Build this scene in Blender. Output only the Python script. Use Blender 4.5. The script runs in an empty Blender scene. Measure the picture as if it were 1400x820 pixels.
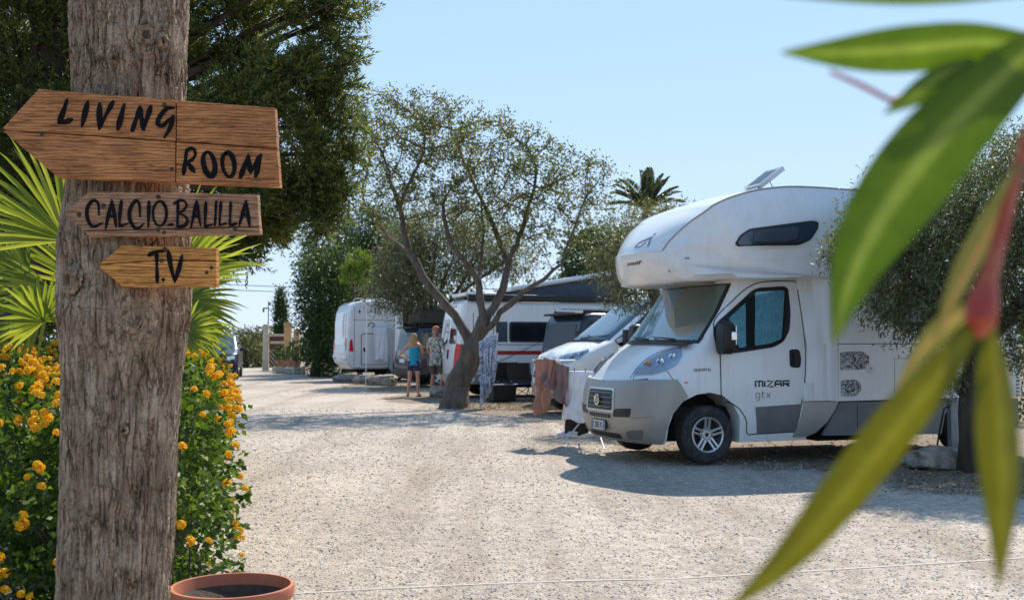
import bpy, bmesh, math, random
import numpy as np
from mathutils import Vector, Matrix, kdtree, noise
from mathutils.bvhtree import BVHTree
from mathutils.geometry import delaunay_2d_cdt

PI = math.pi
R = math.radians
C = bpy.context.scene
COL = C.collection
random.seed(7)
RNG = np.random.default_rng(11)

# ------------------------------------------------------------------ camera
FPX, EYE = 1500.0, 1.40
PITCH = math.atan(60 / FPX)
cam_d = bpy.data.cameras.new("camera")
cam = bpy.data.objects.new("camera", cam_d)
COL.objects.link(cam)
cam.location = (0, 0, EYE)
cam.rotation_euler = (PI / 2 + PITCH, 0, 0)
cam_d.sensor_width = 36.0
cam_d.lens = FPX / 1400 * 36.0
cam_d.clip_start = 0.05
cam_d.clip_end = 3000
cam_d.dof.use_dof = True
cam_d.dof.focus_distance = 6.3
cam_d.dof.aperture_fstop = 6.0
C.camera = cam

# ------------------------------------------------------------------ light
SUN_EL, SUN_AZ = 48.0, 21.0          # azimuth clockwise from +Y (into the picture), sun at right behind the vans
w = bpy.data.worlds.new("World")
C.world = w
w.use_nodes = True
nt = w.node_tree
sky = nt.nodes.new("ShaderNodeTexSky")
sky.sky_type = 'NISHITA'
sky.sun_disc = False
sky.sun_elevation = R(SUN_EL)
sky.sun_rotation = R(SUN_AZ)
sky.air_density = 1.0
sky.altitude = 3000
sky.dust_density = 0.0
sky.ozone_density = 6.0
bg = nt.nodes["Background"]
bg.inputs[1].default_value = 0.10
# the phone's tone mapping holds the bright horizon back: soft shoulder a*c/(1+b*c) on the whole sky
def vmath(op, a, b_):
    n = nt.nodes.new("ShaderNodeVectorMath"); n.operation = op
    for s, v in zip(n.inputs, (a, b_)):
        if hasattr(v, 'links'): nt.links.new(v, s)
        else: s.default_value = v
    return n.outputs[0]
num = vmath('MULTIPLY', sky.outputs[0], (3.65, 4.6, 6.6))
den = vmath('ADD', vmath('MULTIPLY', sky.outputs[0], (.80, .90, 1.10)), (1, 1, 1))
nt.links.new(vmath('DIVIDE', num, den), bg.inputs[0])
sd = bpy.data.lights.new("sun", 'SUN')
sd.energy = 3.5
sd.angle = R(0.55)
sd.color = (1.0, 0.92, 0.80)
sun = bpy.data.objects.new("sun", sd)
COL.objects.link(sun)
sun.rotation_euler = Vector((-math.sin(R(SUN_AZ)) * math.cos(R(SUN_EL)), -math.cos(R(SUN_AZ)) * math.cos(R(SUN_EL)), -math.sin(R(SUN_EL)))).to_track_quat('-Z', 'Y').to_euler()
sun.location = (20, 25, 30)
C.view_settings.view_transform = 'Standard'
C.view_settings.look = 'None'
C.view_settings.exposure = 1.06
C.view_settings.gamma = 1.0

# ------------------------------------------------------------------ small geometry helpers
def ray(px, py):
    x = (px - 700) / FPX; y = (410 - py) / FPX
    return Vector((x, math.cos(PITCH) - y * math.sin(PITCH), math.sin(PITCH) + y * math.cos(PITCH)))
def at(px, py, Y):
    d = ray(px, py); t = Y / d.y
    return Vector((d.x * t, Y, EYE + d.z * t))
def gnd(px, py, z=0.0):
    d = ray(px, py); t = (z - EYE) / d.z
    return Vector((d.x * t, d.y * t, z))

def tag(o, label=None, cat=None, group=None, kind=None):
    if label: o["label"] = label
    if cat: o["category"] = cat
    if group: o["group"] = group
    if kind: o["kind"] = kind
    return o

def empty(name, loc=(0, 0, 0), rz=0.0):
    o = bpy.data.objects.new(name, None)
    o.empty_display_size = 0.1
    COL.objects.link(o)
    o.location = loc
    o.rotation_euler = (0, 0, rz)
    return o

def np_obj(name, V, F, mat, parent=None, smooth=True, attr=None):
    V = np.asarray(V, dtype=np.float32); F = np.asarray(F, dtype=np.int32)
    me = bpy.data.meshes.new(name)
    n, k = F.shape
    me.vertices.add(len(V)); me.vertices.foreach_set("co", V.ravel())
    me.loops.add(n * k); me.loops.foreach_set("vertex_index", F.ravel())
    me.polygons.add(n)
    me.polygons.foreach_set("loop_start", np.arange(0, n * k, k, dtype=np.int32))
    me.polygons.foreach_set("use_smooth", np.full(n, smooth, dtype=bool))
    me.update(calc_edges=True)
    if attr:
        for an, av in attr.items():
            a = me.attributes.new(an, 'FLOAT', 'POINT')
            a.data.foreach_set("value", np.asarray(av, dtype=np.float32))
    o = bpy.data.objects.new(name, me)
    COL.objects.link(o)
    if mat: me.materials.append(mat)
    if parent: o.parent = parent
    return o

class B:
    """collects boxes, tubes, lofts and links them as ONE mesh"""
    def __init__(s): s.v = []; s.f = []
    def add(s, v, f):
        o = len(s.v); s.v += [tuple(p) for p in v]; s.f += [tuple(i + o for i in q) for q in f]
    def box(s, c, d, rot=None, taper=1.0):
        x, y, z = d[0] / 2, d[1] / 2, d[2] / 2
        vs = [Vector((sx * x * (taper if sz > 0 else 1), sy * y * (taper if sz > 0 else 1), sz * z)) for sz in (-1, 1) for sx, sy in ((-1, -1), (1, -1), (1, 1), (-1, 1))]
        if rot is not None:
            m = rot if isinstance(rot, Matrix) else Matrix.Rotation(rot, 3, 'Z')
            vs = [m @ p for p in vs]
        c = Vector(c)
        s.add([p + c for p in vs], [(3, 2, 1, 0), (4, 5, 6, 7), (0, 1, 5, 4), (1, 2, 6, 5), (2, 3, 7, 6), (3, 0, 4, 7)])
        return s
    def tube(s, pts, rad, n=6, cap=True):
        pts = [Vector(p) for p in pts]
        if not isinstance(rad, (list, tuple)): rad = [rad] * len(pts)
        N = len(pts); vs = []; fs = []
        prev = None
        for i, p in enumerate(pts):
            t = (pts[min(i + 1, N - 1)] - pts[max(i - 1, 0)])
            if t.length < 1e-9: t = Vector((0, 0, 1))
            t.normalize()
            if prev is None:
                a = Vector((0, 0, 1)) if abs(t.z) < 0.9 else Vector((1, 0, 0))
                u = t.cross(a).normalized()
            else:
                u = prev - t * prev.dot(t)
                u = u.normalized() if u.length > 1e-6 else t.orthogonal().normalized()
            prev = u; v = t.cross(u)
            for k in range(n):
                a = 2 * PI * k / n
                vs.append(p + (u * math.cos(a) + v * math.sin(a)) * rad[i])
        for i in range(N - 1):
            for k in range(n):
                k2 = (k + 1) % n
                fs.append((i * n + k, i * n + k2, (i + 1) * n + k2, (i + 1) * n + k))
        if cap:
            fs.append(tuple(range(n - 1, -1, -1))); fs.append(tuple((N - 1) * n + k for k in range(n)))
        s.add(vs, fs); return s
    def lathe(s, prof, n=24, m=None, closed=False):
        """prof: (radius, height) pairs about local Z; m: Matrix"""
        vs = []; fs = []; N = len(prof)
        for r, h in prof:
            for k in range(n):
                a = 2 * PI * k / n
                p = Vector((r * math.cos(a), r * math.sin(a), h))
                vs.append(m @ p if m else p)
        for i in range(N - 1 + (1 if closed else 0)):
            j = (i + 1) % N
            for k in range(n):
                k2 = (k + 1) % n
                fs.append((i * n + k, i * n + k2, j * n + k2, j * n + k))
        s.add(vs, fs); return s
    def prism(s, poly, fn, d):
        """poly: 2-D ring; fn(u,v,w) -> point; d=(w0,w1)"""
        n = len(poly)
        vs = [fn(u, v, d[0]) for u, v in poly] + [fn(u, v, d[1]) for u, v in poly]
        fs = [tuple(range(n - 1, -1, -1)), tuple(range(n, 2 * n))] + [(i, (i + 1) % n, n + (i + 1) % n, n + i) for i in range(n)]
        s.add(vs, fs); return s
    def loft(s, rings, cap=True, close=True):
        n = len(rings[0]); vs = [p for r in rings for p in r]; fs = []
        for i in range(len(rings) - 1):
            for k in range(n if close else n - 1):
                k2 = (k + 1) % n
                fs.append((i * n + k, i * n + k2, (i + 1) * n + k2, (i + 1) * n + k))
        if cap:
            fs.append(tuple(range(n - 1, -1, -1))); fs.append(tuple((len(rings) - 1) * n + k for k in range(n)))
        s.add(vs, fs); return s
    def mesh(s, name, smooth=True, ang=40, fixn=True):
        me = bpy.data.meshes.new(name)
        me.from_pydata([tuple(p) for p in s.v], [], s.f)
        if fixn:
            bm = bmesh.new(); bm.from_mesh(me)
            bmesh.ops.recalc_face_normals(bm, faces=bm.faces)
            bm.to_mesh(me); bm.free()
        if smooth:
            me.shade_smooth()
            me.set_sharp_from_angle(angle=R(ang))
        me.update()
        return me
    def obj(s, name, mat, parent=None, smooth=True, ang=40, bevel=0, loc=None, rz=0, fixn=True):
        me = s.mesh(name, smooth, ang, fixn)
        o = bpy.data.objects.new(name, me)
        COL.objects.link(o)
        if mat: me.materials.append(mat)
        if parent: o.parent = parent
        if loc is not None: o.location = loc; o.rotation_euler = (0, 0, rz)
        if bevel:
            b = o.modifiers.new("bevel", 'BEVEL'); b.width = bevel; b.segments = 2; b.limit_method = 'ANGLE'; b.angle_limit = R(35)
        return o

def copy_tree(o, parent=None):
    c = o.copy(); COL.objects.link(c)
    if parent: c.parent = parent
    for ch in list(o.children): copy_tree(ch, c)
    return c

def spline(pts, n=8, closed=False):
    """Catmull-Rom through 2-D or 3-D points"""
    P = [np.array(p, float) for p in pts]; out = []
    N = len(P)
    for i in range(N if closed else N - 1):
        p0 = P[(i - 1) % N] if (closed or i > 0) else 2 * P[0] - P[1]
        p1 = P[i]; p2 = P[(i + 1) % N]
        p3 = P[(i + 2) % N] if (closed or i + 2 < N) else 2 * P[-1] - P[-2]
        for k in range(n):
            t = k / n
            out.append(0.5 * ((2 * p1) + (-p0 + p2) * t + (2 * p0 - 5 * p1 + 4 * p2 - p3) * t * t + (-p0 + 3 * p1 - 3 * p2 + p3) * t ** 3))
    if not closed: out.append(P[-1])
    return out

def rounded(pts, r, n=4):
    """round the corners of a 2-D polygon"""
    out = []; N = len(pts)
    for i in range(N):
        p = Vector(pts[i]); a = Vector(pts[i - 1]) - p; b = Vector(pts[(i + 1) % N]) - p
        rr = min(r, a.length * 0.45, b.length * 0.45)
        p0 = p + a.normalized() * rr; p1 = p + b.normalized() * rr
        for k in range(n + 1):
            t = k / n
            q = p0 * (1 - t) ** 2 + p * 2 * t * (1 - t) + p1 * t * t
            out.append((q.x, q.y))
    return out

# ------------------------------------------------------------------ materials
def nodes_of(name):
    m = bpy.data.materials.new(name); m.use_nodes = True
    t = m.node_tree
    return m, t, t.nodes["Principled BSDF"], t.nodes["Material Output"]
def lin(c):
    return tuple(c) + (1.0,) if len(c) == 3 else tuple(c)
def ramp(t, stops, interp='LINEAR'):
    r = t.nodes.new("ShaderNodeValToRGB"); cr = r.color_ramp; cr.interpolation = interp
    while len(cr.elements) < len(stops): cr.elements.new(0.5)
    for e, (p, c) in zip(cr.elements, stops):
        e.position = p; e.color = lin(c)
    return r
def tex_coord(t, scale=(1, 1, 1), rot=(0, 0, 0), src='Object'):
    tc = t.nodes.new("ShaderNodeTexCoord"); mp = t.nodes.new("ShaderNodeMapping")
    mp.inputs['Scale'].default_value = scale; mp.inputs['Rotation'].default_value = rot
    t.links.new(tc.outputs[src], mp.inputs[0]); return mp.outputs[0]
def noise_tex(t, vec, scale, detail=4, rough=0.55, dist=0.0):
    n = t.nodes.new("ShaderNodeTexNoise")
    n.inputs['Scale'].default_value = scale; n.inputs['Detail'].default_value = detail
    n.inputs['Roughness'].default_value = rough; n.inputs['Distortion'].default_value = dist
    if vec is not None: t.links.new(vec, n.inputs['Vector'])
    return n
def mix_col(t, fac, a, b, mode='MIX'):
    m = t.nodes.new("ShaderNodeMix"); m.data_type = 'RGBA'; m.blend_type = mode
    for sock, v in ((m.inputs[0], fac), (m.inputs[6], a), (m.inputs[7], b)):
        if hasattr(v, 'links'): t.links.new(v, sock)
        elif isinstance(v, (int, float)): sock.default_value = v
        else: sock.default_value = lin(v)
    return m.outputs[2]
def bump(t, height, strength, dist, p, prev=None):
    b = t.nodes.new("ShaderNodeBump"); b.inputs['Strength'].default_value = strength; b.inputs['Distance'].default_value = dist
    t.links.new(height, b.inputs['Height'])
    if prev is not None: t.links.new(prev, b.inputs['Normal'])
    t.links.new(b.outputs[0], p.inputs['Normal'])
    return b.outputs[0]

def M(name, col, rough=0.5, metal=0.0, coat=0.0, var=0.08, vs=4.0, bp=0.0, bs=80.0, dirt=None, dirt_amt=0.0, ior=1.45):
    m, t, p, o = nodes_of(name)
    vec = tex_coord(t)
    n = noise_tex(t, vec, vs, 5)
    lo = tuple(max(0, c * (1 - var)) for c in col); hi = tuple(min(1, c * (1 + var)) for c in col)
    r = ramp(t, [(0.3, lo), (0.7, hi)]); t.links.new(n.outputs[0], r.inputs[0])
    colr = r.outputs[0]
    if dirt:
        d = noise_tex(t, vec, vs * 2.3, 8, 0.65)
        dr = ramp(t, [(0.45, (0, 0, 0)), (0.75, (dirt_amt,) * 3)]); t.links.new(d.outputs[0], dr.inputs[0])
        colr = mix_col(t, dr.outputs[0], colr, dirt)
    t.links.new(colr, p.inputs['Base Color'])
    p.inputs['Roughness'].default_value = rough; p.inputs['Metallic'].default_value = metal
    p.inputs['Coat Weight'].default_value = coat; p.inputs['Coat Roughness'].default_value = 0.05
    p.inputs['IOR'].default_value = ior
    if bp:
        bn = noise_tex(t, vec, bs, 4); bump(t, bn.outputs[0], bp, 0.01, p)
    return m

def leafmat(name, cols, trans=0.35, rough=0.5, tcol=None, spec=0.3):
    """leaf material: one random tone per leaf, some light passes through"""
    m, t, p, o = nodes_of(name)
    g = t.nodes.new("ShaderNodeNewGeometry")
    k = len(cols)
    r = ramp(t, [(i / max(1, k - 1), c) for i, c in enumerate(cols)])
    t.links.new(g.outputs['Random Per Island'], r.inputs[0])
    t.links.new(r.outputs[0], p.inputs['Base Color'])
    p.inputs['Roughness'].default_value = rough
    p.inputs['Specular IOR Level'].default_value = spec
    tr = t.nodes.new("ShaderNodeBsdfTranslucent")
    if tcol is None:
        tc = mix_col(t, 1.0, r.outputs[0], (1.0, 1.0, 0.55), 'MULTIPLY')
        sc = mix_col(t, 1.0, tc, (1.6, 1.6, 1.6), 'MULTIPLY'); t.links.new(sc, tr.inputs[0])
    else: tr.inputs[0].default_value = lin(tcol)
    mx = t.nodes.new("ShaderNodeMixShader"); mx.inputs[0].default_value = trans
    t.links.new(p.outputs[0], mx.inputs[1]); t.links.new(tr.outputs[0], mx.inputs[2])
    t.links.new(mx.outputs[0], o.inputs[0])
    return m

def barkmat(name, c1, c2, scale=6.0, stretch=0.25, bp=0.6):
    m, t, p, o = nodes_of(name)
    vec = tex_coord(t, (1, 1, stretch))
    n = noise_tex(t, vec, scale, 8, 0.65, 0.4)
    r = ramp(t, [(0.3, c1), (0.7, c2)]); t.links.new(n.outputs[0], r.inputs[0])
    t.links.new(r.outputs[0], p.inputs['Base Color']); p.inputs['Roughness'].default_value = 0.9
    n2 = noise_tex(t, vec, scale * 3, 6, 0.7)
    bump(t, n2.outputs[0], bp, 0.02, p)
    return m

def glassmat(name, col, rough=0.03, inner=None):
    """dark tinted vehicle glass: glossy pane over a dark cabin"""
    m, t, p, o = nodes_of(name)
    p.inputs['Base Color'].default_value = lin(col); p.inputs['Roughness'].default_value = rough
    p.inputs['IOR'].default_value = 1.5; p.inputs['Coat Weight'].default_value = 0.6; p.inputs['Coat Roughness'].default_value = 0.02
    return m
def clearglass(name, tint=(0.8, 0.9, 0.9), mixf=0.75):
    m, t, p, o = nodes_of(name)
    t.nodes.remove(p)
    tr = t.nodes.new("ShaderNodeBsdfTransparent"); tr.inputs[0].default_value = lin(tint)
    gl = t.nodes.new("ShaderNodeBsdfGlossy"); gl.inputs[1].default_value = 0.02
    fr = t.nodes.new("ShaderNodeFresnel"); fr.inputs[0].default_value = 1.6
    mx = t.nodes.new("ShaderNodeMixShader")
    t.links.new(fr.outputs[0], mx.inputs[0]); t.links.new(tr.outputs[0], mx.inputs[1]); t.links.new(gl.outputs[0], mx.inputs[2])
    t.links.new(mx.outputs[0], o.inputs[0])
    return m

MAT = {}
MAT['white'] = M('white_paint', (0.80, 0.80, 0.79), 0.28, coat=0.5, var=0.025, vs=1.3, dirt=(0.55, 0.49, 0.41), dirt_amt=0.22)
MAT['white2'] = M('white_gelcoat', (0.76, 0.76, 0.76), 0.35, coat=0.25, var=0.03, vs=1.0, dirt=(0.5, 0.45, 0.38), dirt_amt=0.26)
for k_ in ('white', 'white2'):            # faint rain streaks run down the panels
    t_ = MAT[k_].node_tree; p_ = t_.nodes['Principled BSDF']; src_ = p_.inputs['Base Color'].links[0].from_socket
    n_ = noise_tex(t_, tex_coord(t_, (9, 9, .55)), 1.6, 6, .6); r_ = ramp(t_, [(.5, (0, 0, 0)), (.72, (.19, .19, .19))]); t_.links.new(n_.outputs[0], r_.inputs[0])
    t_.links.new(mix_col(t_, r_.outputs[0], src_, (.50, .46, .40)), p_.inputs['Base Color'])
MAT['greyplastic'] = M('silver_bumper_plastic', (0.36, 0.335, 0.30), 0.42, metal=0.25, var=0.08, vs=3, dirt=(0.42, 0.38, 0.32), dirt_amt=0.25, bp=0.05, bs=300)
MAT['darkgrey'] = M('dark_grey_panel', (0.16, 0.16, 0.165), 0.5, metal=0.2, var=0.1, vs=3, dirt=(0.3, 0.27, 0.23), dirt_amt=0.3)
MAT['silver'] = M('silver_alloy', (0.55, 0.55, 0.56), 0.32, metal=0.85, var=0.08, vs=12)
MAT['chrome'] = M('chrome', (0.75, 0.75, 0.76), 0.12, metal=1.0, var=0.02)
MAT['black'] = M('black_plastic', (0.018, 0.018, 0.019), 0.5, var=0.2, vs=9)
MAT['rubber'] = M('tyre_rubber', (0.028, 0.027, 0.026), 0.85, var=0.2, vs=9, dirt=(0.16, 0.14, 0.12), dirt_amt=0.5, bp=0.2, bs=60)
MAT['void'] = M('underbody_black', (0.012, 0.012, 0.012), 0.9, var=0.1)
MAT['seam'] = M('panel_gap', (0.05, 0.05, 0.052), 0.8, var=0.1)
MAT['glassdark'] = glassmat('tinted_glass', (0.012, 0.014, 0.018))
MAT['glassblue'] = glassmat('blue_tinted_glass', (0.02, 0.045, 0.075))
MAT['clear'] = clearglass('window_glass')
MAT['lens'] = clearglass('headlight_lens', (0.88, 0.92, 0.96))
MAT['red'] = M('red_lens', (0.62, 0.02, 0.015), 0.2, coat=0.5, var=0.05)
MAT['redstripe'] = M('red_decal', (0.33, 0.03, 0.03), 0.4, var=0.05)
MAT['amber'] = M('amber_lens', (0.8, 0.25, 0.03), 0.25, coat=0.4, var=0.05)
MAT['decal'] = M('black_decal', (0.02, 0.021, 0.026), 0.45, var=0.1)
MAT['greydecal'] = M('grey_decal', (0.20, 0.21, 0.22), 0.45, var=0.05)
MAT['navy'] = M('navy_paint', (0.016, 0.022, 0.036), 0.25, coat=0.5, var=0.1)
MAT['navylight'] = M('slate_paint', (0.05, 0.065, 0.09), 0.3, coat=0.4, var=0.1)
MAT['plate'] = M('plate_white', (0.72, 0.72, 0.7), 0.4, var=0.03)
MAT['euro'] = M('plate_blue', (0.02, 0.07, 0.35), 0.4, var=0.03)
MAT['metalgrey'] = M('galvanised_metal', (0.30, 0.32, 0.34), 0.45, metal=0.6, var=0.15, vs=6)
def screenmat():
    m, t, p, o = nodes_of('quilted_silver_sunscreen')
    vec = tex_coord(t)
    n = noise_tex(t, vec, 22, 4, 0.6, 0.3)
    r = ramp(t, [(0.3, (0.20, 0.46, 0.58)), (0.55, (0.32, 0.60, 0.70)), (0.8, (0.55, 0.75, 0.80))]); t.links.new(n.outputs[0], r.inputs[0])
    t.links.new(r.outputs[0], p.inputs['Base Color']); p.inputs['Roughness'].default_value = 0.38; p.inputs['Metallic'].default_value = 0.35
    wv = t.nodes.new("ShaderNodeTexWave"); wv.bands_direction = 'X'; wv.inputs['Scale'].default_value = 16; wv.inputs['Distortion'].default_value = 1.5
    t.links.new(vec, wv.inputs[0])
    b1 = bump(t, wv.outputs['Fac'], 0.5, 0.01, p)
    bump(t, n.outputs[0], 0.4, 0.02, p, b1)
    return m
MAT['screen'] = screenmat()
MAT['bark_olive'] = barkmat('olive_bark', (0.045, 0.034, 0.026), (0.16, 0.125, 0.095), 7, 0.35)
MAT['bark_dark'] = barkmat('dark_bark', (0.035, 0.026, 0.02), (0.10, 0.075, 0.058), 7, 0.3)
# ================================================================== foliage tools
def unit(a): return a / np.maximum(np.linalg.norm(a, axis=-1, keepdims=True), 1e-9)
def leaves(P, D, L, W, rng, fold=.22, droop=0.0, up=None):
    """one diamond-shaped, slightly folded leaf per point"""
    n = len(P); D = unit(D)
    r = rng.normal(size=(n, 3))
    if up is not None: r = r * .5 + np.array(up)[None]
    N = unit(r - D * (r * D).sum(-1, keepdims=True)); S = np.cross(D, N)
    L = np.broadcast_to(L, (n,))[:, None]; W = np.broadcast_to(W, (n,))[:, None]
    mid = P + D * L * .45
    V = np.stack([P, mid + S * W * .5 + N * W * fold, P + D * L + np.array([0, 0, -1.]) * L * droop, mid - S * W * .5 + N * W * fold], 1).reshape(-1, 3)
    F = np.arange(n * 4).reshape(n, 4)
    return V, F

def sphere_dirs(n, rng): return unit(rng.normal(size=(n, 3)))

def blob_leaves(lobes, nclump, per, clump_r, L, W, rng, shell=.55, up=.15, out=.9, rnd=.8, droop=0.0, elong=1.0):
    """leaf clumps through ellipsoid lobes: (centre, radii) list; more towards the outside"""
    vol = np.array([r[0] * r[1] * r[2] for _, r in lobes]) ** .72; vol /= vol.sum()
    C_, O_ = [], []
    cnt = (vol * nclump).astype(int) + 1
    for (c, r), k in zip(lobes, cnt):
        d = sphere_dirs(k, rng); q = (shell ** 3 + (1 - shell ** 3) * rng.random(k)) ** (1 / 3)
        q *= 1 + (rng.random(k) - .5) * .28
        C_.append(np.array(c) + d * q[:, None] * np.array(r)); O_.append(d)
    Cc = np.concatenate(C_); O = np.concatenate(O_); m = len(Cc)
    cr = clump_r * (.6 + .8 * rng.random(m))
    P = np.repeat(Cc, per, 0) + rng.normal(size=(m * per, 3)) * np.repeat(cr, per)[:, None] * .55 * np.array([1, 1, elong])
    D = np.repeat(O, per, 0) * out + rng.normal(size=(m * per, 3)) * rnd + np.array([0, 0, up])
    n = len(P)
    return leaves(P, D, L * (.7 + .6 * rng.random(n)), W * (.7 + .6 * rng.random(n)), rng, droop=droop)

def colonize(nodes, parents, attr, step, infl, kill, iters, rng, grav=0.0):
    """space colonisation: grow branch nodes towards attraction points"""
    nodes = [Vector(n) for n in nodes]; parents = list(parents)
    attr = [Vector(a) for a in attr]
    for it in range(iters):
        if not attr: break
        kd = kdtree.KDTree(len(nodes))
        for i, p in enumerate(nodes): kd.insert(p, i)
        kd.balance()
        pull = {}; left = []
        for a in attr:
            co, i, d = kd.find(a)
            if d < kill: continue
            left.append(a)
            if d < infl: pull[i] = pull.get(i, Vector((0, 0, 0))) + (a - co).normalized()
        attr = left
        if not pull: break
        for i, v in pull.items():
            if v.length < 1e-4: continue
            d = (v.normalized() + Vector(rng.normal(size=3) * .16) + Vector((0, 0, grav))).normalized()
            nodes.append(nodes[i] + d * step); parents.append(i)
    return nodes, parents

def branch_mesh(nodes, parents, r_tip, power=2.4, rmax=None, fixed=None, sides=(5, 10), wob=None):
    n = len(nodes); kids = [[] for _ in range(n)]
    for i, p in enumerate(parents):
        if p >= 0: kids[p].append(i)
    order = sorted(range(n), key=lambda i: -i)
    rad = [0.0] * n
    for i in range(n - 1, -1, -1):
        s = sum(rad[k] ** power for k in kids[i])
        rad[i] = s ** (1 / power) if kids[i] else r_tip
    if fixed:
        for i, r in fixed.items(): rad[i] = r
    if rmax: rad = [min(r, rmax) for r in rad]
    b = B(); done = [False] * n
    starts = [(i, None) for i, p in enumerate(parents) if p < 0]
    while starts:
        i, par = starts.pop()
        pts = []; rr = []
        if par is not None: pts.append(nodes[par]); rr.append(min(rad[par], rad[i] * 1.25))
        while True:
            pts.append(nodes[i]); rr.append(rad[i])
            ks = sorted(kids[i], key=lambda k: -rad[k])
            if not ks: break
            for k in ks[1:]: starts.append((k, i))
            i = ks[0]
        if len(pts) > 1:
            b.tube(pts, rr, sides[1] if max(rr) > .05 else sides[0] if max(rr) > .015 else 4, cap=max(rr) > .03)
    return b, rad, kids

def twig_leaves(nodes, parents, rad, rmaxi, per, L, W, rng, spread=.06, droop=.1, dirmix=.6, up=0.1):
    P, D = [], []
    for i, p in enumerate(parents):
        if p < 0 or rad[i] > rmaxi: continue
        d = (nodes[i] - nodes[p])
        for k in range(per):
            t = rng.random()
            P.append(tuple(nodes[p].lerp(nodes[i], t))); D.append(tuple(d.normalized()))
    P = np.array(P); D = np.array(D); n = len(P)
    P = P + rng.normal(size=(n, 3)) * spread
    D = D * dirmix + rng.normal(size=(n, 3)) * .65 + np.array([0, 0, up])
    return leaves(P, D, L * (.65 + .7 * rng.random(n)), W * (.7 + .6 * rng.random(n)), rng, droop=droop)

def ell_points(lobes, n, rng):
    w = np.array([r[0] * r[1] * r[2] for _, r in lobes]); w = w / w.sum(); out = []
    for (c, r), k in zip(lobes, (w * n).astype(int) + 1):
        out.append(np.array(c) + sphere_dirs(k, rng) * (rng.random(k) ** (1 / 2.2))[:, None] * np.array(r))
    return np.concatenate(out)

def merge(parts):
    V = []; F = []; o = 0
    for v, f in parts: V.append(v); F.append(f + o); o += len(v)
    return np.concatenate(V), np.concatenate(F)
# ================================================================== ground
def fbm(x, y, sc, oct=4, seed=0):
    """cheap value noise on arrays"""
    out = np.zeros_like(x); amp = 1.0; tot = 0
    for o in range(oct):
        r = np.random.default_rng(seed + o * 17); T = r.random((64, 64))
        u = x * sc * 2 ** o; v = y * sc * 2 ** o
        i = np.floor(u).astype(int); j = np.floor(v).astype(int); fu = u - i; fv = v - j
        fu = fu * fu * (3 - 2 * fu); fv = fv * fv * (3 - 2 * fv)
        a = T[i % 64, j % 64]; b = T[(i + 1) % 64, j % 64]; c = T[i % 64, (j + 1) % 64]; d = T[(i + 1) % 64, (j + 1) % 64]
        out += amp * ((a * (1 - fu) + b * fu) * (1 - fv) + (c * (1 - fu) + d * fu) * fv); tot += amp; amp *= 0.5
    return out / tot

SOILX = [(3, 30.0), (7, 7.2), (9, 5.0), (10.5, 4.0), (12, 3.4), (13, 2.9), (13.6, 2.3), (15, 1.75), (20, .3), (24, -1.7), (25.2, -1.9), (30, -3.2), (41, -6.8), (60, -13.0), (90, -16)]
def soil_mask(X, Y):
    edge = np.interp(Y, [a for a, _ in SOILX], [b for _, b in SOILX])
    return np.clip((X - edge) / 0.9 + (fbm(X, Y, .55, 4, 3) - .5) * 3.0 + .35, 0, 1)

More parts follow.
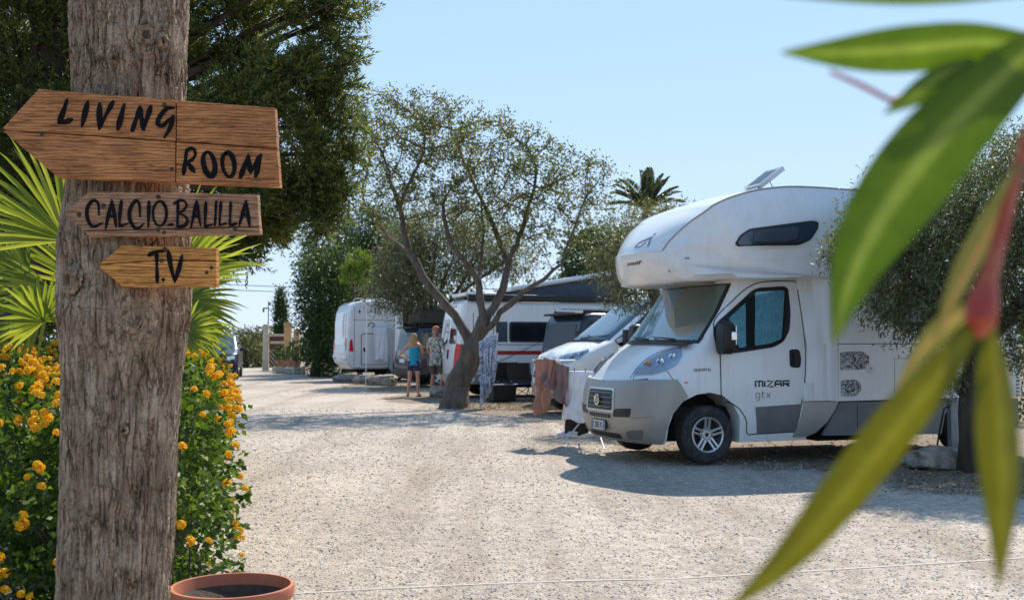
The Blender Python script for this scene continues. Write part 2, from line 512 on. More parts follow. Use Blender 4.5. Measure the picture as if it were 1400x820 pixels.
def ground_material():
    m, t, p, o = nodes_of('crushed_limestone_gravel')
    vec = tex_coord(t)
    n1 = noise_tex(t, vec, 0.35, 6, .6); n2 = noise_tex(t, vec, 9.0, 6, .7)
    vo = t.nodes.new("ShaderNodeTexVoronoi"); vo.inputs['Scale'].default_value = 62; t.links.new(vec, vo.inputs[0])
    vo2 = t.nodes.new("ShaderNodeTexVoronoi"); vo2.inputs['Scale'].default_value = 27; t.links.new(vec, vo2.inputs[0])
    stone = ramp(t, [(0, (.31, .262, .22)), (.35, (.47, .415, .36)), (.7, (.58, .525, .465)), (1, (.40, .345, .30))])
    t.links.new(vo.outputs['Color'], stone.inputs[0])
    stone2 = ramp(t, [(0, (.38, .325, .275)), (.5, (.55, .492, .432)), (1, (.46, .402, .35))]); t.links.new(vo2.outputs['Color'], stone2.inputs[0])
    c = mix_col(t, .4, stone.outputs[0], stone2.outputs[0])
    big = ramp(t, [(.3, (.80, .78, .76)), (.7, (1.08, 1.06, 1.03))]); t.links.new(n1.outputs[0], big.inputs[0])
    c = mix_col(t, 1.0, c, big.outputs[0], 'MULTIPLY')
    trk = noise_tex(t, tex_coord(t, (1.5, .10, 1), (0, 0, R(-13))), 1.0, 4, .6)      # wheel tracks run along the lane
    tr_ = ramp(t, [(.34, (.74, .70, .66)), (.50, (.97, .96, .95)), (.66, (1.08, 1.07, 1.06))]); t.links.new(trk.outputs[0], tr_.inputs[0])
    c = mix_col(t, 1.0, c, tr_.outputs[0], 'MULTIPLY')
    fine = ramp(t, [(.32, (.62, .60, .57)), (.62, (1.1, 1.1, 1.1))]); t.links.new(n2.outputs[0], fine.inputs[0])
    c = mix_col(t, .8, c, fine.outputs[0], 'MULTIPLY')
    # soil with dry litter where nothing drives
    at_ = t.nodes.new("ShaderNodeAttribute"); at_.attribute_name = 'soil'
    n3 = noise_tex(t, vec, 24, 6, .75); n4 = noise_tex(t, vec, 2.2, 5, .65)
    soil = ramp(t, [(.28, (.07, .05, .036)), (.5, (.19, .145, .105)), (.72, (.36, .29, .22))]); t.links.new(n3.outputs[0], soil.inputs[0])
    ms = t.nodes.new("ShaderNodeMath"); ms.operation = 'MULTIPLY_ADD'; ms.inputs[1].default_value = 1.2; t.links.new(n4.outputs[0], ms.inputs[0]); 
    ad = t.nodes.new("ShaderNodeMath"); ad.operation = 'ADD'; ad.inputs[1].default_value = -.6; t.links.new(at_.outputs['Fac'], ad.inputs[0]); t.links.new(ad.outputs[0], ms.inputs[2])
    st = ramp(t, [(.35, (0, 0, 0)), (.62, (.85, .85, .85))]); t.links.new(ms.outputs[0], st.inputs[0])
    c = mix_col(t, st.outputs[0], c, soil.outputs[0])
    t.links.new(c, p.inputs['Base Color']); p.inputs['Roughness'].default_value = .95; p.inputs['Specular IOR Level'].default_value = .15
    b1 = bump(t, vo.outputs['Distance'], .9, .012, p)
    bump(t, n2.outputs[0], .5, .03, p, b1)
    return m
GM = ground_material()
def ground():
    # one sheet: a fine middle and a coarse rim out to the horizon
    xs = np.concatenate([[-2000, -900, -400, -180, -90, -60], np.arange(-40, 26.01, .3), [36, 60, 100, 200, 450, 900, 2000]])
    ys = np.concatenate([[-300, -60, -12], np.arange(-2, 70.01, .35), [76, 90, 120, 180, 300, 600, 1200, 2600]])
    X, Y = np.meshgrid(xs, ys, indexing='ij')
    Z = (fbm(X, Y, .45, 3, 5) - .5) * .035
    Z[(X < -40) | (X > 26) | (Y < -2) | (Y > 70)] = 0
    nx, ny = X.shape
    idx = np.arange(nx * ny).reshape(nx, ny)
    F = np.stack([idx[:-1, :-1], idx[1:, :-1], idx[1:, 1:], idx[:-1, 1:]], -1).reshape(-1, 4)
    V = np.stack([X, Y, Z - .018], -1).reshape(-1, 3)
    s = soil_mask(X.ravel(), Y.ravel())
    far = (np.abs(X.ravel() + 8) > 34) | (Y.ravel() > 71) | (Y.ravel() < -2)
    s = np.where(far, 1.0, s)
    g = np_obj('ground', V, F, GM, attr={'soil': s})
    tag(g, 'pale crushed limestone lane and pitches turning to brown earth under the trees', 'ground', kind='structure')
ground()

def stones():
    """loose chippings that stand proud of the lane, small stones near the viewer"""
    rng = np.random.default_rng(5)
    n = 90000
    Y = 5.2 + (rng.random(n) ** 1.9) * 19
    X = (rng.random(n) - .5) * (Y * .98) + .02 * Y
    edge = np.interp(Y, [a for a, _ in SOILX], [b for _, b in SOILX])
    keep = rng.random(n) < np.where(X > edge + .6, .25, 1.0)
    X, Y = X[keep], Y[keep]; n = len(X)
    r = .0032 + .0075 * rng.random(n) ** 2.6
    r = r * np.clip(.8 + (Y - 6) * .05, .8, 1.7)
    Z = (fbm(X, Y, .45, 3, 5) - .5) * .035 - .018 + r * .25
    base = np.array([(1, 0, 0), (0, 1, 0), (-1, 0, 0), (0, -1, 0), (0, 0, .75), (0, 0, -.7)], float)
    jit = 1 + (rng.random((n, 6, 1)) - .5) * .7
    a = rng.random(n) * 2 * PI; ca, sa = np.cos(a), np.sin(a)
    sc = np.stack([1.25 + .5 * rng.random(n), .85 + .3 * rng.random(n), .75 + .4 * rng.random(n)], -1)
    P = base[None] * jit * sc[:, None, :] * r[:, None, None]
    Q = P.copy(); Q[..., 0] = P[..., 0] * ca[:, None] - P[..., 1] * sa[:, None]; Q[..., 1] = P[..., 0] * sa[:, None] + P[..., 1] * ca[:, None]
    Q += np.stack([X, Y, Z], -1)[:, None, :]
    tri = np.array([(0, 1, 4), (1, 2, 4), (2, 3, 4), (3, 0, 4), (1, 0, 5), (2, 1, 5), (3, 2, 5), (0, 3, 5)])
    F = (np.arange(n)[:, None, None] * 6 + tri[None]).reshape(-1, 3)
    m, t, p, o = nodes_of('limestone_chips')
    g = t.nodes.new("ShaderNodeNewGeometry")
    rp = ramp(t, [(0, (.26, .23, .20)), (.25, (.43, .38, .325)), (.6, (.56, .508, .45)), (.85, (.67, .625, .565)), (1, (.42, .33, .26))]); t.links.new(g.outputs['Random Per Island'], rp.inputs[0])
    t.links.new(rp.outputs[0], p.inputs['Base Color']); p.inputs['Roughness'].default_value = .9
    o_ = np_obj('gravel', Q.reshape(-1, 3), F, m, smooth=False)
    tag(o_, 'loose pale limestone chippings scattered over the lane', 'gravel', kind='stuff')
stones()

def litter():
    rng = np.random.default_rng(8)
    areas = [((3.3, 9.4), (10.0, 13.0), 5200), ((-2.0, 1.2), (23.3, 26.2), 2600), ((1.0, 6.5), (12.6, 17.0), 1500), ((-7, -2.4), (28, 40), 1200)]
    P = []
    for (x0, x1), (y0, y1), n in areas:
        x = rng.uniform(x0, x1, n); y = rng.uniform(y0, y1, n)
        k = rng.random(n) < soil_mask(x, y) * .9 + .06
        P.append(np.stack([x[k], y[k], (fbm(x[k], y[k], .45, 3, 5) - .5) * .035 - .010 + rng.random(k.sum()) * .012], -1))
    P = np.concatenate(P); n = len(P)
    a = rng.random(n) * 2 * PI
    D = np.stack([np.cos(a), np.sin(a), (rng.random(n) - .5) * .7], -1)
    V, F = leaves(P, D, .035 + .035 * rng.random(n), .010 + .010 * rng.random(n), rng)
    o = np_obj('leaf_litter', V, F, leafmat('dry_leaves', [(.10, .065, .035), (.24, .16, .08), (.36, .26, .14), (.16, .13, .06)], .1, .8))
    tag(o, 'dry brown leaves fallen on the earth under the olive trees', 'leaf litter', kind='stuff')
# ================================================================== vehicles
CAMV = Vector((0, 0, EYE))
class Veh:
    """local frame: +x runs back from the nose, -y is the side facing the camera, z up"""
    def __init__(s, name, O, deg):
        s.root = empty(name, (O[0], O[1], 0), R(deg))
        s.M = Matrix.Translation((O[0], O[1], 0)) @ Matrix.Rotation(R(deg), 4, 'Z')
        s.I = s.M.inverted(); s.trees = {}
    def surf(s, key, b):
        s.trees[key] = BVHTree.FromPolygons([Vector(v) for v in b.v], b.f); s.cur = key
    def hit(s, o, d, key=None):
        h = s.trees[key or s.cur].ray_cast(o, d)
        if h[0] is None: return None
        n = h[1]
        if n.dot(d) > 0: n = -n
        return h[0], n
    def by_pix(s, p, key=None):
        return s.hit(s.I @ CAMV, (s.I.to_3x3() @ ray(*p)).normalized(), key)
    def by_side(s, p, key=None, sg=-1):
        return s.hit(Vector((p[0], sg * 5, p[1])), Vector((0, -sg, 0)), key)
    def by_front(s, p, key=None):
        return s.hit(Vector((-5, p[0], p[1])), Vector((1, 0, 0)), key)
    def by_rear(s, p, key=None):
        return s.hit(Vector((20, p[0], p[1])), Vector((-1, 0, 0)), key)

def fill2d(poly, h):
    pts = [Vector(p) for p in poly]
    # densify the outline
    out = []
    for i, p in enumerate(pts):
        q = pts[(i + 1) % len(pts)]; n = max(1, int((q - p).length / h))
        out += [p.lerp(q, k / n) for k in range(n)]
    nb = len(out)
    xs = [p.x for p in out]; ys = [p.y for p in out]
    inner = []
    x = min(xs) + h * 0.5
    while x < max(xs):
        y = min(ys) + h * 0.5
        while y < max(ys):
            c = Vector((x, y)); ins = False
            for i in range(nb):
                a = out[i]; b = out[(i + 1) % nb]
                if (a.y > y) != (b.y > y) and x < (b.x - a.x) * (y - a.y) / (b.y - a.y) + a.x: ins = not ins
            if ins and min((c - o).length for o in out) > h * 0.35: inner.append(c)
            y += h
        x += h
    r = delaunay_2d_cdt(out + inner, [], [list(range(nb))], 1, 1e-7)
    return [Vector(v) for v in r[0]], r[2], nb

def patch(b, fn, poly, off=0.004, h=0.08, depth=0.012, mirror=False):
    """cover a region of a surface with a thin shell; fn maps a 2-D point to (hit, normal)"""
    V, F, nb = fill2d(poly, h)
    P = [fn(v) for v in V]
    top = [None if q is None else q[0] + q[1] * off for q in P]
    bot = [None if q is None else q[0] - q[1] * depth for q in P]
    F = [f for f in F if all(top[i] is not None for i in f)]
    if not F: return b
    cnt = {}
    for f in F:
        for i in range(len(f)):
            e = (f[i], f[(i + 1) % len(f)]); cnt[e] = 1
    fs = [tuple(f) for f in F]; n = len(V)
    for (i, j) in list(cnt):
        if (j, i) not in cnt: fs.append((j, i, n + i, n + j))
    allv = [Vector((0, 0, 0)) if p is None else p for p in top] + [Vector((0, 0, 0)) if p is None else p for p in bot]
    used = sorted({i for f in fs for i in f}); mp = {u: k for k, u in enumerate(used)}
    vs = [allv[u] for u in used]; fs = [tuple(mp[i] for i in f) for f in fs]
    b.add(vs, fs)
    if mirror: b.add([Vector((v.x, -v.y, v.z)) for v in vs], [tuple(reversed(f)) for f in fs])
    return b

def strip(b, fn, line, wd, off=0.003, sub=6, closed=False, mirror=False, smooth=True):
    """thin raised/recessed line that follows a surface"""
    L = spline(line, sub, closed) if smooth else line
    P = [fn(p) for p in L]
    P = [p for p in P if p is not None]
    if len(P) < 2: return b
    vs = []; fs = []
    N = len(P)
    for i, (p, n) in enumerate(P):
        a = P[(i - 1) % N if closed else max(i - 1, 0)][0]; c = P[(i + 1) % N if closed else min(i + 1, N - 1)][0]
        t = (c - a)
        if t.length < 1e-9: t = Vector((1, 0, 0))
        sd_ = t.normalized().cross(n).normalized() * wd / 2
        vs += [p + n * off - sd_, p + n * off + sd_, p - n * 0.006 + sd_, p - n * 0.006 - sd_]
    for i in range(N if closed else N - 1):
        j = (i + 1) % N
        for k in range(4):
            k2 = (k + 1) % 4
            fs.append((i * 4 + k, i * 4 + k2, j * 4 + k2, j * 4 + k))
    b.add(vs, fs)
    if mirror: b.add([Vector((v.x, -v.y, v.z)) for v in vs], [tuple(reversed(f)) for f in fs])
    return b

def interp(tab, z):
    xs = [a for a, _ in tab]; ys = [c for _, c in tab]
    return float(np.interp(z, xs, ys))

def plan(xf, wd, c, n, xend, k=18, ks=7):
    """half plan curve from the centre of the nose round the corner to the rear"""
    out = []
    for i in range(k + 1):
        a = i / k * PI / 2
        out.append((xf + c * (1 - max(0, math.cos(a)) ** (2 / n)), wd * math.sin(a) ** (2 / n)))
    x0 = xf + c
    for i in range(1, ks + 1):
        t = i / ks
        out.append((x0 + (xend - x0) * t, wd))
    return out

def resample(line, m, xmax=None):
    """m+1 points along a 2-D polyline, cut where x first exceeds xmax"""
    L = [np.array(p) for p in line]
    if xmax is not None:
        cut = [L[0]]
        for a, c in zip(L[:-1], L[1:]):
            if c[0] >= xmax and c[0] > a[0]:
                cut.append(a + (c - a) * (xmax - a[0]) / (c[0] - a[0])); break
            cut.append(c)
        L = cut
    d = [0.0]
    for a, c in zip(L[:-1], L[1:]): d.append(d[-1] + float(np.linalg.norm(c - a)))
    return [(float(np.interp(s, d, [p[0] for p in L])), float(np.interp(s, d, [p[1] for p in L]))) for s in np.linspace(0, d[-1], m + 1)]

def boolcut(o, cutters):
    """subtract closed cutter meshes from o (evaluated once, then baked)"""
    bpy.context.view_layer.update()
    for b in cutters:
        me = b.mesh('cutter', False); co = bpy.data.objects.new('cutter', me); COL.objects.link(co)
        co.matrix_world = o.matrix_world
        m = o.modifiers.new('cut', 'BOOLEAN'); m.object = co; m.operation = 'DIFFERENCE'; m.solver = 'EXACT'
    bpy.context.view_layer.update()
    dg = bpy.context.evaluated_depsgraph_get()
    me2 = bpy.data.meshes.new_from_object(o.evaluated_get(dg))
    cs = [m.object for m in o.modifiers]
    o.modifiers.clear(); o.data = me2
    for c in cs: bpy.data.objects.remove(c, do_unlink=True)
    me2.shade_smooth(); me2.set_sharp_from_angle(angle=R(32))
    return o

def make_wheel(root, x, y, r=0.34, wd=0.22, style='alloy', steer=0.0):
    """tyre and rim as part and sub-parts; outer face towards the sign of y"""
    sg = -1 if y < 0 else 1
    m = Matrix.Translation((x, y, r)) @ Matrix.Rotation(steer, 4, 'Z') @ Matrix.Rotation(R(90) * (1 if sg < 0 else -1), 4, 'X')
    t = B()
    h = wd / 2; ri = r * 0.61
    prof = [(ri, h * 0.80), (ri + 0.012, h * 0.93), (r * 0.76, h * 1.02), (r * 0.88, h * 1.0), (r * 0.955, h * 0.86), (r * 0.985, h * 0.70)]
    for k in range(5):
        g = h * (0.56 - k * 0.28)
        prof += [(r * 0.997, g + 0.012), (r * 0.975, g + 0.010), (r * 0.975, g - 0.0), (r * 0.998, g - 0.002)]
    prof += [(r * 0.985, -h * 0.72), (r * 0.94, -h * 0.9), (r * 0.8, -h), (ri, -h * 0.85)]
    t.lathe(prof, 48, m, closed=True)
    tyre = t.obj('tyre', MAT['rubber'], root, ang=50)
    b = B()
    b.lathe([(ri + 0.006, h * 0.84), (ri - 0.004, h * 0.90), (ri - 0.02, h * 0.84), (ri - 0.025, h * 0.2), (ri - 0.03, -h * 0.5)], 48, m)
    b.lathe([(0.0, h * 0.60), (0.022, h * 0.60), (0.03, h * 0.66), (0.052, h * 0.66), (0.066, h * 0.58), (0.085, h * 0.56), (0.09, h * 0.2)], 24, m)
    ns = 5 if style == 'alloy' else 8
    for k in range(ns):
        for dd in ((-0.028, 0.028) if style == 'alloy' else (0,)):
            a = 2 * PI * k / ns + 0.3
            u = Vector((math.cos(a), math.sin(a), 0)); v = Vector((-u.y, u.x, 0))
            w0 = 0.016 if style == 'alloy' else 0.02
            pts = []
            for rr, hh, ww in ((0.06, h * 0.60, w0 * 1.3), (0.11, h * 0.70, w0), (ri - 0.012, h * 0.80, w0 * 1.05)):
                c = u * rr + v * dd * (0.75 + rr * 1.2)
                pts.append([m @ (c - v * ww + Vector((0, 0, hh))), m @ (c - v * ww * 0.6 + Vector((0, 0, hh + 0.012))), m @ (c + v * ww * 0.6 + Vector((0, 0, hh + 0.012))), m @ (c + v * ww + Vector((0, 0, hh))), m @ (c + Vector((0, 0, hh - 0.03)))])
            b.loft(pts)
    rim = b.obj('rim', MAT['silver'], tyre, ang=30)
    d = B(); d.lathe([(0, h * 0.05), (ri - 0.03, h * 0.05)], 24, m); d.lathe([(0.0, h * 0.665), (0.02, h * 0.665)], 12, m)
    d.obj('brake_disc', MAT['black'], tyre)
    return tyre

# stroke letters on a 0..1 grid (x right, y up)
GL = {
 'M': [[(0, 0), (0, 1), (.5, 1), (.5, .0)], [(.5, 1), (1, 1), (1, 0)]], 'I': [[(.1, 0), (.1, 1)]],
 'Z': [[(0, 1), (1, 1), (0, 0), (1, 0)]], 'A': [[(0, 0), (.0, .75), (.15, 1), (1, 1), (1, 0)], [(0, .45), (1, .45)]],
 'R': [[(0, 0), (0, 1), (1, 1), (1, .5), (0, .5)], [(.45, .5), (1, 0)]],
 'g': [[(.9, .7), (.2, .7), (0, .5), (0, .2), (.2, 0), (.9, 0)], [(.9, .7), (.9, -.3), (.7, -.45), (.1, -.45)]],
 't': [[(.3, 1), (.3, .15), (.5, 0), (.8, 0)], [(0, .7), (.8, .7)]], 'x': [[(0, .7), (.9, 0)], [(0, 0), (.9, .7)]],
 'D': [[(0, 0), (0, 1), (.7, 1), (1, .7), (1, .3), (.7, 0), (0, 0)]], 'U': [[(0, 1), (0, 0), (1, 0), (1, 1)]],
 'C': [[(1, 1), (0, 1), (0, 0), (1, 0)]], 'T': [[(0, 1), (1, 1)], [(.5, 1), (.5, 0)]],
 'O': [[(0, 0), (0, 1), (1, 1), (1, 0), (0, 0)]], 'B': [[(0, 0), (0, 1), (1, 1), (1, 0), (0, 0)], [(0, .5), (1, .5)]],
 'E': [[(1, 1), (0, 1), (0, 0), (1, 0)], [(0, .5), (.8, .5)]], 'L': [[(0, 1), (0, 0), (1, 0)]],
 '3': [[(0, 1), (1, 1), (1, 0), (0, 0)], [(.2, .5), (1, .5)]], '8': [[(0, 0), (0, 1), (1, 1), (1, 0), (0, 0)], [(0, .5), (1, .5)]],
 '5': [[(1, 1), (0, 1), (0, .5), (1, .5), (1, 0), (0, 0)]], '1': [[(.5, 0), (.5, 1)]],
}
def letters(b, fn, txt, x, z, w_, h, gap, lw, skew=0.0, wide=None, off=0.004):
    for ch in txt:
        cw = w_ * (wide or {}).get(ch, 1.0)
        if ch in GL:
            for st in GL[ch]:
                strip(b, fn, [(x + p[0] * cw + p[1] * h * skew, z + p[1] * h) for p in st], lw, off, smooth=False)
        x += cw + gap
    return b

MAT['lampbody'] = M('headlamp_housing', (0.86, 0.90, 0.95), 0.2, metal=0.15, coat=.6, var=0.15, vs=30)
# ------------------------------------------------------------------ the alcove motorhome
def motorhome():
    v = Veh('alcove_motorhome', (1.06, 13.45), 20)
    root = v.root
    tag(root, 'white alcove motorhome with grey bumper and open roof hatch, nose to the gravel lane', 'motorhome')
    W, W2 = MAT['white'], MAT['white2']
    XF = [(.24, .17), (.30, .09), (.45, .035), (.6, .02), (.8, .04), (.90, .07), (.95, .10), (1.0, .14), (1.1, .225), (1.2, .335), (1.3, .49), (1.38, .66), (1.42, .74), (1.46, .79), (1.5, .82), (1.8, 1.05), (2.1, 1.24), (2.2, 1.3)]
    WD = [(.24, .97), (.5, 1.02), (.9, 1.03), (1.3, 1.01), (1.45, .985), (1.8, .945), (2.1, .90), (2.2, .87)]
    CD = [(.24, .48), (.6, .52), (.95, .52), (1.1, .48), (1.3, .40), (1.42, .27), (1.5, .24), (2.2, .22)]
    NE = [(.24, 2.5), (.95, 2.5), (1.35, 2.7), (1.5, 3.0), (2.2, 3.2)]
    XE = 2.30
    zs = [.24, .27, .32, .38, .45, .52, .6, .68, .76, .83, .88, .92, .95, .98, 1.02, 1.06, 1.1, 1.15, 1.2, 1.25, 1.3, 1.34, 1.38, 1.42, 1.46, 1.5, 1.6, 1.7, 1.8, 1.9, 2.0, 2.1, 2.16, 2.2]
    def half(z, k=18, ks=7): return plan(interp(XF, z), interp(WD, z), interp(CD, z), interp(NE, z), XE, k, ks)
    def ring(z):
        h = half(z)
        return [Vector((x, -y, z)) for x, y in reversed(h)] + [Vector((x, y, z)) for x, y in h[1:]]
    cb = B(); cb.loft([ring(z) for z in zs])
    v.surf('cab', cb)
    cab = cb.obj('cab_body', W, root, ang=32)
    arch = [(.42, .05), (.42, .45), (.47, .60), (.60, .74), (.78, .815), (.95, .835), (1.12, .80), (1.26, .70), (1.35, .54), (1.385, .05)]
    cuts = []
    for sg in (-1, 1):
        c = B(); c.prism(arch, lambda a, b_, w_, s=sg: Vector((a, w_ * s, b_)), (0.60, 1.4)); cuts.append(c)
    boolcut(cab, cuts)
    # bumper shell
    def seamx(z): return interp([(.2, .40), (.45, .405), (.6, .455), (.74, .59), (.79, .655), (.98, .505)], z)
    bz = [.235, .25, .29, .34, .4, .47, .53, .6, .67, .73, .79, .84, .88, .915, .94, .955]
    def brings(o):
        out = []
        for z in bz:
            L = resample(half(min(z, .98), 30, 6), 26, seamx(z))
            rr = [Vector((x, -y, z)) for x, y in reversed(L)] + [Vector((x, y, z)) for x, y in L[1:]]
            res = []
            for i, p in enumerate(rr):
                a = rr[max(i - 1, 0)]; c = rr[min(i + 1, len(rr) - 1)]
                t = (c - a).normalized(); n = Vector((t.y, -t.x, 0))
                if n.dot(Vector((.9, 0, 0)) - p) > 0: n = -n
                bulge = 0.0
                if .44 < z < .62: bulge = 0.0
                res.append(p + n * o)
            # top of the bumper rises towards the wheel
            out.append(res)
        return out
    ro, ri_ = brings(0.022), brings(-0.02)
    for k, row in enumerate((ro, ri_)):
        for i, z in enumerate(bz):
            for p in row[i]:
                p.z = z + (0.035 * min(1, abs(p.y)) if z > .8 else 0) * ((z - .8) / .15 if z > .8 else 0)
    bb = B()
    n = len(ro[0]); m_ = len(bz)
    vs = [p for r_ in ro for p in r_] + [p for r_ in ri_ for p in r_]
    fs = []
    for i in range(m_ - 1):
        for k in range(n - 1):
            fs.append((i * n + k, i * n + k + 1, (i + 1) * n + k + 1, (i + 1) * n + k))
    off = m_ * n
    for k in range(n - 1):
        fs.append((k, off + k, off + k + 1, k + 1)); q = (m_ - 1) * n
        fs.append((q + k, q + k + 1, off + q + k + 1, off + q + k))
    for i in range(m_ - 1):
        fs.append((i * n, (i + 1) * n, off + (i + 1) * n, off + i * n)); e = n - 1
        fs.append((i * n + e, off + i * n + e, off + (i + 1) * n + e, (i + 1) * n + e))
    bb.add(vs, fs)
    v.surf('bumper', bb)
    bump_o = bb.obj('bumper', MAT['greyplastic'], root, ang=40)
    fr = lambda p: v.by_front(p, 'bumper')
    # grille: silver surround, dark opening, four bars and a round badge
    g = B(); patch(g, fr, rounded([(-.40, .585), (-.36, .87), (.36, .87), (.40, .585)], .04), .008, .06)
    gs = g.obj('grille_surround', MAT['silver'], root)
    g = B(); patch(g, fr, rounded([(-.345, .61), (-.32, .845), (.32, .845), (.345, .61)], .03), .012, .06)
    g.obj('grille', MAT['black'], root)
    for k in range(4):
        z = .645 + k * .055
        g = B(); L = [fr((y, z)) for y in np.linspace(-.335, .335, 13)]
        g.loft([[p[0] + p[1] * .013 + Vector((0, 0, -.007)), p[0] + p[1] * .026 + Vector((0, 0, -.005)), p[0] + p[1] * .026 + Vector((0, 0, .004)), p[0] + p[1] * .013 + Vector((0, 0, .008))] for p in L if p])
        g.obj('slat', MAT['greydecal'], root)
    # badge: a silver ring with slanted bars on a dark red-brown disc
    pc = fr((0, .725)); mb = Matrix.Translation(pc[0] + Vector((-.03, 0, 0))) @ Matrix.Rotation(R(-90), 4, 'Y')
    g = B(); g.lathe([(.050, 0), (.068, .004), (.068, .012), (.056, .014), (.050, .006)], 28, mb)
    for k in range(4):
        g.box(mb @ Vector((0, (k - 1.5) * .022, .008)), (.006, .008, .07), Matrix.Rotation(R(18), 3, 'X'))
    bd = g.obj('badge', MAT['chrome'], root)
    g = B(); g.lathe([(0, .002), (.052, .002)], 24, mb); g.obj('badge_disc', MAT['decal'], bd)
    # lower slot with ribs, plate, fog recesses, lower intake
    g = B(); patch(g, fr, rounded([(-.30, .515), (-.30, .56), (.30, .56), (.30, .515)], .012), .006, .06)
    sl = g.obj('lower_grille', MAT['black'], root)
    for k in range(9):
        p = fr((-.26 + k * .065, .537)); g = B()
        g.box(p[0] + Vector((-.012, 0, 0)), (.014, .014, .04)); g.obj('rib', MAT['greydecal'], sl)
    p = fr((0, .42)); g = B(); g.box(p[0] + Vector((-.022, 0, 0)), (.016, .40, .125)); pf = g.obj('plate_frame', MAT['black'], root, bevel=.004)
    g = B(); g.box(p[0] + Vector((-.034, 0, 0)), (.008, .37, .108)); pl = g.obj('number_plate', MAT['plate'], root)
    g = B(); g.box(p[0] + Vector((-.0395, .165, 0)), (.004, .026, .104)); g.obj('plate_band', MAT['euro'], pl); g = B(); g.box(p[0] + Vector((-.0395, -.17, 0)), (.004, .020, .104)); g.obj('plate_band', MAT['euro'], pl)
    g = B(); yy = .125
    for ch in 'CB835':
        for st in GL[ch]:
            for a, c in zip(st[:-1], st[1:]):
                pa = p[0] + Vector((-.0405, yy - a[0] * .032, -.032 + a[1] * .066)); pb = p[0] + Vector((-.0405, yy - c[0] * .032, -.032 + c[1] * .066))
                d = (pb - pa); g.box((pa + pb) / 2, (.003, abs(d.y) + .008, abs(d.z) + .008))
        yy -= .056
    g.obj('lettering', MAT['decal'], pl)
    px = lambda q: v.by_pix(q, 'bumper')
    def both(g, name, mat):
        g.obj(name, mat, root)
        m2 = B(); m2.v = [(x, -y, z) for x, y, z in g.v]; m2.f = [tuple(reversed(f)) for f in g.f]; m2.obj(name, mat, root)
    g = B(); patch(g, px, rounded([(839, 560), (843, 558.5), (863, 558), (861.5, 570), (838, 569.5)], 2), .004, 5); both(g, 'fog_lamp_recess', MAT['black'])
    g = B(); patch(g, px, rounded([(856, 590), (861, 588), (879, 587.5), (880, 592), (877, 600.5), (859, 600)], 3), .004, 5); both(g, 'lower_recess', MAT['darkgrey'])
    g = B(); patch(g, fr, rounded([(-.42, .275), (-.42, .335), (.42, .335), (.42, .275)], .02), .005, .06)
    g.obj('lower_intake', MAT['black'], root)
    g = B(); strip(g, px, [(862, 571.5), (880, 570.5), (893, 569)], .008, .002); both(g, 'bumper_crease', MAT['greydecal'])
    # headlights
    hp = [(867.5, 513), (873, 501), (888, 488), (908, 480), (931, 474.5), (933, 486), (926, 498), (911, 507), (893, 512)]
    cp = lambda q: v.by_pix(q, 'cab')
    for sg in (-1, 1):
        g = B(); patch(g, cp, hp, .003, 4)
        bk = B(); patch(bk, cp, [(871, 511), (876, 502), (889, 491), (908, 483), (928, 478), (929, 486), (923, 496), (910, 504), (893, 509.5)], .006, 4)
        def mir(bld):
            if sg > 0: bld.v = [(x, -y, z) for x, y, z in bld.v]; bld.f = [tuple(reversed(f)) for f in bld.f]
            return bld
        hl = mir(g).obj('headlight', MAT['lampbody'], root)
        mir(bk).obj('reflector', MAT['lampbody'], hl)
        for (cx, cy, rr, mk) in ((886, 499, .055, 'amber'), (903, 496, .06, 'chrome'), (919, 489, .052, 'chrome')):
            c0 = v.by_pix((cx, cy), 'cab')
            if c0 is None: continue
            dirn = (c0[1] + Vector((-.8, -.2, 0))).normalized()
            mm = Matrix.Translation(c0[0] + c0[1] * .004) @ dirn.to_track_quat('Z', 'X').to_matrix().to_4x4()
            lb = B(); lb.lathe([(0, .006), (rr * .35, .010), (rr * .5, .006), (rr * .55, .002), (rr * .8, .006), (rr, .012), (rr * 1.04, .006)], 20, mm)
            mir(lb).obj('lamp', MAT[mk], hl)
        lz = B(); patch(lz, cp, hp, .018, 4, depth=.0)
        mir(lz).obj('lens', MAT['lens'], hl)
    # bonnet and wing seams
    g = B()
    strip(g, cp, [(866, 523), (867, 514), (873, 501), (889, 487), (910, 479), (933, 473.5)], .009, .002, mirror=True)
    strip(g, cp, [(912, 507), (921, 520), (936, 541)], .008, .002, mirror=True)
    strip(g, lambda p: v.by_front(p, 'cab'), [(-.80, .99), (-.4, .955), (0, .945), (.4, .955), (.80, .99)], .016, .003)
    strip(g, lambda p: v.by_front(p, 'cab'), [(-.52, .99), (-.50, 1.12), (-.55, 1.3)], .012, .001)
    strip(g, lambda p: v.by_front(p, 'cab'), [(.52, .99), (.50, 1.12), (.55, 1.3)], .012, .001)
    g.obj('bonnet_seam', MAT['seam'], root)
    # windscreen: black edge, glass with a sky reflection painted into its left half
    def screen_grid(z0, z1, fy, o, nz=10, ny=22):
        rows = []
        for z in np.linspace(z0, z1, nz):
            L = half(z, 40, 4); L = [(x, y) for x, y in L if y <= interp(WD, z) * fy]
            L = resample(L, ny // 2)
            r_ = [Vector((x - o * .8, -y - (o * .5 if y > .5 else 0), z + o * .6)) for x, y in reversed(L)] + [Vector((x - o * .8, y + (o * .5 if y > .5 else 0), z + o * .6)) for x, y in L[1:]]
            rows.append(r_)
        return rows
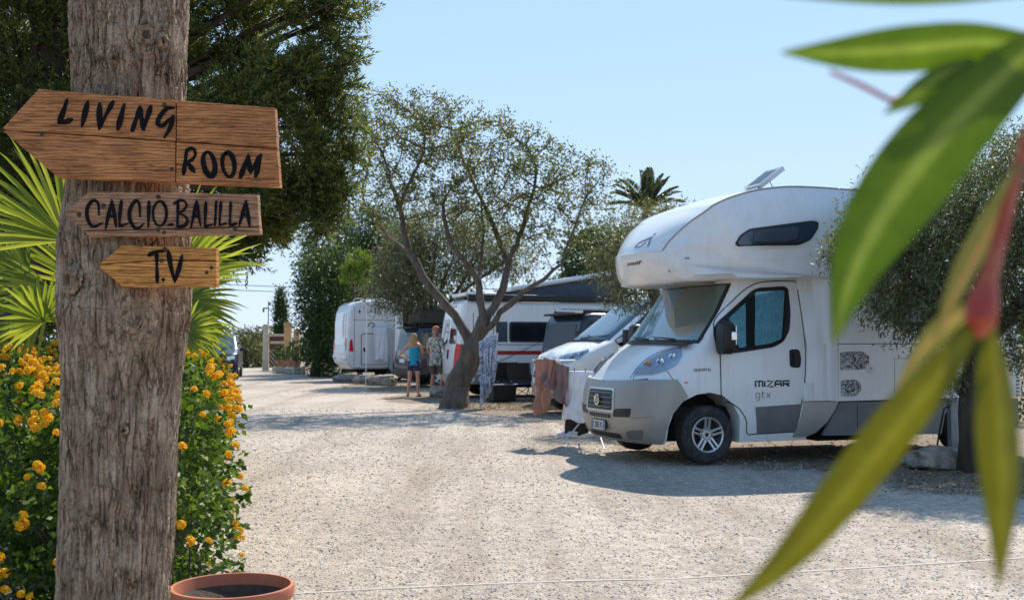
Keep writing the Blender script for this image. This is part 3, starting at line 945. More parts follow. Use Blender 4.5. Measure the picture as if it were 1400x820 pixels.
    def shell(rows, th=.01):
        g = B(); back = [[p + Vector((th, 0, -th * .6)) for p in r_] for r_ in rows]
        n = len(rows[0]); m_ = len(rows); vs = [p for r_ in rows for p in r_] + [p for r_ in back for p in r_]; fs = []; o_ = n * m_
        for i in range(m_ - 1):
            for k in range(n - 1):
                fs.append((i * n + k, i * n + k + 1, (i + 1) * n + k + 1, (i + 1) * n + k)); fs.append(tuple(o_ + q for q in (i * n + k, (i + 1) * n + k, (i + 1) * n + k + 1, i * n + k + 1)))
        for k in range(n - 1):
            fs.append((k, o_ + k, o_ + k + 1, k + 1)); q = (m_ - 1) * n; fs.append((q + k, q + k + 1, o_ + q + k + 1, o_ + q + k))
        for i in range(m_ - 1):
            fs.append((i * n, (i + 1) * n, o_ + (i + 1) * n, o_ + i * n)); e = n - 1; fs.append((i * n + e, o_ + i * n + e, o_ + (i + 1) * n + e, (i + 1) * n + e))
        g.add(vs, fs); return g
    shell(screen_grid(1.405, 2.12, .955, .006)).obj('windscreen_frame', MAT['black'], root)
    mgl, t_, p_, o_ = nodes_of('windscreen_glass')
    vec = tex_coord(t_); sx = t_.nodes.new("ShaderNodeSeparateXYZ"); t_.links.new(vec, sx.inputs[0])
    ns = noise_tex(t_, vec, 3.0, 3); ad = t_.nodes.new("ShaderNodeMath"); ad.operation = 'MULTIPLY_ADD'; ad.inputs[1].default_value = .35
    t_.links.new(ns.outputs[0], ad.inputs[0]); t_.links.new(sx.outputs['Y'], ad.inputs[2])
    rp = ramp(t_, [(.0, (.085, .135, .115)), (.20, (.115, .17, .15)), (.30, (.075, .22, .34)), (.9, (.12, .31, .45))]); t_.links.new(ad.outputs[0], rp.inputs[0])  # grey-green screen tone at right, blue at left is painted sky reflection
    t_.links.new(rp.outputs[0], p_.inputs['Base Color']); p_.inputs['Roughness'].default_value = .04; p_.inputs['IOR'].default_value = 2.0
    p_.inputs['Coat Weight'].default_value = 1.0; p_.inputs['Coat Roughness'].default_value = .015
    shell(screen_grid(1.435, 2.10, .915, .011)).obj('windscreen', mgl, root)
    g = B()
    for y0, y1 in ((-.55, .05), (.1, .7)):
        a = v.by_front((y0, 1.43), 'cab'); c = v.by_front((y1, 1.46), 'cab')
        g.tube([a[0] + a[1] * .035, (a[0] + c[0]) / 2 + Vector((-.05, 0, .03)), c[0] + c[1] * .03], [.012, .010, .006], 6)
    g.box((.72, -.2, 1.405), (.10, 1.5, .022)); g.obj('wiper', MAT['black'], root)
    # side doors: seam, window frame, panes, handle, lower panel (both sides)
    for sg in (-1, 1):
        sd = lambda p: v.by_side(p, 'cab', sg)
        dpoly = spline([(1.10, 1.30), (1.05, 1.64), (1.37, 1.96), (1.64, 2.12), (1.94, 2.165), (2.235, 2.165), (2.275, 1.4), (2.235, .87), (2.13, .345), (1.60, .335), (1.47, .345), (1.43, .50), (1.33, .64), (1.19, .72), (1.10, .735)], 5, True)
        g = B(); strip(g, sd, [(1.105, 1.30), (1.06, 1.64), (1.37, 1.95), (1.64, 2.115), (1.94, 2.16), (2.235, 2.165)], .014, .002)
        strip(g, sd, [(2.24, 2.165), (2.285, 1.4), (2.24, .87), (2.13, .345)], .014, .002)
        strip(g, sd, [(2.13, .345), (1.60, .335), (1.47, .345), (1.44, .50), (1.34, .64), (1.19, .725), (1.105, .735), (1.10, 1.30)], .014, .002)
        dr = g.obj('door_seam', MAT['seam'], root)
        wf = [(1.03, 1.56), (1.10, 1.66), (1.61, 2.045), (1.70, 2.075), (2.06, 2.10), (2.115, 2.07), (2.115, 1.77), (2.08, 1.56), (1.99, 1.43), (1.84, 1.36), (1.34, 1.295), (1.06, 1.275)]
        g = B(); patch(g, sd, rounded(wf, .05), .006, .1); dw = g.obj('door_window', MAT['black'], root)
        g = B(); patch(g, sd, rounded([(1.245, 1.70), (1.505, 1.90), (1.465, 1.365), (1.36, 1.352), (1.30, 1.50)], .02), .011, .08); g.obj('pane', MAT['screen'], dw)
        g = B(); patch(g, sd, rounded([(1.64, 2.02), (2.055, 2.05), (1.955, 1.46), (1.80, 1.405), (1.575, 1.375)], .03), .011, .08); g.obj('pane', MAT['screen'], dw)
        g = B(); patch(g, sd, rounded([(1.225, 1.715), (1.52, 1.945), (2.085, 2.075), (1.985, 1.45), (1.84, 1.385), (1.34, 1.325)], .04), .016, .12, depth=0); g.obj('glass', MAT['clear'], dw)
        g = B(); strip(g, sd, [(1.53, 1.92), (1.49, 1.37)], .07, .014, smooth=False); g.obj('window_divider', MAT['black'], dw)
        g = B(); patch(g, sd, rounded([(2.05, 1.12), (2.05, 1.335), (2.195, 1.335), (2.215, 1.22), (2.195, 1.11)], .04), .004, .05)
        hd = g.obj('door_handle', MAT['black'], root)
        g = B(); patch(g, sd, rounded([(2.10, 1.14), (2.10, 1.30), (2.16, 1.30), (2.17, 1.14)], .02), .025, .05); g.obj('grip', MAT['black'], hd)
        g = B(); patch(g, sd, [(1.56, .655), (2.205, .68), (2.125, .352), (1.60, .342)], .004, .1); g.obj('door_lower_panel', MAT['darkgrey'], root)
    nd = lambda p: v.by_side(p, 'cab', -1)
    g = B(); letters(g, nd, 'MIZAR', 1.565, .893, .074, .066, .030, .022, 0.0, {'M': 1.3, 'I': .06, 'Z': 1.1, 'A': 1.1, 'R': 1.1})
    g.obj('model_lettering', MAT['decal'], root)
    g = B(); letters(g, nd, 'gtx', 1.57, .765, .055, .075, .018, .009); g.obj('model_lettering', MAT['greydecal'], root)
    g = B(); letters(g, nd, 'DUCATO', .75, 1.085, .026, .026, .011, .007); g.obj('wing_lettering', MAT['decal'], root)
    g = B(); patch(g, nd, rounded([(.62, .945), (.62, .965), (.66, .965), (.66, .945)], .006), .008, .05); g.obj('side_repeater', MAT['amber'], root)
    # mirrors
    for sg in (-1, 1):
        g = B(); cx, cy, cz = 1.10, sg * 1.16, 1.47
        rings = []
        for z, a, b2 in ((-.19, .055, .07), (-.17, .085, .105), (-.10, .095, .12), (.08, .095, .12), (.16, .085, .11), (.195, .05, .07)):
            rr = rounded([(-a, -b2), (a * .75, -b2 * .9), (a * .75, b2 * .9), (-a, b2)], .05, 4)
            rings.append([Vector((cx + x, cy + y * .9, cz + z)) for x, y in rr])
        g.loft(rings); g.tube([(1.16, sg * .98, 1.36), (1.14, sg * 1.06, 1.38), (1.11, sg * 1.10, 1.40)], .05, 8)
        mr = g.obj('door_mirror', MAT['black'], root, ang=50)
        g = B(); g.box((cx + .077, cy, cz + .03), (.01, .17, .22)); g.obj('mirror_glass', MAT['chrome'], mr)
        g = B(); g.box((cx + .035, cy + sg * .108, cz + .02), (.075, .02, .10)); g.obj('indicator', MAT['chrome'], mr, bevel=.008)
    # alcove and living body in one moulding
    P0 = [(1.30, 2.15), (.95, 2.135), (.68, 2.13), (.56, 2.145), (.46, 2.22), (.375, 2.345), (.335, 2.425), (.322, 2.505), (.40, 2.61), (.53, 2.745), (.72, 2.90), (1.0, 3.06), (1.35, 3.195), (1.7, 3.285), (2.1, 3.335), (2.6, 3.345), (3.2, 3.33), (4.2, 3.28), (5.38, 3.22), (5.47, 3.16), (5.50, 3.0), (5.50, .72), (2.62, .70), (2.62, 1.6), (2.62, 2.185), (2.2, 2.18), (1.7, 2.15)]
    dense = [tuple(p) for p in spline(P0[:8], 4)[:-1]] + [tuple(p) for p in spline(P0[7:19], 5)] + P0[19:]
    N = len(dense); nrm = []
    for i in range(N):
        a = Vector(dense[i - 1]); c = Vector(dense[(i + 1) % N]); t = (c - a).normalized(); nrm.append(Vector((-t.y, t.x)))
    rings = []
    vv = [(-1.12, .66), (-1.12, .56), (-1.11, .40), (-1.08, .235), (-1.04, .11), (-.995, .0), (-.94, .0)] + [(y, 0.0) for y in np.linspace(-.82, .82, 15)]
    vv += [(-y, s_) for y, s_ in reversed(vv[:7])]
    for y, sh in vv:
        v1 = abs(y) / 1.12; rr = []
        for (x, z), n in zip(dense, nrm):
            roof = max(0.0, min(1.0, (z - 2.62) / .35))
            front = max(0.0, min(1.0, (1.25 - x) / .9)) if z > 2.05 else 0.0
            und = 1.0 if (x < 2.3 and z < 2.3) else 0.0
            s_ = sh * roof * (max(.12, min(1.0, (5.4 - x) / 1.4)) if z > 2.3 else 1) + (min(sh, .30) * .20) * (1 - roof) * (1 if x < 1.3 else .15)
            xx = x - n.x * s_ + .20 * front * v1 ** 2.5 + (.075 if z > 2.0 and x < 1.0 else 0) * front
            wside = 1.12 - .34 * (1 - max(0, min(1, (x - .25) / 1.3))) ** 2.3 if z > 2.0 else 1.12
            wedge = wside * .995 / 1.12
            hi = max(0.0, min(1.0, (z - 2.25) / .33)); hi = hi * hi * (3 - 2 * hi)
            if z > 2.25 and x < 1.5: wedge_hi = .995 - .42 * (1 - max(0, min(1, (x - .25) / 1.25))) ** 2.2; wedge_hi = min(wedge_hi, wside * .92); wedge = wedge * (1 - hi) + wedge_hi * hi
            av = abs(y); yy = math.copysign(av / .995 * wedge if av <= .995 else wedge + (av - .995) / .125 * (wside - wedge), y)
            zz = z - n.y * s_ - .045 * v1 ** 2 * roof + (0.02 * v1 ** 4 * und)
            rr.append(Vector((xx, yy, zz)))
        rings.append(rr)
    ab = B(); ab.loft(rings)
    v.surf('body', ab)
    body = ab.obj('living_body', W, root, ang=28)
    ic = min(range(N), key=lambda i: math.dist(dense[i], (.322, 2.505))); il = min(range(N), key=lambda i: math.dist(dense[i], (.375, 2.345)))
    ir = min(range(N), key=lambda i: math.dist(dense[i], (5.38, 3.22)))
    nr = len(vv); crease = set()
    for r_ in (5, nr - 6):                       # arch edge of the roof
        for i in range(ic, ir): crease.add(frozenset((r_ * N + i, r_ * N + i + 1)))
    for r_ in range(5, nr - 6): crease.add(frozenset((r_ * N + ic, (r_ + 1) * N + ic)))
    at_ = body.data.attributes.get('sharp_edge') or body.data.attributes.new('sharp_edge', 'BOOLEAN', 'EDGE')
    for e in body.data.edges:
        if frozenset(e.vertices) in crease: at_.data[e.index].value = True
    bs = lambda p: v.by_side(p, 'body', -1)
    for r_ in (5, nr - 6):                       # slim trim along the roof arch, and along the nose crease
        g = B(); g.tube([rings[r_][i] + Vector((0, 0, .002)) for i in range(ic, ir + 1)], .011, 5); g.obj('roof_trim', MAT['greyplastic'], root, fixn=False)
    g = B(); g.tube([rings[r_][ic] for r_ in range(5, nr - 5)], .007, 5); g.obj('roof_trim', MAT['white2'], root, fixn=False)
    # alcove windows
    for sg in (-1, 1):
        bsd = lambda p: v.by_side(p, 'body', sg)
        wp = [(1.27, 2.575), (1.33, 2.68), (1.45, 2.755), (2.32, 2.885), (2.41, 2.87), (2.40, 2.80), (2.29, 2.65), (2.12, 2.58), (1.30, 2.545)]
        g = B(); patch(g, bsd, rounded([(x + (x - 1.83) * .06, z + (z - 2.70) * .22) for x, z in wp], .05), .010, .1); wn = g.obj('alcove_window', MAT['white2'], root)
        g = B(); patch(g, bsd, rounded(wp, .045), .016, .1); g.obj('window_frame', MAT['black'], wn)
        g = B(); patch(g, bsd, rounded([(1.30, 2.585), (1.35, 2.67), (1.46, 2.735), (2.32, 2.865), (2.385, 2.85), (2.37, 2.80), (2.26, 2.66), (2.10, 2.60), (1.33, 2.56)], .04), .021, .1)
        g.obj('pane', MAT['glassblue'], wn)
        g = B(); patch(g, bsd, rounded([(1.50, 2.60), (1.49, 2.71), (1.56, 2.745), (2.05, 2.80), (2.11, 2.78), (2.09, 2.66), (1.98, 2.62)], .05), .030, .1); g.obj('window_blind', MAT['navylight'], wn)
        g = B(); strip(g, bsd, [(1.52, 2.59), (1.9, 2.60), (2.08, 2.645)], .028, .032); g.obj('window_stay', MAT['black'], wn)
    # alcove front: swoosh mark, small maker lettering and arrow, marker lamp, underside recess
    ap = lambda q: v.by_pix(q, 'body')
    g = B(); strip(g, ap, [(868, 338), (874, 332), (883, 328), (889, 326), (886, 337)], .030, .004); strip(g, ap, [(868, 338), (876, 337), (884, 330)], .018, .004); strip(g, ap, [(888, 326), (893, 324)], .02, .004); strip(g, ap, [(893, 322), (897, 318.5)], .02, .004)
    g.obj('alcove_emblem', MAT['greydecal'], root)
    g = B()
    for k, (x0, x1) in enumerate(((858.5, 860.5), (861.5, 863), (864, 865.5), (866.2, 868), (869, 870.5), (871.3, 873), (873.8, 875.5))):
        yb = 362.8 - (x0 - 858) * .13
        strip(g, ap, [(x0, yb), (x0, yb - 2.2 - (k % 3) * .5), (x1, yb - 2.2)], .013, .003, smooth=False); strip(g, ap, [(x0, yb), (x1, yb - .2)], .012, .003, smooth=False)
    strip(g, ap, [(873, 358.6), (876, 356.6), (877.5, 358.2)], .016, .003, smooth=False)
    g.obj('maker_lettering', MAT['decal'], root)
    for q in ((916, 370),):
        c0 = ap(q); mm = Matrix.Translation(c0[0]) @ c0[1].to_track_quat('Z', 'Y').to_matrix().to_4x4()
        g = B(); g.lathe([(0, .012), (.022, .012), (.034, .006), (.05, .0)], 18, mm); ml = g.obj('marker_lamp', W2, root)
        g = B(); g.lathe([(0, .02), (.012, .018), (.014, .01)], 12, mm); g.obj('bulb', MAT['greydecal'], ml)
    c0 = ap((939.5, 353)); g = B(); g.box(c0[0] + c0[1] * .004, (.05, .012, .016)); g.obj('side_marker', MAT['greydecal'], root)
    g = B(); g.box((1.0, 0, 2.128), (.55, 1.2, .02)); g.obj('under_alcove_panel', MAT['greyplastic'], root)
    # roof hatch standing open
    g = B(); g.box((2.30, -.05, 3.36), (.40, .36, .06)); hb = g.obj('roof_hatch', W2, root, bevel=.01)
    rt = Matrix.Rotation(R(-36), 3, 'Y')
    hc = Vector((2.34, -.05, 3.535))
    g = B()
    for dy in (-.17, .17): g.box(hc + rt @ Vector((0, dy, 0)), (.44, .05, .06), rt)
    for dx in (-.195, .195): g.box(hc + rt @ Vector((dx, 0, 0)), (.05, .30, .058), rt)
    hl = g.obj('hatch_lid', MAT['silver'], hb)
    g = B(); g.box(hc + rt @ Vector((0, 0, .012)), (.36, .32, .03), rt); g.obj('hatch_pane', MAT['lens'], hb)
    g = B(); g.tube([(2.40, -.2, 3.37), hc + rt @ Vector((.0, -.10, -.03))], .006, 5); g.obj('hatch_stay', MAT['greydecal'], hb)
    # fairing between cab and body, flares, skirts
    for sg in (-1, 1):
        g = B(); rings = []
        for z, x0, x1 in ((.715, 2.29, 2.66), (.95, 2.27, 2.66), (1.4, 2.31, 2.66), (1.9, 2.28, 2.66), (2.19, 2.25, 2.66)):
            yi = interp(WD, z)
            rings.append([Vector((x0, sg * (yi - .06), z)), Vector((x0, sg * (yi + .012), z)), Vector((x0 + .03, sg * (yi + .028), z)), Vector((x0 + .16, sg * (yi + .075), z)), Vector((x1 - .13, sg * 1.085, z)), Vector((x1 - .10, sg * 1.118, z)), Vector((x1 - .05, sg * 1.128, z)), Vector((x1, sg * 1.128, z)), Vector((x1, sg * .9, z))])
        g.loft(rings); fa = g.obj('fairing', W2, root, ang=25)
        g = B(); rings = []
        for z, x0, x1, y1 in ((.285, 2.10, 2.32, 1.0), (.33, 2.12, 2.42, 1.04), (.45, 2.17, 2.54, 1.09), (.58, 2.21, 2.62, 1.125), (.705, 2.24, 2.68, 1.14)):
            rings.append([Vector((x0, sg * .9, z)), Vector((x0, sg * (interp(WD, z) + .012), z)), Vector(((x0 + x1) / 2, sg * ((y1 + interp(WD, z)) / 2 + .012), z)), Vector((x1 - .03, sg * y1, z)), Vector((x1, sg * (y1 - .02), z)), Vector((x1, sg * .9, z))])
        g.loft(rings); g.obj('side_flare', MAT['greyplastic'], root, ang=25)
        g = B(); g.box((2.285, sg * 1.045, .82), (.14, .06, .22)); g.obj('fuel_flap', W, root, bevel=.01)
        g = B(); g.prism(rounded([(2.45, .30), (2.70, .695), (5.46, .695), (5.46, .34), (5.20, .30), (5.15, .52), (4.97, .66), (4.47, .66), (4.28, .52), (4.22, .27)], .02), lambda a, b_, w_, s=sg: Vector((a, w_ * s, b_)), (1.06, 1.105))
        g.obj('skirt', MAT['darkgrey'], root)
        g = B(); g.box((3.25, sg * 1.112, .52), (.16, .008, .03)); g.obj('side_reflector', MAT['red'], root)
        g = B(); strip(g, lambda p: (Vector((p[0], sg * 1.105, p[1])), Vector((0, sg, 0))), [(2.95, .30), (2.95, .68)], .008, .001, smooth=False); g.obj('skirt_seam', MAT['seam'], root)
        make_wheel(root, .95, sg * .885, steer=R(0)); make_wheel(root, 4.72, sg * .90)
    g = B(); g.box((2.9, 0, .48), (4.6, 1.62, .36)); g.box((.8, 0, .5), (1.0, 1.15, .4)); g.box((3.3, -.5, .25), (1.2, .3, .12)); g.tube([(1.5, .3, .27), (4.6, .3, .27)], .05, 8); g.tube([(.95, -.8, .34), (.95, .8, .34)], .05, 8); g.tube([(4.72, -.8, .34), (4.72, .8, .34)], .05, 8)
    g.obj('underbody', MAT['void'], root)
    g = B()
    for sg in (-1, 1): g.prism([(a, b_ if b_ > .1 else .25) for a, b_ in arch], lambda a, b_, w_, s=sg: Vector((a, w_ * s, b_)), (.58, .605))
    g.obj('wheel_arch_liner', MAT['void'], root)
    # speckled leopard-like decals, body-line, gas locker lock
    md, t_, p_, o_ = nodes_of('speckled_decal')
    vec = tex_coord(t_); ns = noise_tex(t_, vec, 30, 1.5, .5, 2.2); rp = ramp(t_, [(.49, (.03, .03, .035)), (.52, (.55, .55, .55))]); t_.links.new(ns.outputs[0], rp.inputs[0]); t_.links.new(rp.outputs[0], p_.inputs['Base Color']); p_.inputs['Roughness'].default_value = .45
    g = B(); patch(g, bs, rounded([(2.70, 1.30), (3.02, 1.31), (3.12, 1.25), (3.12, 1.14), (3.05, 1.09), (2.70, 1.08)], .02), .003, .12); g.obj('speckled_decal', md, root)
    g = B(); patch(g, bs, rounded([(2.70, .96), (2.92, .97), (3.0, .91), (3.0, .83), (2.93, .77), (2.70, .76)], .03), .003, .12); g.obj('speckled_decal', md, root)
    g = B(); patch(g, bs, rounded([(4.4, .80), (4.4, .98), (4.62, 1.12), (4.68, .9), (4.6, .80)], .04), .003, .12); g.obj('speckled_decal', md, root)
    c0 = bs((3.13, 1.10)); mm = Matrix.Translation(c0[0]) @ Vector((0, -1, 0)).to_track_quat('Z', 'Y').to_matrix().to_4x4()
    g = B(); g.lathe([(0, .018), (.025, .018), (.03, .012), (.05, .012), (.06, .0)], 22, mm); wl = g.obj('water_filler_cap', W2, root)
    g = B(); g.lathe([(0, .022), (.012, .022), (.012, .012)], 12, mm); g.obj('lock', MAT['greydecal'], wl)
    g = B(); strip(g, bs, [(2.66, 2.3), (2.665, 1.5), (2.66, .72)], .014, .001, smooth=False); strip(g, bs, [(2.66, 1.40), (5.2, 1.40)], .010, .001, smooth=False)
    for x0 in (3.5, 4.35): strip(g, bs, [(x0, .78), (x0, 1.22), (x0 + .55, 1.22), (x0 + .55, .78), (x0, .78)], .008, .001, smooth=False)
    g.obj('body_seam', MAT['seam'], root)
    g = B(); patch(g, bs, rounded([(3.5, 1.62), (3.5, 2.15), (4.5, 2.15), (4.5, 1.62)], .08), .02, .15); sw = g.obj('side_window', MAT['black'], root)
    g = B(); patch(g, bs, rounded([(3.55, 1.67), (3.55, 2.10), (4.45, 2.10), (4.45, 1.67)], .06), .026, .15); g.obj('pane', MAT['glassdark'], sw)
    g = B()
    for k in range(9): g.box((5.44, -1.125, .74 + k * .045), (.05, .012, .022))
    g.obj('corner_vent', MAT['greydecal'], root)
    return v
motorhome()
# ================================================================== the other vehicles
def nose_shell(v, tabs, zs, XE, mat, name='cab_body', cuts=None, ang=32, k=16, ks=7):
    XF, WD, CD, NE = tabs
    def half(z): return plan(interp(XF, z), interp(WD, z), interp(CD, z), interp(NE, z), XE, k, ks)
    def ring(z):
        h = half(z); return [Vector((x, -y, z)) for x, y in reversed(h)] + [Vector((x, y, z)) for x, y in h[1:]]
    b = B(); b.loft([ring(z) for z in zs]); v.surf(name, b)
    o = b.obj(name, mat, v.root, ang=ang)
    if cuts: boolcut(o, cuts)
    return o, half
def arch_cut(x, r, zc, y0=.62, y1=1.6):
    out = []
    for sg in (-1, 1):
        c = B(); c.prism([(x + r * math.cos(a), max(.02, zc + r * math.sin(a))) for a in np.linspace(-.9, PI + .9, 18)], lambda a, b_, w_, s=sg: Vector((a, w_ * s, b_)), (y0, y1)); out.append(c)
    return out
def panel(v, key, how, poly, name, mat, parent=None, off=.006, h=.15, rnd=.04, sg=-1, depth=.012):
    fn = {'side': lambda p: v.by_side(p, key, sg), 'front': lambda p: v.by_front(p, key), 'rear': lambda p: v.by_rear(p, key)}[how]
    b = B(); patch(b, fn, rounded(poly, rnd) if rnd else poly, off, h, depth=depth)
    return b.obj(name, mat, parent or v.root)
def seams(v, key, how, lines, name='panel_seam', wd=.018, sg=-1, mat=None, off=.002):
    fn = {'side': lambda p: v.by_side(p, key, sg), 'front': lambda p: v.by_front(p, key), 'rear': lambda p: v.by_rear(p, key)}[how]
    b = B()
    for L in lines: strip(b, fn, L, wd, off, smooth=False)
    return b.obj(name, mat or MAT['seam'], v.root)
def box_shell(v, prof, W, rnd, mat, name, nose=0.0, ang=30):
    """closed side profile swept across the width, edges rounded by rnd; nose: how far the front bows"""
    N = len(prof); nrm = []
    for i in range(N):
        a = Vector(prof[i - 1]); c = Vector(prof[(i + 1) % N]); t = (c - a).normalized(); nrm.append(Vector((-t.y, t.x)))
    ar = sum(prof[i - 1][0] * prof[i][1] - prof[i][0] * prof[i - 1][1] for i in range(N))
    s0 = -1 if ar > 0 else 1
    rings = []
    vv = [(-1, 1.0), (-1 + rnd / W * .06, .62), (-1 + rnd / W * .3, .29), (-1 + rnd / W * .65, .07), (-1 + rnd / W, 0)] + [(y, 0) for y in np.linspace(-.7, .7, 7)]
    vv += [(-y, s) for y, s in reversed(vv[:5])]
    xmin = min(p[0] for p in prof)
    for y, s in vv:
        rings.append([Vector((p[0] - s0 * n.x * s * rnd + nose * max(0, 1 - (p[0] - xmin) / .8) * abs(y) ** 2.5, y * W, p[1] - s0 * n.y * s * rnd)) for p, n in zip(prof, nrm)])
    b = B(); b.loft(rings); v.surf(name, b)
    return b.obj(name, mat, v.root, ang=ang)

# ------------------------------------------------------------------ white low-profile van next to the alcove motorhome
def white_van():
    v = Veh('white_van', (.58, 22.1), 22); root = v.root
    tag(root, 'white van with raked windscreen parked behind the laundry, left of the alcove motorhome', 'van')
    XF = [(.24, .12), (.4, .03), (.6, .0), (.9, .03), (1.1, .10), (1.18, .20), (1.26, .40), (1.34, .62), (1.42, .86), (1.46, .98), (1.55, 1.10), (2.0, 1.72), (2.3, 2.12), (2.42, 2.35)]
    WD = [(.24, .95), (.6, 1.0), (1.1, 1.0), (1.4, .97), (2.3, .85), (2.42, .8)]; CD = [(.24, .5), (1.1, .55), (1.3, .45), (1.45, .32), (2.42, .25)]; NE = [(.24, 2.5), (1.3, 2.6), (1.5, 3), (2.42, 3)]
    zs = [.24, .3, .4, .5, .6, .75, .9, 1.0, 1.08, 1.13, 1.18, 1.22, 1.26, 1.30, 1.34, 1.38, 1.42, 1.46, 1.5, 1.6, 1.75, 1.9, 2.05, 2.2, 2.3, 2.38, 2.42]
    nose_shell(v, (XF, WD, CD, NE), zs, 3.3, MAT['white'], cuts=arch_cut(.95, .42, .36))
    K = 'cab_body'
    panel(v, K, 'front', [(-.78, .35), (-.80, .60), (.80, .60), (.78, .35)], 'bumper', MAT['greyplastic'], off=.02, rnd=.06)
    gr = panel(v, K, 'front', [(-.48, .72), (-.40, 1.08), (.40, 1.08), (.48, .72)], 'grille', MAT['black'], off=.012, rnd=.05)
    for k in range(4):
        b = B(); z = .78 + k * .075; L = [v.by_front((y, z), K) for y in np.linspace(-.38, .38, 9)]
        b.tube([p[0] + p[1] * .02 for p in L], .012, 5); b.obj('slat', MAT['silver'], root)
    panel(v, K, 'front', [(-.26, .42), (-.26, .53), (.26, .53), (.26, .42)], 'number_plate', MAT['plate'], off=.03, rnd=0)
    panel(v, K, 'front', [(-.55, .24), (-.55, .33), (.55, .33), (.55, .24)], 'lower_intake', MAT['black'], off=.012, rnd=.02)
    dv = Vector((.75, .62, 0)).normalized()
    for sg in (-1, 1):
        fn = lambda p: v.hit(Vector((p[0] - 3 * .75, sg * (p[1] + 3 * .62), p[2])) if len(p) > 2 else None, Vector((.75, -sg * .62, 0)).normalized(), K)
        prm = lambda p: v.hit(Vector((.35 + p[0] * .62 - 2.25, sg * (.80 + p[0] * .75 + 1.86), p[1])), Vector((.75, -sg * .62, 0)).normalized(), K)
        b = B(); patch(b, prm, [(-.40, 1.02), (-.34, 1.14), (-.05, 1.24), (.28, 1.34), (.33, 1.26), (.20, 1.10), (-.1, .98)], .006, .06); hl = b.obj('headlight', MAT['lampbody'], root)
        b = B(); patch(b, prm, [(-.36, 1.03), (-.31, 1.12), (-.05, 1.21), (.24, 1.30), (.28, 1.25), (.17, 1.11), (-.1, 1.0)], .018, .06, depth=0); b.obj('lens', MAT['lens'], hl)
        for u, z, r_ in ((-.2, 1.09, .05), (-.02, 1.14, .055), (.15, 1.2, .045)):
            h_ = prm((u, z))
            if h_:
                mm = Matrix.Translation(h_[0] + h_[1] * .008) @ h_[1].to_track_quat('Z', 'X').to_matrix().to_4x4(); b = B(); b.lathe([(0, .004), (r_ * .5, .0), (r_, .008)], 14, mm); b.obj('lamp', MAT['chrome'], hl)
        w_ = panel(v, K, 'side', [(1.16, 1.46), (1.42, 1.62), (2.02, 2.08), (2.95, 2.10), (2.95, 1.36), (1.3, 1.34)], 'side_window', MAT['glassdark'], sg=sg, off=.008, rnd=.06)
        seams(v, K, 'side', [[(1.2, .5), (1.18, 1.3)], [(2.2, .35), (2.22, 2.1)], [(1.55, .4), (2.2, .4)]], 'door_seam', sg=sg)
        panel(v, K, 'side', [(1.95, 1.12), (1.95, 1.2), (2.12, 1.2), (2.12, 1.12)], 'door_handle', MAT['black'], sg=sg, off=.02, rnd=.03)
        panel(v, K, 'side', [(.62, .80), (.62, .94), (.98, .94), (.98, .80)] if False else [(1.5, .42), (1.5, .62), (3.2, .62), (3.2, .42)], 'side_moulding', MAT['greyplastic'], sg=sg, off=.015, rnd=.03)
        b = B(); b.loft([[Vector((1.36 + x, sg * (1.12 + y), 1.52 + z)) for x, y in rounded([(-.06, -.10), (.06, -.08), (.06, .10), (-.06, .08)], .04)] for z in (-.17, -.14, .12, .16)]); b.tube([(1.42, sg * .94, 1.42), (1.38, sg * 1.05, 1.44)], .04, 6); b.obj('door_mirror', MAT['black'], root)
        make_wheel(root, .95, sg * .87, .35); make_wheel(root, 4.6, sg * .9, .35)
    # windscreen
    rows = []
    XFi = lambda z: interp(XF, z)
    for z in np.linspace(1.48, 2.30, 9):
        L = plan(XFi(z), interp(WD, z), interp(CD, z), interp(NE, z), 3.3, 30, 3); L = [(x, y) for x, y in L if y <= interp(WD, z) * .90]; L = resample(L, 8)
        rows.append([Vector((x - .012, -y, z + .008)) for x, y in reversed(L)] + [Vector((x - .012, y, z + .008)) for x, y in L[1:]])
    b = B(); n = len(rows[0]); b.add([p for r in rows for p in r], [(i * n + k, i * n + k + 1, (i + 1) * n + k + 1, (i + 1) * n + k) for i in range(8) for k in range(n - 1)])
    ws = b.obj('windscreen', MAT['wsblue'], root); sm = ws.modifiers.new('s', 'SOLIDIFY'); sm.thickness = .01
    b = B(); b.box((1.0, 0, 1.475), (.12, 1.5, .02)); b.tube([(1.02, -.5, 1.50), (1.1, .1, 1.58)], .012, 5); b.obj('wiper', MAT['black'], root)
    seams(v, K, 'front', [[(-.62, 1.16), (-.3, 1.13), (.3, 1.13), (.62, 1.16)]], 'bonnet_seam')
    # living part, low profile
    box_shell(v, [(2.5, 2.40), (3.2, 2.72), (3.8, 2.80), (7.0, 2.78), (7.1, 2.6), (7.1, .55), (3.25, .5), (3.25, 2.2)], 1.1, .12, MAT['white2'], 'living_body')
    for sg in (-1, 1):
        panel(v, 'living_body', 'side', [(4.2, 1.5), (4.2, 2.05), (5.4, 2.05), (5.4, 1.5)], 'side_window', MAT['glassdark'], sg=sg, off=.02, rnd=.08)
    b = B(); b.box((3.8, 0, .42), (6, 1.6, .3)); b.obj('underbody', MAT['void'], root)
MAT['wsblue'] = glassmat('sky_blue_windscreen', (.05, .09, .13)); MAT['wsblue'].node_tree.nodes['Principled BSDF'].inputs['IOR'].default_value = 1.8
white_van()

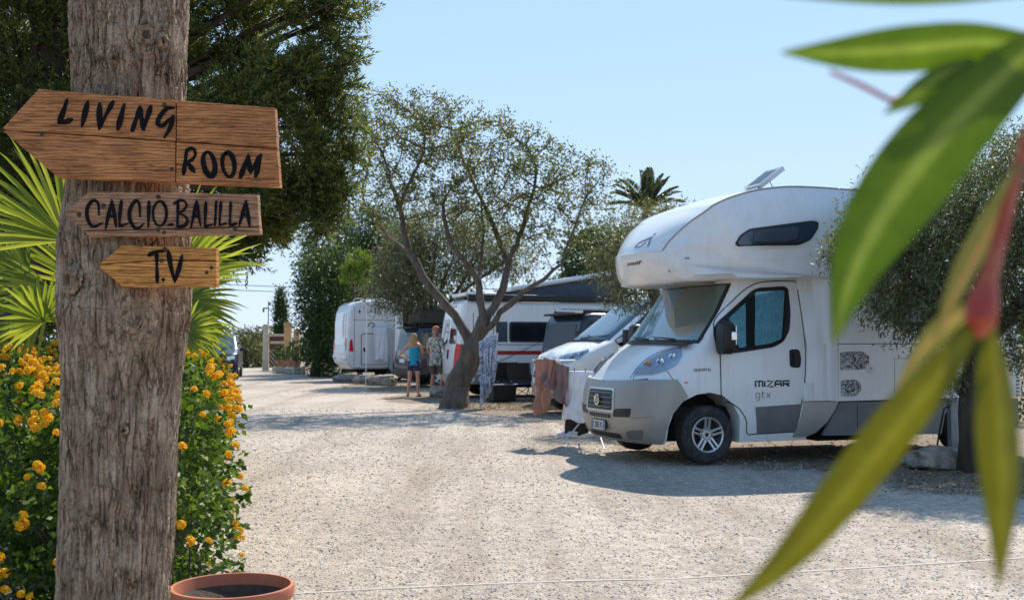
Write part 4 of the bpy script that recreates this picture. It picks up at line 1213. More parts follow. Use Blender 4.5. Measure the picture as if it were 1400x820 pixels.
# ------------------------------------------------------------------ white campervan with red stripe, rear to the lane
def red_stripe_camper():
    v = Veh('campervan', (-1.73, 29.28), 17); root = v.root
    tag(root, 'white high roofed campervan with red stripe and raised pop top, rear to the lane', 'campervan')
    # rear is at x = 0, nose at x = 6
    prof = [(.0, .42), (-.02, .9), (.02, 1.3), (.10, 2.0), (.20, 2.45), (.34, 2.55), (4.4, 2.55), (4.75, 2.35), (5.25, 1.55), (5.9, 1.25), (6.0, .8), (5.95, .35), (.1, .35)]
    box_shell(v, prof, 1.02, .16, MAT['white'], 'body')
    boolcut(bpy.data.objects[root.children[-1].name], arch_cut(1.1, .40, .35) + arch_cut(5.0, .42, .35))
    K = 'body'
    FR = 'front'                                      # the rear doors face -x here
    panel(v, K, FR, [(-.98, .44), (-.98, .62), (.98, .62), (.98, .44)], 'rear_bumper', MAT['greyplastic'], off=.03, rnd=.04)
    for sg in (-1, 1):
        w_ = panel(v, K, FR, [(sg * .12, 1.40), (sg * .10, 2.06), (sg * .80, 2.06), (sg * .84, 1.40)], 'rear_window', MAT['glassdark'], off=.010, rnd=.08)
        b = B(); fn = lambda p: v.hit(Vector((-2.0 + .0, sg * (p[0] + 1.2), p[1])), Vector((1.0, -sg * .6, 0)).normalized(), K)
        b = B()
        rl = [(-.99, .78), (-.99, 1.38), (-.90, 1.42), (-.80, 1.25), (-.78, .78)]
        patch(b, lambda p: v.by_front((sg * -p[0], p[1]), K), rl, .014, .05); tl = b.obj('tail_light', MAT['red'], root)
        b = B(); patch(b, lambda p: v.by_side(p, K, sg), rounded([(.03, .78), (.05, 1.38), (.16, 1.40), (.26, 1.22), (.30, .98), (.28, .78)], .03), .014, .05); b.obj('lens_wrap', MAT['red'], tl)
        b = B(); patch(b, lambda p: v.by_side(p, K, sg), rounded([(.10, 1.02), (.12, 1.12), (.24, 1.12), (.24, 1.02)], .02), .018, .05); b.obj('white_lens', MAT['plate'], tl)
        # side: windows, stripe, seams
        sw = panel(v, K, 'side', [(1.42, 1.45), (1.42, 1.98), (2.55, 1.98), (2.55, 1.45)], 'side_window', MAT['black'], sg=sg, off=.02, rnd=.08)
        panel(v, K, 'side', [(1.48, 1.50), (1.48, 1.93), (2.49, 1.93), (2.49, 1.50)], 'pane', MAT['glassdark'], parent=sw, sg=sg, off=.028, rnd=.06)
        panel(v, K, 'side', [(1.06, 1.45), (1.06, 1.98), (1.37, 1.98), (1.37, 1.45)], 'blue_decal', MAT['navylight'], sg=sg, off=.006, rnd=0)
        panel(v, K, 'side', [(.9, 1.12), (.9, 1.22), (4.3, 1.22), (4.3, 1.12)], 'red_stripe', MAT['redstripe'], sg=sg, off=.006, rnd=0)
        seams(v, K, 'side', [[(1.0, .8), (1.0, 2.35)], [(1.0, 1.38), (4.2, 1.38)], [(2.7, .5), (2.7, 2.3)], [(3.8, .5), (3.8, 2.3)], [(.3, 2.32), (4.4, 2.32)], [(.45, .6), (.45, 2.2)]], sg=sg)
        panel(v, K, 'side', [(.45, .40), (.45, .62), (.66, .62), (.66, .40)], 'lower_trim', MAT['greyplastic'], sg=sg, off=.01, rnd=0)
        panel(v, K, 'side', [(1.5, .38), (1.5, .60), (4.55, .60), (4.55, .38)], 'side_skirt', MAT['darkgrey'], sg=sg, off=.012, rnd=0)
        panel(v, K, 'side', [(4.3, 1.4), (4.45, 2.0), (4.75, 1.95), (5.1, 1.45)], 'cab_window', MAT['glassdark'], sg=sg, off=.01, rnd=.05)
        panel(v, K, 'side', [(.62, 1.22), (.62, 1.50), (.78, 1.50), (.78, 1.22)], 'shore_power_flap', MAT['greydecal'], sg=sg, off=.012, rnd=.02)
        make_wheel(root, 1.1, sg * .88, .34, style='steel'); make_wheel(root, 5.0, sg * .88, .34, style='steel')
    seams(v, K, FR, [[(0, .6), (0, 2.4)]], 'door_seam')
    panel(v, K, FR, [(.18, .98), (.18, 1.12), (.70, 1.12), (.70, .98)], 'number_plate', MAT['plate'], off=.02, rnd=0)
    panel(v, K, FR, [(-.14, 1.0), (-.14, 1.25), (-.05, 1.25), (-.05, 1.0)], 'door_handle', MAT['black'], off=.025, rnd=.03)
    panel(v, K, FR, [(-.3, 2.36), (-.3, 2.42), (.3, 2.42), (.3, 2.36)], 'brake_light', MAT['red'], off=.012, rnd=.01)
    # dark roof rail and awning box, low rear roof pod, pop top with canvas
    b = B(); b.box((2.35, -1.0, 2.60), (4.1, .22, .17)); b.obj('awning_box', MAT['black'], root, bevel=.03)
    b = B(); b.box((2.35, .35, 2.59), (3.9, 1.3, .09)); b.obj('roof_rack', MAT['black'], root, bevel=.02)
    b = B(); b.box((.78, -.1, 2.70), (1.0, 1.5, .09)); b.obj('rear_roof_box', MAT['white2'], root, bevel=.03)
    rt = Matrix.Rotation(R(-9.5), 3, 'Y')
    b = B(); b.box((3.15, 0, 3.12), (3.3, 1.7, .13), rt); b.obj('pop_top_roof', MAT['white2'], root, bevel=.05)
    b = B(); b.loft([[Vector((1.75, s * .72, 2.66)), Vector((4.55, s * .72, 2.66)), Vector((4.65, s * .72, 3.30)), Vector((1.75, s * .72, 2.84))] for s in (-1, 1)]); b.obj('pop_top_canvas', MAT['canvas'], root)
    b = B(); b.box((3, 0, .36), (5.4, 1.5, .22)); b.obj('underbody', MAT['void'], root)
MAT['canvas'] = M('slate_canvas', (.075, .09, .115), .85, var=.15, vs=5, bp=.3, bs=60)
red_stripe_camper()

MAT['vanglass'] = M('smoked_glass', (.012, .013, .016), .22, var=.1)
MAT['slatepaint'] = M('dark_slate_paint', (.022, .030, .045), .28, coat=.4, var=.1)
# ------------------------------------------------------------------ dark vans
def dark_van(name, label, O, deg, paint, seed):
    v = Veh(name, O, deg); root = v.root; tag(root, label, 'van')
    prof = [(.0, .40), (-.03, .8), (.02, 1.15), (.16, 1.75), (.28, 1.92), (.45, 1.96), (3.4, 1.96), (3.75, 1.82), (4.25, 1.15), (4.85, .98), (4.95, .65), (4.9, .28), (.06, .28)]
    box_shell(v, prof, .94, .14, paint, 'body')
    boolcut(bpy.data.objects[root.children[-1].name], arch_cut(.95, .38, .33) + arch_cut(3.95, .38, .33))
    K = 'body'
    panel(v, K, 'front', [(-.74, 1.20), (-.66, 1.74), (.66, 1.74), (.74, 1.20)], 'rear_window', MAT['vanglass'], off=.01, rnd=.08)
    panel(v, K, 'front', [(-.9, .36), (-.9, .60), (.9, .60), (.9, .36)], 'rear_bumper', MAT['black'], off=.03, rnd=.05)
    panel(v, K, 'front', [(-.26, .78), (-.26, .90), (.26, .90), (.26, .78)], 'number_plate', MAT['plate'], off=.02, rnd=0)
    for sg in (-1, 1):
        panel(v, K, 'front', [(sg * .76, .80), (sg * .74, 1.16), (sg * .88, 1.16), (sg * .90, .80)], 'tail_light', MAT['red'], off=.015, rnd=.03)
        for x0, x1 in ((.30, 1.22), (1.30, 2.35), (2.45, 3.45)):
            panel(v, K, 'side', [(x0, 1.18), (x0 + (.10 if x0 < .5 else 0), 1.76), (x1 - (.0 if x1 < 3 else .1), 1.76), (x1 + (.0 if x1 < 3 else .25), 1.18)], 'side_window', MAT['glassdark'], sg=sg, off=.008, rnd=.05)
        seams(v, K, 'side', [[(1.26, .4), (1.26, 1.85)], [(2.4, .4), (2.4, 1.85)], [(3.5, .5), (3.5, 1.15)], [(.4, 1.05), (4.2, 1.0)]], sg=sg)
        b = B(); b.box((1.9, sg * .72, 2.0), (3.2, .05, .05)); b.obj('roof_rail', MAT['black'], root, bevel=.012)
        make_wheel(root, .95, sg * .82, .33); make_wheel(root, 3.95, sg * .82, .33)
    b = B(); b.box((.20, 0, 1.94), (.34, 1.5, .05)); b.obj('rear_spoiler', MAT['black'], root, bevel=.015)
    b = B(); b.box((2.4, 0, .33), (4.4, 1.4, .2)); b.obj('underbody', MAT['void'], root)
    return v
o1 = at(762, 470, 25.9); v1 = dark_van('dark_van', 'dark navy van between the red striped campervan and the white van', (o1.x, 25.9), 26, MAT['slatepaint'], 1); v1.root.scale = (1, 1, 1.08)
o2 = at(549, 470, 36.0); v2 = dark_van('dark_van', 'black van in shade behind the two people, right of the far motorhome', (o2.x, 36.5), 24, MAT['navy'], 2)
b = B(); b.box((1.9, -.2, 2.30), (3.2, 1.3, .5)); b.obj('roof_box', MAT['black'], v2.root, bevel=.06)

# ------------------------------------------------------------------ far motorhome, seen from its rear corner
def far_motorhome():
    O = at(468, 470, 41.0); v = Veh('far_motorhome', (O.x - .22, 42.2), 22); root = v.root
    v.root['label'] = 'white motorhome at the lane end with rounded rear and towels hanging on its side'; v.root['category'] = 'motorhome'
    prof = [(.12, .55), (-.04, .68), (-.10, .95), (-.06, 1.25), (-.03, 1.7), (-.03, 2.2), (.02, 2.6), (.14, 2.87), (.36, 3.0), (.9, 3.06), (5.4, 2.95), (6.2, 2.5), (6.3, 1.9), (6.6, 1.3), (7.0, 1.0), (7.0, .45), (.2, .45)]
    box_shell(v, prof, 1.12, .13, MAT['white2'], 'body')
    boolcut(bpy.data.objects[root.children[-1].name], arch_cut(1.9, .42, .36) + arch_cut(5.9, .42, .36))
    K = 'body'
    panel(v, K, 'front', [(-.80, 1.35), (-.80, 2.6), (.80, 2.6), (.80, 1.35)], 'rear_panel', MAT['white'], off=.03, rnd=.14)
    b = B(); fnr = lambda p: v.by_front(p, K)
    for k in range(11): z = 2.75 - k * .085; strip(b, fnr, [(-.62 - .06 * (k % 2), z - .2), (-.40, z - .24), (-.62, z - .27)], .035, .035, smooth=False)
    b.obj('rear_lettering', MAT['greydecal'], root)
    for sg in (-1, 1):
        panel(v, K, 'front', [(sg * .92, 1.15), (sg * .90, 1.50), (sg * 1.0, 1.62), (sg * 1.03, 1.15)], 'tail_light', MAT['red'], off=.018, rnd=.04)
        panel(v, K, 'side', [(.04, 1.12), (.05, 1.50), (.14, 1.60), (.20, 1.12)], 'side_lens', MAT['red'], sg=sg, off=.014, rnd=.03)
        for z in (.80, .80):
            pass
        for yy in (.50, .74, .98):
            h = v.by_front((sg * yy, .86), K)
            if h:
                mm = Matrix.Translation(h[0]) @ h[1].to_track_quat('Z', 'Y').to_matrix().to_4x4(); b = B(); b.lathe([(0, .03), (.06, .028), (.085, .012), (.10, .0)], 16, mm); b.obj('round_lamp', MAT['chrome'], root)
        seams(v, K, 'side', [[(.22, .6), (.24, 2.8)], [(.22, 2.30), (5.4, 2.30)]], sg=sg)
        fl = [(.50, .62), (.50, 1.72), (.56, 1.78), (1.62, 1.78), (1.68, 1.72), (1.68, .62), (.50, .62)]
        seams(v, K, 'side', [fl], 'garage_door', sg=sg, wd=.03)
        panel(v, K, 'side', [(.58, 1.10), (.58, 1.26), (.65, 1.26), (.65, 1.10)], 'garage_lock', MAT['black'], sg=sg, off=.015, rnd=.02)
        panel(v, K, 'side', [(.40, 2.56), (.40, 2.68), (.45, 2.68), (.45, 2.56)], 'vent', MAT['black'], sg=sg, off=.012, rnd=0)
        b = B(); fs = lambda p: v.by_side(p, K, sg); strip(b, fs, [(.75, 2.05), (.85, 2.2), (1.0, 2.12), (.9, 2.0)], .05, .008); b.obj('side_emblem', MAT['greydecal'], root)
        panel(v, K, 'side', [(3.0, 1.55), (3.0, 2.1), (4.2, 2.1), (4.2, 1.55)], 'side_window', MAT['glassdark'], sg=sg, off=.02, rnd=.08)
        make_wheel(root, 1.9, sg * .95, .34); make_wheel(root, 5.9, sg * .9, .34)
    # habitation door standing open, dark gap and awning post
    dp = v.I @ at(543.5, 459, 40.0); b = B(); b.box((dp.x, dp.y, 1.70), (.05, .66, 1.82)); b.obj('entrance_door', MAT['white'], root, bevel=.03)
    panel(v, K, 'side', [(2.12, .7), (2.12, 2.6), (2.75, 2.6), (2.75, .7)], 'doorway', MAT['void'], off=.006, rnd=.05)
    b = B(); b.tube([(dp.x, dp.y + .3, .1), (dp.x, dp.y + .3, 2.7)], .035, 8); b.obj('awning_post', MAT['darkgrey'], root)
    b = B(); b.box((2.9, -1.15, 2.82), (3.6, .14, .16)); b.obj('awning_box', MAT['white2'], root, bevel=.03)
    b = B(); b.box((1.3, -.1, 3.10), (.9, .7, .10)); b.obj('roof_hatch', MAT['white2'], root, bevel=.02)
    b = B(); b.tube([(.30, -.6, 3.02), (.36, -.6, 3.12), (.6, -.6, 3.14), (.66, -.6, 3.06)], .018, 6); b.obj('roof_rail', MAT['silver'], root)
    b = B(); b.box((3.6, 0, .42), (6.4, 1.7, .2)); b.obj('underbody', MAT['void'], root)
    return v
FM = far_motorhome(); FM.root.name = 'far_motorhome'

# ------------------------------------------------------------------ dark car coming up the lane, half hidden by the hedge
def dark_car():
    O = at(297, 470, 44.0); v = Veh('dark_car', (O.x, 43.6), 101); root = v.root
    tag(root, 'black car facing the viewer on the lane, half hidden by palm and hedge', 'car')
    XF = [(.22, .10), (.4, .02), (.7, .0), (.95, .08), (1.05, .25), (1.12, .7), (1.18, 1.12), (1.3, 1.3), (1.7, 1.85), (1.8, 2.1)]
    WD = [(.22, .84), (.6, .90), (1.05, .89), (1.7, .70), (1.8, .64)]; CD = [(.22, .4), (1.0, .45), (1.15, .4), (1.3, .25), (1.8, .2)]; NE = [(.22, 2.4), (1.8, 3)]
    nose_shell(v, (XF, WD, CD, NE), [.22, .3, .4, .55, .7, .82, .9, .97, 1.03, 1.07, 1.10, 1.13, 1.17, 1.22, 1.3, 1.42, 1.55, 1.65, 1.72, 1.77, 1.8], 4.3, MAT['navy'], 'body', arch_cut(.85, .37, .33) + arch_cut(3.5, .37, .33))
    K = 'body'
    panel(v, K, 'front', [(-.66, 1.24), (-.55, 1.66), (.55, 1.66), (.66, 1.24)], 'windscreen', MAT['wsblue'], off=.012, rnd=.06)
    panel(v, K, 'front', [(-.40, .62), (-.36, .86), (.36, .86), (.40, .62)], 'grille', MAT['black'], off=.012, rnd=.04)
    panel(v, K, 'front', [(-.26, .42), (-.26, .53), (.26, .53), (.26, .42)], 'number_plate', MAT['plate'], off=.02, rnd=0)
    for sg in (-1, 1):
        panel(v, K, 'front', [(sg * .48, .74), (sg * .46, .88), (sg * .76, .94), (sg * .78, .80)], 'headlight', MAT['lampbody'], off=.016, rnd=.04)
        panel(v, K, 'side', [(1.55, 1.16), (1.95, 1.62), (3.7, 1.62), (3.95, 1.16)], 'side_window', MAT['glassdark'], sg=sg, off=.01, rnd=.06)
        b = B(); b.box((1.55, sg * 1.0, 1.18), (.12, .2, .15)); b.obj('door_mirror', MAT['black'], root, bevel=.03)
        make_wheel(root, .85, sg * .80, .33, .21); make_wheel(root, 3.5, sg * .80, .33, .21)
    b = B(); b.box((2.1, 0, .30), (3.9, 1.3, .16)); b.obj('underbody', MAT['void'], root)
dark_car()
# ================================================================== trees and plants
def pl(px, py, Z, rx, ry, rz):
    s = FPX / Z; c = at(px, py, Z)
    return (tuple(c), (rx / s, rz, ry / s))
def local(o, V): return V - np.array(o.location)[None]

LM = {
 'olive': leafmat('olive_leaf', [(.045, .056, .016), (.09, .108, .030), (.15, .165, .06), (.075, .092, .025), (.16, .11, .04)], .40, .5),
 'olive_dark': leafmat('dark_olive_leaf', [(.050, .066, .032), (.090, .112, .055), (.16, .18, .11), (.075, .092, .042)], .38, .5),
 'carob': leafmat('carob_leaf', [(.022, .042, .014), (.042, .075, .022), (.075, .12, .032), (.032, .055, .02)], .3, .45),
 'sage': leafmat('sage_olive_leaf', [(.075, .085, .042), (.12, .13, .07), (.17, .18, .105), (.09, .09, .045)], .3, .5),
 'pine': leafmat('pine_needle', [(.06, .10, .015), (.11, .17, .02), (.16, .22, .035)], .4, .5),
 'cypress': leafmat('cypress_scale_leaf', [(.036, .060, .022), (.065, .098, .032), (.12, .145, .042), (.22, .21, .06), (.085, .105, .036)], .40, .6),
 'lantana': leafmat('lantana_leaf', [(.020, .050, .008), (.045, .092, .013), (.11, .165, .02), (.034, .068, .011)], .40, .5),
 'palm': leafmat('fan_palm_leaflet', [(.11, .15, .022), (.20, .24, .032), (.32, .34, .055), (.15, .19, .03)], .5, .4),
 'date': leafmat('date_palm_leaflet', [(.03, .045, .022), (.055, .075, .035), (.10, .115, .06)], .25, .4),
 'scrub': leafmat('scrub_leaf', [(.05, .06, .025), (.09, .10, .045), (.13, .13, .065)], .3, .6),
}

def olive_in_middle():
    rng = np.random.default_rng(21); Z = 24.8
    base = gnd(620, 556)
    t = empty('olive_tree', base)
    tag(t, 'gnarled leaning olive tree with thin airy crown before the red striped campervan', 'tree', 'olive trees between the pitches')
    zz = lambda x, y, dz=0.0: at(440 + x / 1.708, 80 + y / 1.708, Z + dz)
    limbs = [  # (parent limb, index on it, points, radii)
        (None, 0, [base + Vector((-.05, 0, -.45)), base + Vector((.0, 0, -.02)), zz(314, 770), zz(328, 735), zz(346, 700), zz(356, 672)], [.50, .42, .36, .33, .32, .30]),
        (0, 4, [zz(340, 650, .05), zz(312, 600, .1), zz(270, 555, .15), zz(235, 510, .2), zz(205, 455, .3), zz(190, 400, .3), zz(182, 350, .35), zz(165, 300, .4)], [.19, .165, .15, .145, .13, .105, .09, .07]),
        (0, 5, [zz(372, 635, -.05), zz(378, 605, -.1)], [.24, .21]),
        (2, 1, [zz(369, 560, -.1), zz(366, 520, -.1), zz(340, 482, -.2), zz(305, 440, -.3), zz(290, 395, -.3), zz(283, 340, -.4)], [.13, .115, .105, .09, .07, .055]),
        (3, 1, [zz(372, 470, .3), zz(378, 400, .4), zz(372, 340, .5)], [.06, .05, .04]),
        (2, 1, [zz(402, 580, .1), zz(424, 535, .2), zz(436, 480, .3), zz(412, 420, .5), zz(388, 365, .6), zz(362, 310, .7)], [.16, .14, .12, .095, .075, .055]),
        (5, 2, [zz(455, 435, .0), zz(472, 390, -.2), zz(488, 330, -.4), zz(500, 270, -.5)], [.085, .07, .055, .045]),
        (2, 0, [zz(408, 612, -.3), zz(440, 575, -.5), zz(470, 545, -.7), zz(520, 515, -.9), zz(560, 480, -1), zz(580, 420, -1.1), zz(606, 350, -1.2)], [.12, .10, .085, .065, .05, .04, .03]),
        (1, 4, [zz(160, 420, .8), zz(120, 370, 1.1), zz(95, 320, 1.3)], [.06, .045, .035]),
        (1, 6, [zz(200, 300, -.3), zz(230, 240, -.5), zz(240, 180, -.6)], [.06, .05, .04]),
        (5, 5, [zz(330, 240, .9), zz(310, 170, 1)], [.05, .035]),
    ]
    nodes, par, fixed, ids = [], [], {}, []
    for pi, pk, pts, rr in limbs:
        mine = []; prev = -1 if pi is None else ids[pi][pk]
        P = [nodes[prev]] + pts if prev >= 0 else pts
        Rr = [rr[0]] + rr if prev >= 0 else rr
        for k in range(len(P)):
            if k == 0 and prev >= 0: continue
            if k > 0:
                a = P[k - 1]
                mid = a.lerp(P[k], .5) + Vector(rng.normal(size=3) * .025)
                nodes.append(mid); par.append(prev); fixed[len(nodes) - 1] = (Rr[k - 1] + Rr[k]) / 2; prev = len(nodes) - 1
            nodes.append(P[k]); par.append(prev); fixed[len(nodes) - 1] = Rr[k]; prev = len(nodes) - 1; mine.append(prev)
        ids.append(mine)
    n0 = len(nodes)
    lobes = [pl(498, 185, Z + .6, 42, 62, 1.2), pl(555, 178, Z, 85, 66, 1.6), pl(640, 200, Z, 88, 64, 1.7), pl(718, 232, Z - .2, 80, 66, 1.5), pl(798, 255, Z - .6, 66, 56, 1.1), pl(600, 262, Z, 95, 58, 1.4), pl(690, 300, Z, 80, 45, 1.2), pl(520, 255, Z + .6, 48, 45, 1.0), pl(760, 310, Z - .8, 60, 50, .8)]
    attr = ell_points(lobes, 2100, rng)
    # thin the lower right of the crown
    nodes, par = colonize(nodes, par, attr, .17, 1.7, .22, 60, rng, .22)
    fixed = {i: r * (.80 if i < 11 else .66) for i, r in fixed.items()}
    b, rad, kids = branch_mesh(nodes, par, .0085, 2.7, fixed=fixed)
    tr = b.obj('trunk', MAT['bark_olive'], t, ang=60, fixn=False)
    for v in tr.data.vertices: v.co -= base
    for v in tr.data.vertices:
        if v.co.z < 2.6:
            q = v.co * 3.2; v.co += Vector((noise.noise(q), noise.noise(q + Vector((9, 0, 0))), 0)) * .045
    V, F = twig_leaves(nodes, par, [9 if i < n0 else r for i, r in enumerate(rad)], .021, 16, .085, .036, rng, .09, .12, .5, .05)
    np_obj('crown', local(t, V), F, LM['olive'], t)
olive_in_middle()

def colony_tree(name, label, cat, base, stems, lobes, nattr, step, rt, per, L, W, lm, bark, seed, group=None, extra_clumps=0, kill=.2, infl=1.5, droop=.25, up=-.1):
    rng = np.random.default_rng(seed)
    t = empty(name, base); tag(t, label, cat, group)
    nodes, par, fixed = [], [], {}
    for pts, rr in stems:
        prev = -1
        for k, (p, r) in enumerate(zip(pts, rr)):
            if k == 0 and nodes:      # join to the nearest existing node
                prev = min(range(len(nodes)), key=lambda i: (nodes[i] - Vector(p)).length); continue
            nodes.append(Vector(p)); par.append(prev); prev = len(nodes) - 1; fixed[prev] = r
    n0 = len(nodes)
    nodes, par = colonize(nodes, par, ell_points(lobes, nattr, rng), step, infl, kill, 60, rng, .02)
    b, rad, _ = branch_mesh(nodes, par, rt, 2.3, fixed=fixed)
    b.v = [tuple(Vector(v) - Vector(base)) for v in b.v]
    b.obj('trunk', bark, t, ang=60, fixn=False)
    parts = [twig_leaves(nodes, par, [9 if i < n0 else r for i, r in enumerate(rad)], rt * 3.2, per, L, W, rng, .05, droop, .55, up)]
    if extra_clumps: parts.append(blob_leaves(lobes, extra_clumps, 9, .12, L, W, rng, .35, up, .5, .8, droop))
    V, F = merge(parts)
    np_obj('crown', local(t, V), F, lm, t)
    return t

def olive_at_right():
    Z = 12.2; base = gnd(1328, 641)
    p = lambda x, y, dz=0.0: at(x, y, Z + dz)
    stems = [([base + Vector((0, 0, -.1)), p(1329, 600), p(1326, 560), p(1330, 520), p(1334, 480)], [.17, .135, .125, .12, .115]),
             ([p(1334, 480), p(1300, 440), p(1262, 400), p(1225, 360), p(1200, 320)], [.1, .075, .06, .05, .035]),
             ([p(1334, 480), p(1345, 430, .2), p(1340, 370, .3), p(1325, 300, .4)], [.1, .08, .065, .04]),
             ([p(1334, 480), p(1380, 430, -.2), p(1425, 380, -.3), p(1460, 320, -.3)], [.1, .08, .06, .04])]
    lobes = [pl(1175, 340, Z, 42, 60, .7), pl(1225, 300, Z, 62, 72, .9), pl(1225, 390, Z, 58, 72, .9), pl(1290, 300, Z, 70, 95, 1.1), pl(1290, 400, Z - .2, 72, 85, 1.0), pl(1360, 260, Z, 75, 85, 1.1), pl(1370, 360, Z, 75, 90, 1.1), pl(1400, 450, Z, 50, 60, .8), pl(1450, 320, Z, 90, 120, 1.2), pl(1430, 215, Z, 70, 55, .9), pl(1150, 345, Z, 28, 28, .4), pl(1300, 505, Z, 30, 45, .4)]
    colony_tree('olive_tree', 'dense dark olive tree with drooping leaves beside the alcove motorhome and the pale rock', 'tree', base, stems, lobes, 2000, .11, .0036, 18, .064, .016, LM['olive_dark'], MAT['bark_dark'], 31, 'olive trees between the pitches', 4200, .13, 1.2)
olive_at_right()

def olive_behind_motorhome():
    Z = 19.0; b0 = at(905, 470, Z); base = Vector((b0.x, Z, 0))
    p = lambda x, y, dz=0.0: at(x, y, Z + dz)
    stems = [([base, p(905, 520), p(900, 450), p(895, 400)], [.16, .13, .11, .10]), ([p(895, 400), p(870, 370), p(840, 345), p(815, 330)], [.08, .06, .05, .03]), ([p(895, 400), p(905, 350, .3), p(900, 310, .3)], [.08, .06, .03])]
    lobes = [pl(850, 340, Z, 50, 40, .9), pl(895, 335, Z + .2, 55, 50, 1.0), pl(870, 390, Z, 52, 36, .8), pl(825, 360, Z, 28, 36, .6), pl(910, 300, Z + .4, 45, 26, .8), pl(862, 412, Z - .2, 40, 22, .5)]
    colony_tree('olive_tree', 'bushy olive tree overhanging the windscreen of the white van behind the alcove motorhome', 'tree', base, stems, lobes, 900, .13, .005, 7, .075, .020, LM['sage'], MAT['bark_dark'], 32, 'olive trees between the pitches', 750, .16, 1.3)
olive_behind_motorhome()

def bushy(name, label, cat, base, lobes, nclump, per, cr, L, W, lm, bark, seed, trunk_r=.15, up=.15, droop=.1, group=None, kind=None, shell=.5, stems=5, rnd=.8):
    rng = np.random.default_rng(seed)
    t = empty(name, base); tag(t, label, cat, group, kind)
    b = B(); base = Vector(base)
    cs = [Vector(c) for c, _ in lobes]; top = sum(cs, Vector()) / len(cs)
    fork = base.lerp(Vector((base.x * .6 + top.x * .4, base.y * .6 + top.y * .4, top.z)), .45)
    b.tube([Vector((0, 0, -.1)), (fork - base) * .5 + Vector((.04, 0, 0)), fork - base], [trunk_r * 1.3, trunk_r, trunk_r * .85], 9)
    for c, r in lobes:
        c = Vector(c) - base; f = fork - base
        m_ = f.lerp(c, .5) + Vector(rng.normal(size=3) * .12)
        b.tube([f, m_, c], [trunk_r * .5, trunk_r * .32, trunk_r * .12], 6)
        for k in range(stems):
            d = Vector(sphere_dirs(1, rng)[0]); e = c + Vector((d.x * r[0], d.y * r[1], abs(d.z) * r[2])) * .85
            b.tube([m_.lerp(c, rng.random()), (m_ + e) / 2 + Vector(rng.normal(size=3) * .08), e], [trunk_r * .14, trunk_r * .09, trunk_r * .03], 4, cap=False)
    b.obj('trunk', bark, t, ang=60, fixn=False)
    V, F = blob_leaves(lobes, nclump, per, cr, L, W, rng, shell, up, .8, rnd, droop)
    V[:, 2] = np.maximum(V[:, 2], .02)
    np_obj('crown', V - np.array(base)[None], F, lm, t)
    return t

# dense dark carob hanging to the ground beside the far motorhome, and the trees behind it
Z = 47.5
bushy('carob_tree', 'dark dense carob tree reaching the ground left of the far motorhome', 'tree', (at(430, 500, Z).x, Z, 0),
      [pl(440, 400, Z, 36, 45, 1.6), pl(442, 455, Z, 28, 50, 1.5), pl(458, 440, Z, 32, 75, 1.5), pl(425, 430, Z, 24, 40, 1.2), pl(440, 370, Z, 36, 30, 1.3), pl(468, 400, Z + .8, 40, 80, 1.4), pl(438, 492, Z, 18, 22, 1.0), pl(456, 495, Z - .3, 26, 22, 1.0)],
      1500, 12, .26, .15, .07, LM['carob'], MAT['bark_dark'], 41, .2)
Z = 54
bushy('pepper_tree', 'tall drooping green tree above the far motorhome and the carob', 'tree', (at(475, 480, Z).x, Z, 0),
      [pl(455, 335, Z, 44, 36, 1.8), pl(500, 315, Z, 50, 36, 2.0), pl(480, 370, Z, 55, 40, 2.0), pl(432, 360, Z, 24, 26, 1.2), pl(535, 350, Z, 50, 50, 1.8), pl(515, 290, Z, 26, 16, 1.0)],
      1500, 12, .34, .22, .05, LM['carob'], MAT['bark_dark'], 42, .22, -.5, .35)
Z = 44
bushy('young_pine_tree', 'small bright light green pine top between the dark trees above the far motorhome', 'tree', (at(492, 480, Z).x, Z, 0),
      [pl(484, 372, Z, 10, 9, .4), pl(476, 362, Z, 6, 10, .3), pl(494, 358, Z, 7, 13, .3), pl(505, 362, Z, 5, 10, .3), pl(486, 382, Z, 18, 7, .5)], 120, 16, .13, .22, .03, LM['pine'], MAT['bark_dark'], 43, .1, .8, 0)
Z = 37.5
bushy('olive_tree', 'wide silvery olive tree hanging over the far motorhome and the dark van', 'tree', (at(588, 480, Z + 1.2).x, Z + 1.2, 0),
      [pl(548, 360, Z, 40, 36, 1.5), pl(525, 400, Z, 30, 24, 1.2), pl(570, 375, Z, 45, 48, 1.6), pl(575, 415, Z - .8, 36, 30, 1.0), pl(620, 350, Z, 48, 45, 1.6), pl(600, 310, Z, 55, 40, 1.6), pl(660, 340, Z + .5, 45, 45, 1.5), pl(555, 330, Z, 40, 34, 1.4), pl(700, 350, Z + .8, 40, 30, 1.3), pl(548, 412, Z - .5, 22, 18, .7)],
      2300, 12, .26, .13, .038, LM['sage'], MAT['bark_olive'], 44, .2, -.1, .25, 'olive trees between the pitches')
Z = 31
bushy('citrus_tree', 'rounded green tree behind the dark van with the fabric roof', 'tree', (at(800, 480, Z).x, Z, 0),
      [pl(800, 360, Z, 34, 44, 1.2), pl(782, 400, Z, 26, 34, 1.0), pl(825, 395, Z, 32, 38, 1.1), pl(812, 330, Z, 24, 20, .9), pl(850, 350, Z + .5, 40, 40, 1.2)],
      1000, 11, .2, .12, .06, LM['carob'], MAT['bark_dark'], 45, .16, .1, .1)
Z = 40
bushy('olive_tree', 'olive tree behind the white van, its top level with the date palm crown', 'tree', (at(905, 480, Z).x, Z, 0),
      [pl(872, 312, Z, 56, 40, 1.6), pl(930, 322, Z, 48, 46, 1.6), pl(905, 370, Z, 60, 50, 1.7), pl(960, 360, Z, 40, 50, 1.4), pl(845, 350, Z, 32, 38, 1.2)],
      1100, 11, .26, .13, .045, LM['olive'], MAT['bark_olive'], 46, .18, .1, .1, 'olive trees between the pitches')
Z = 66
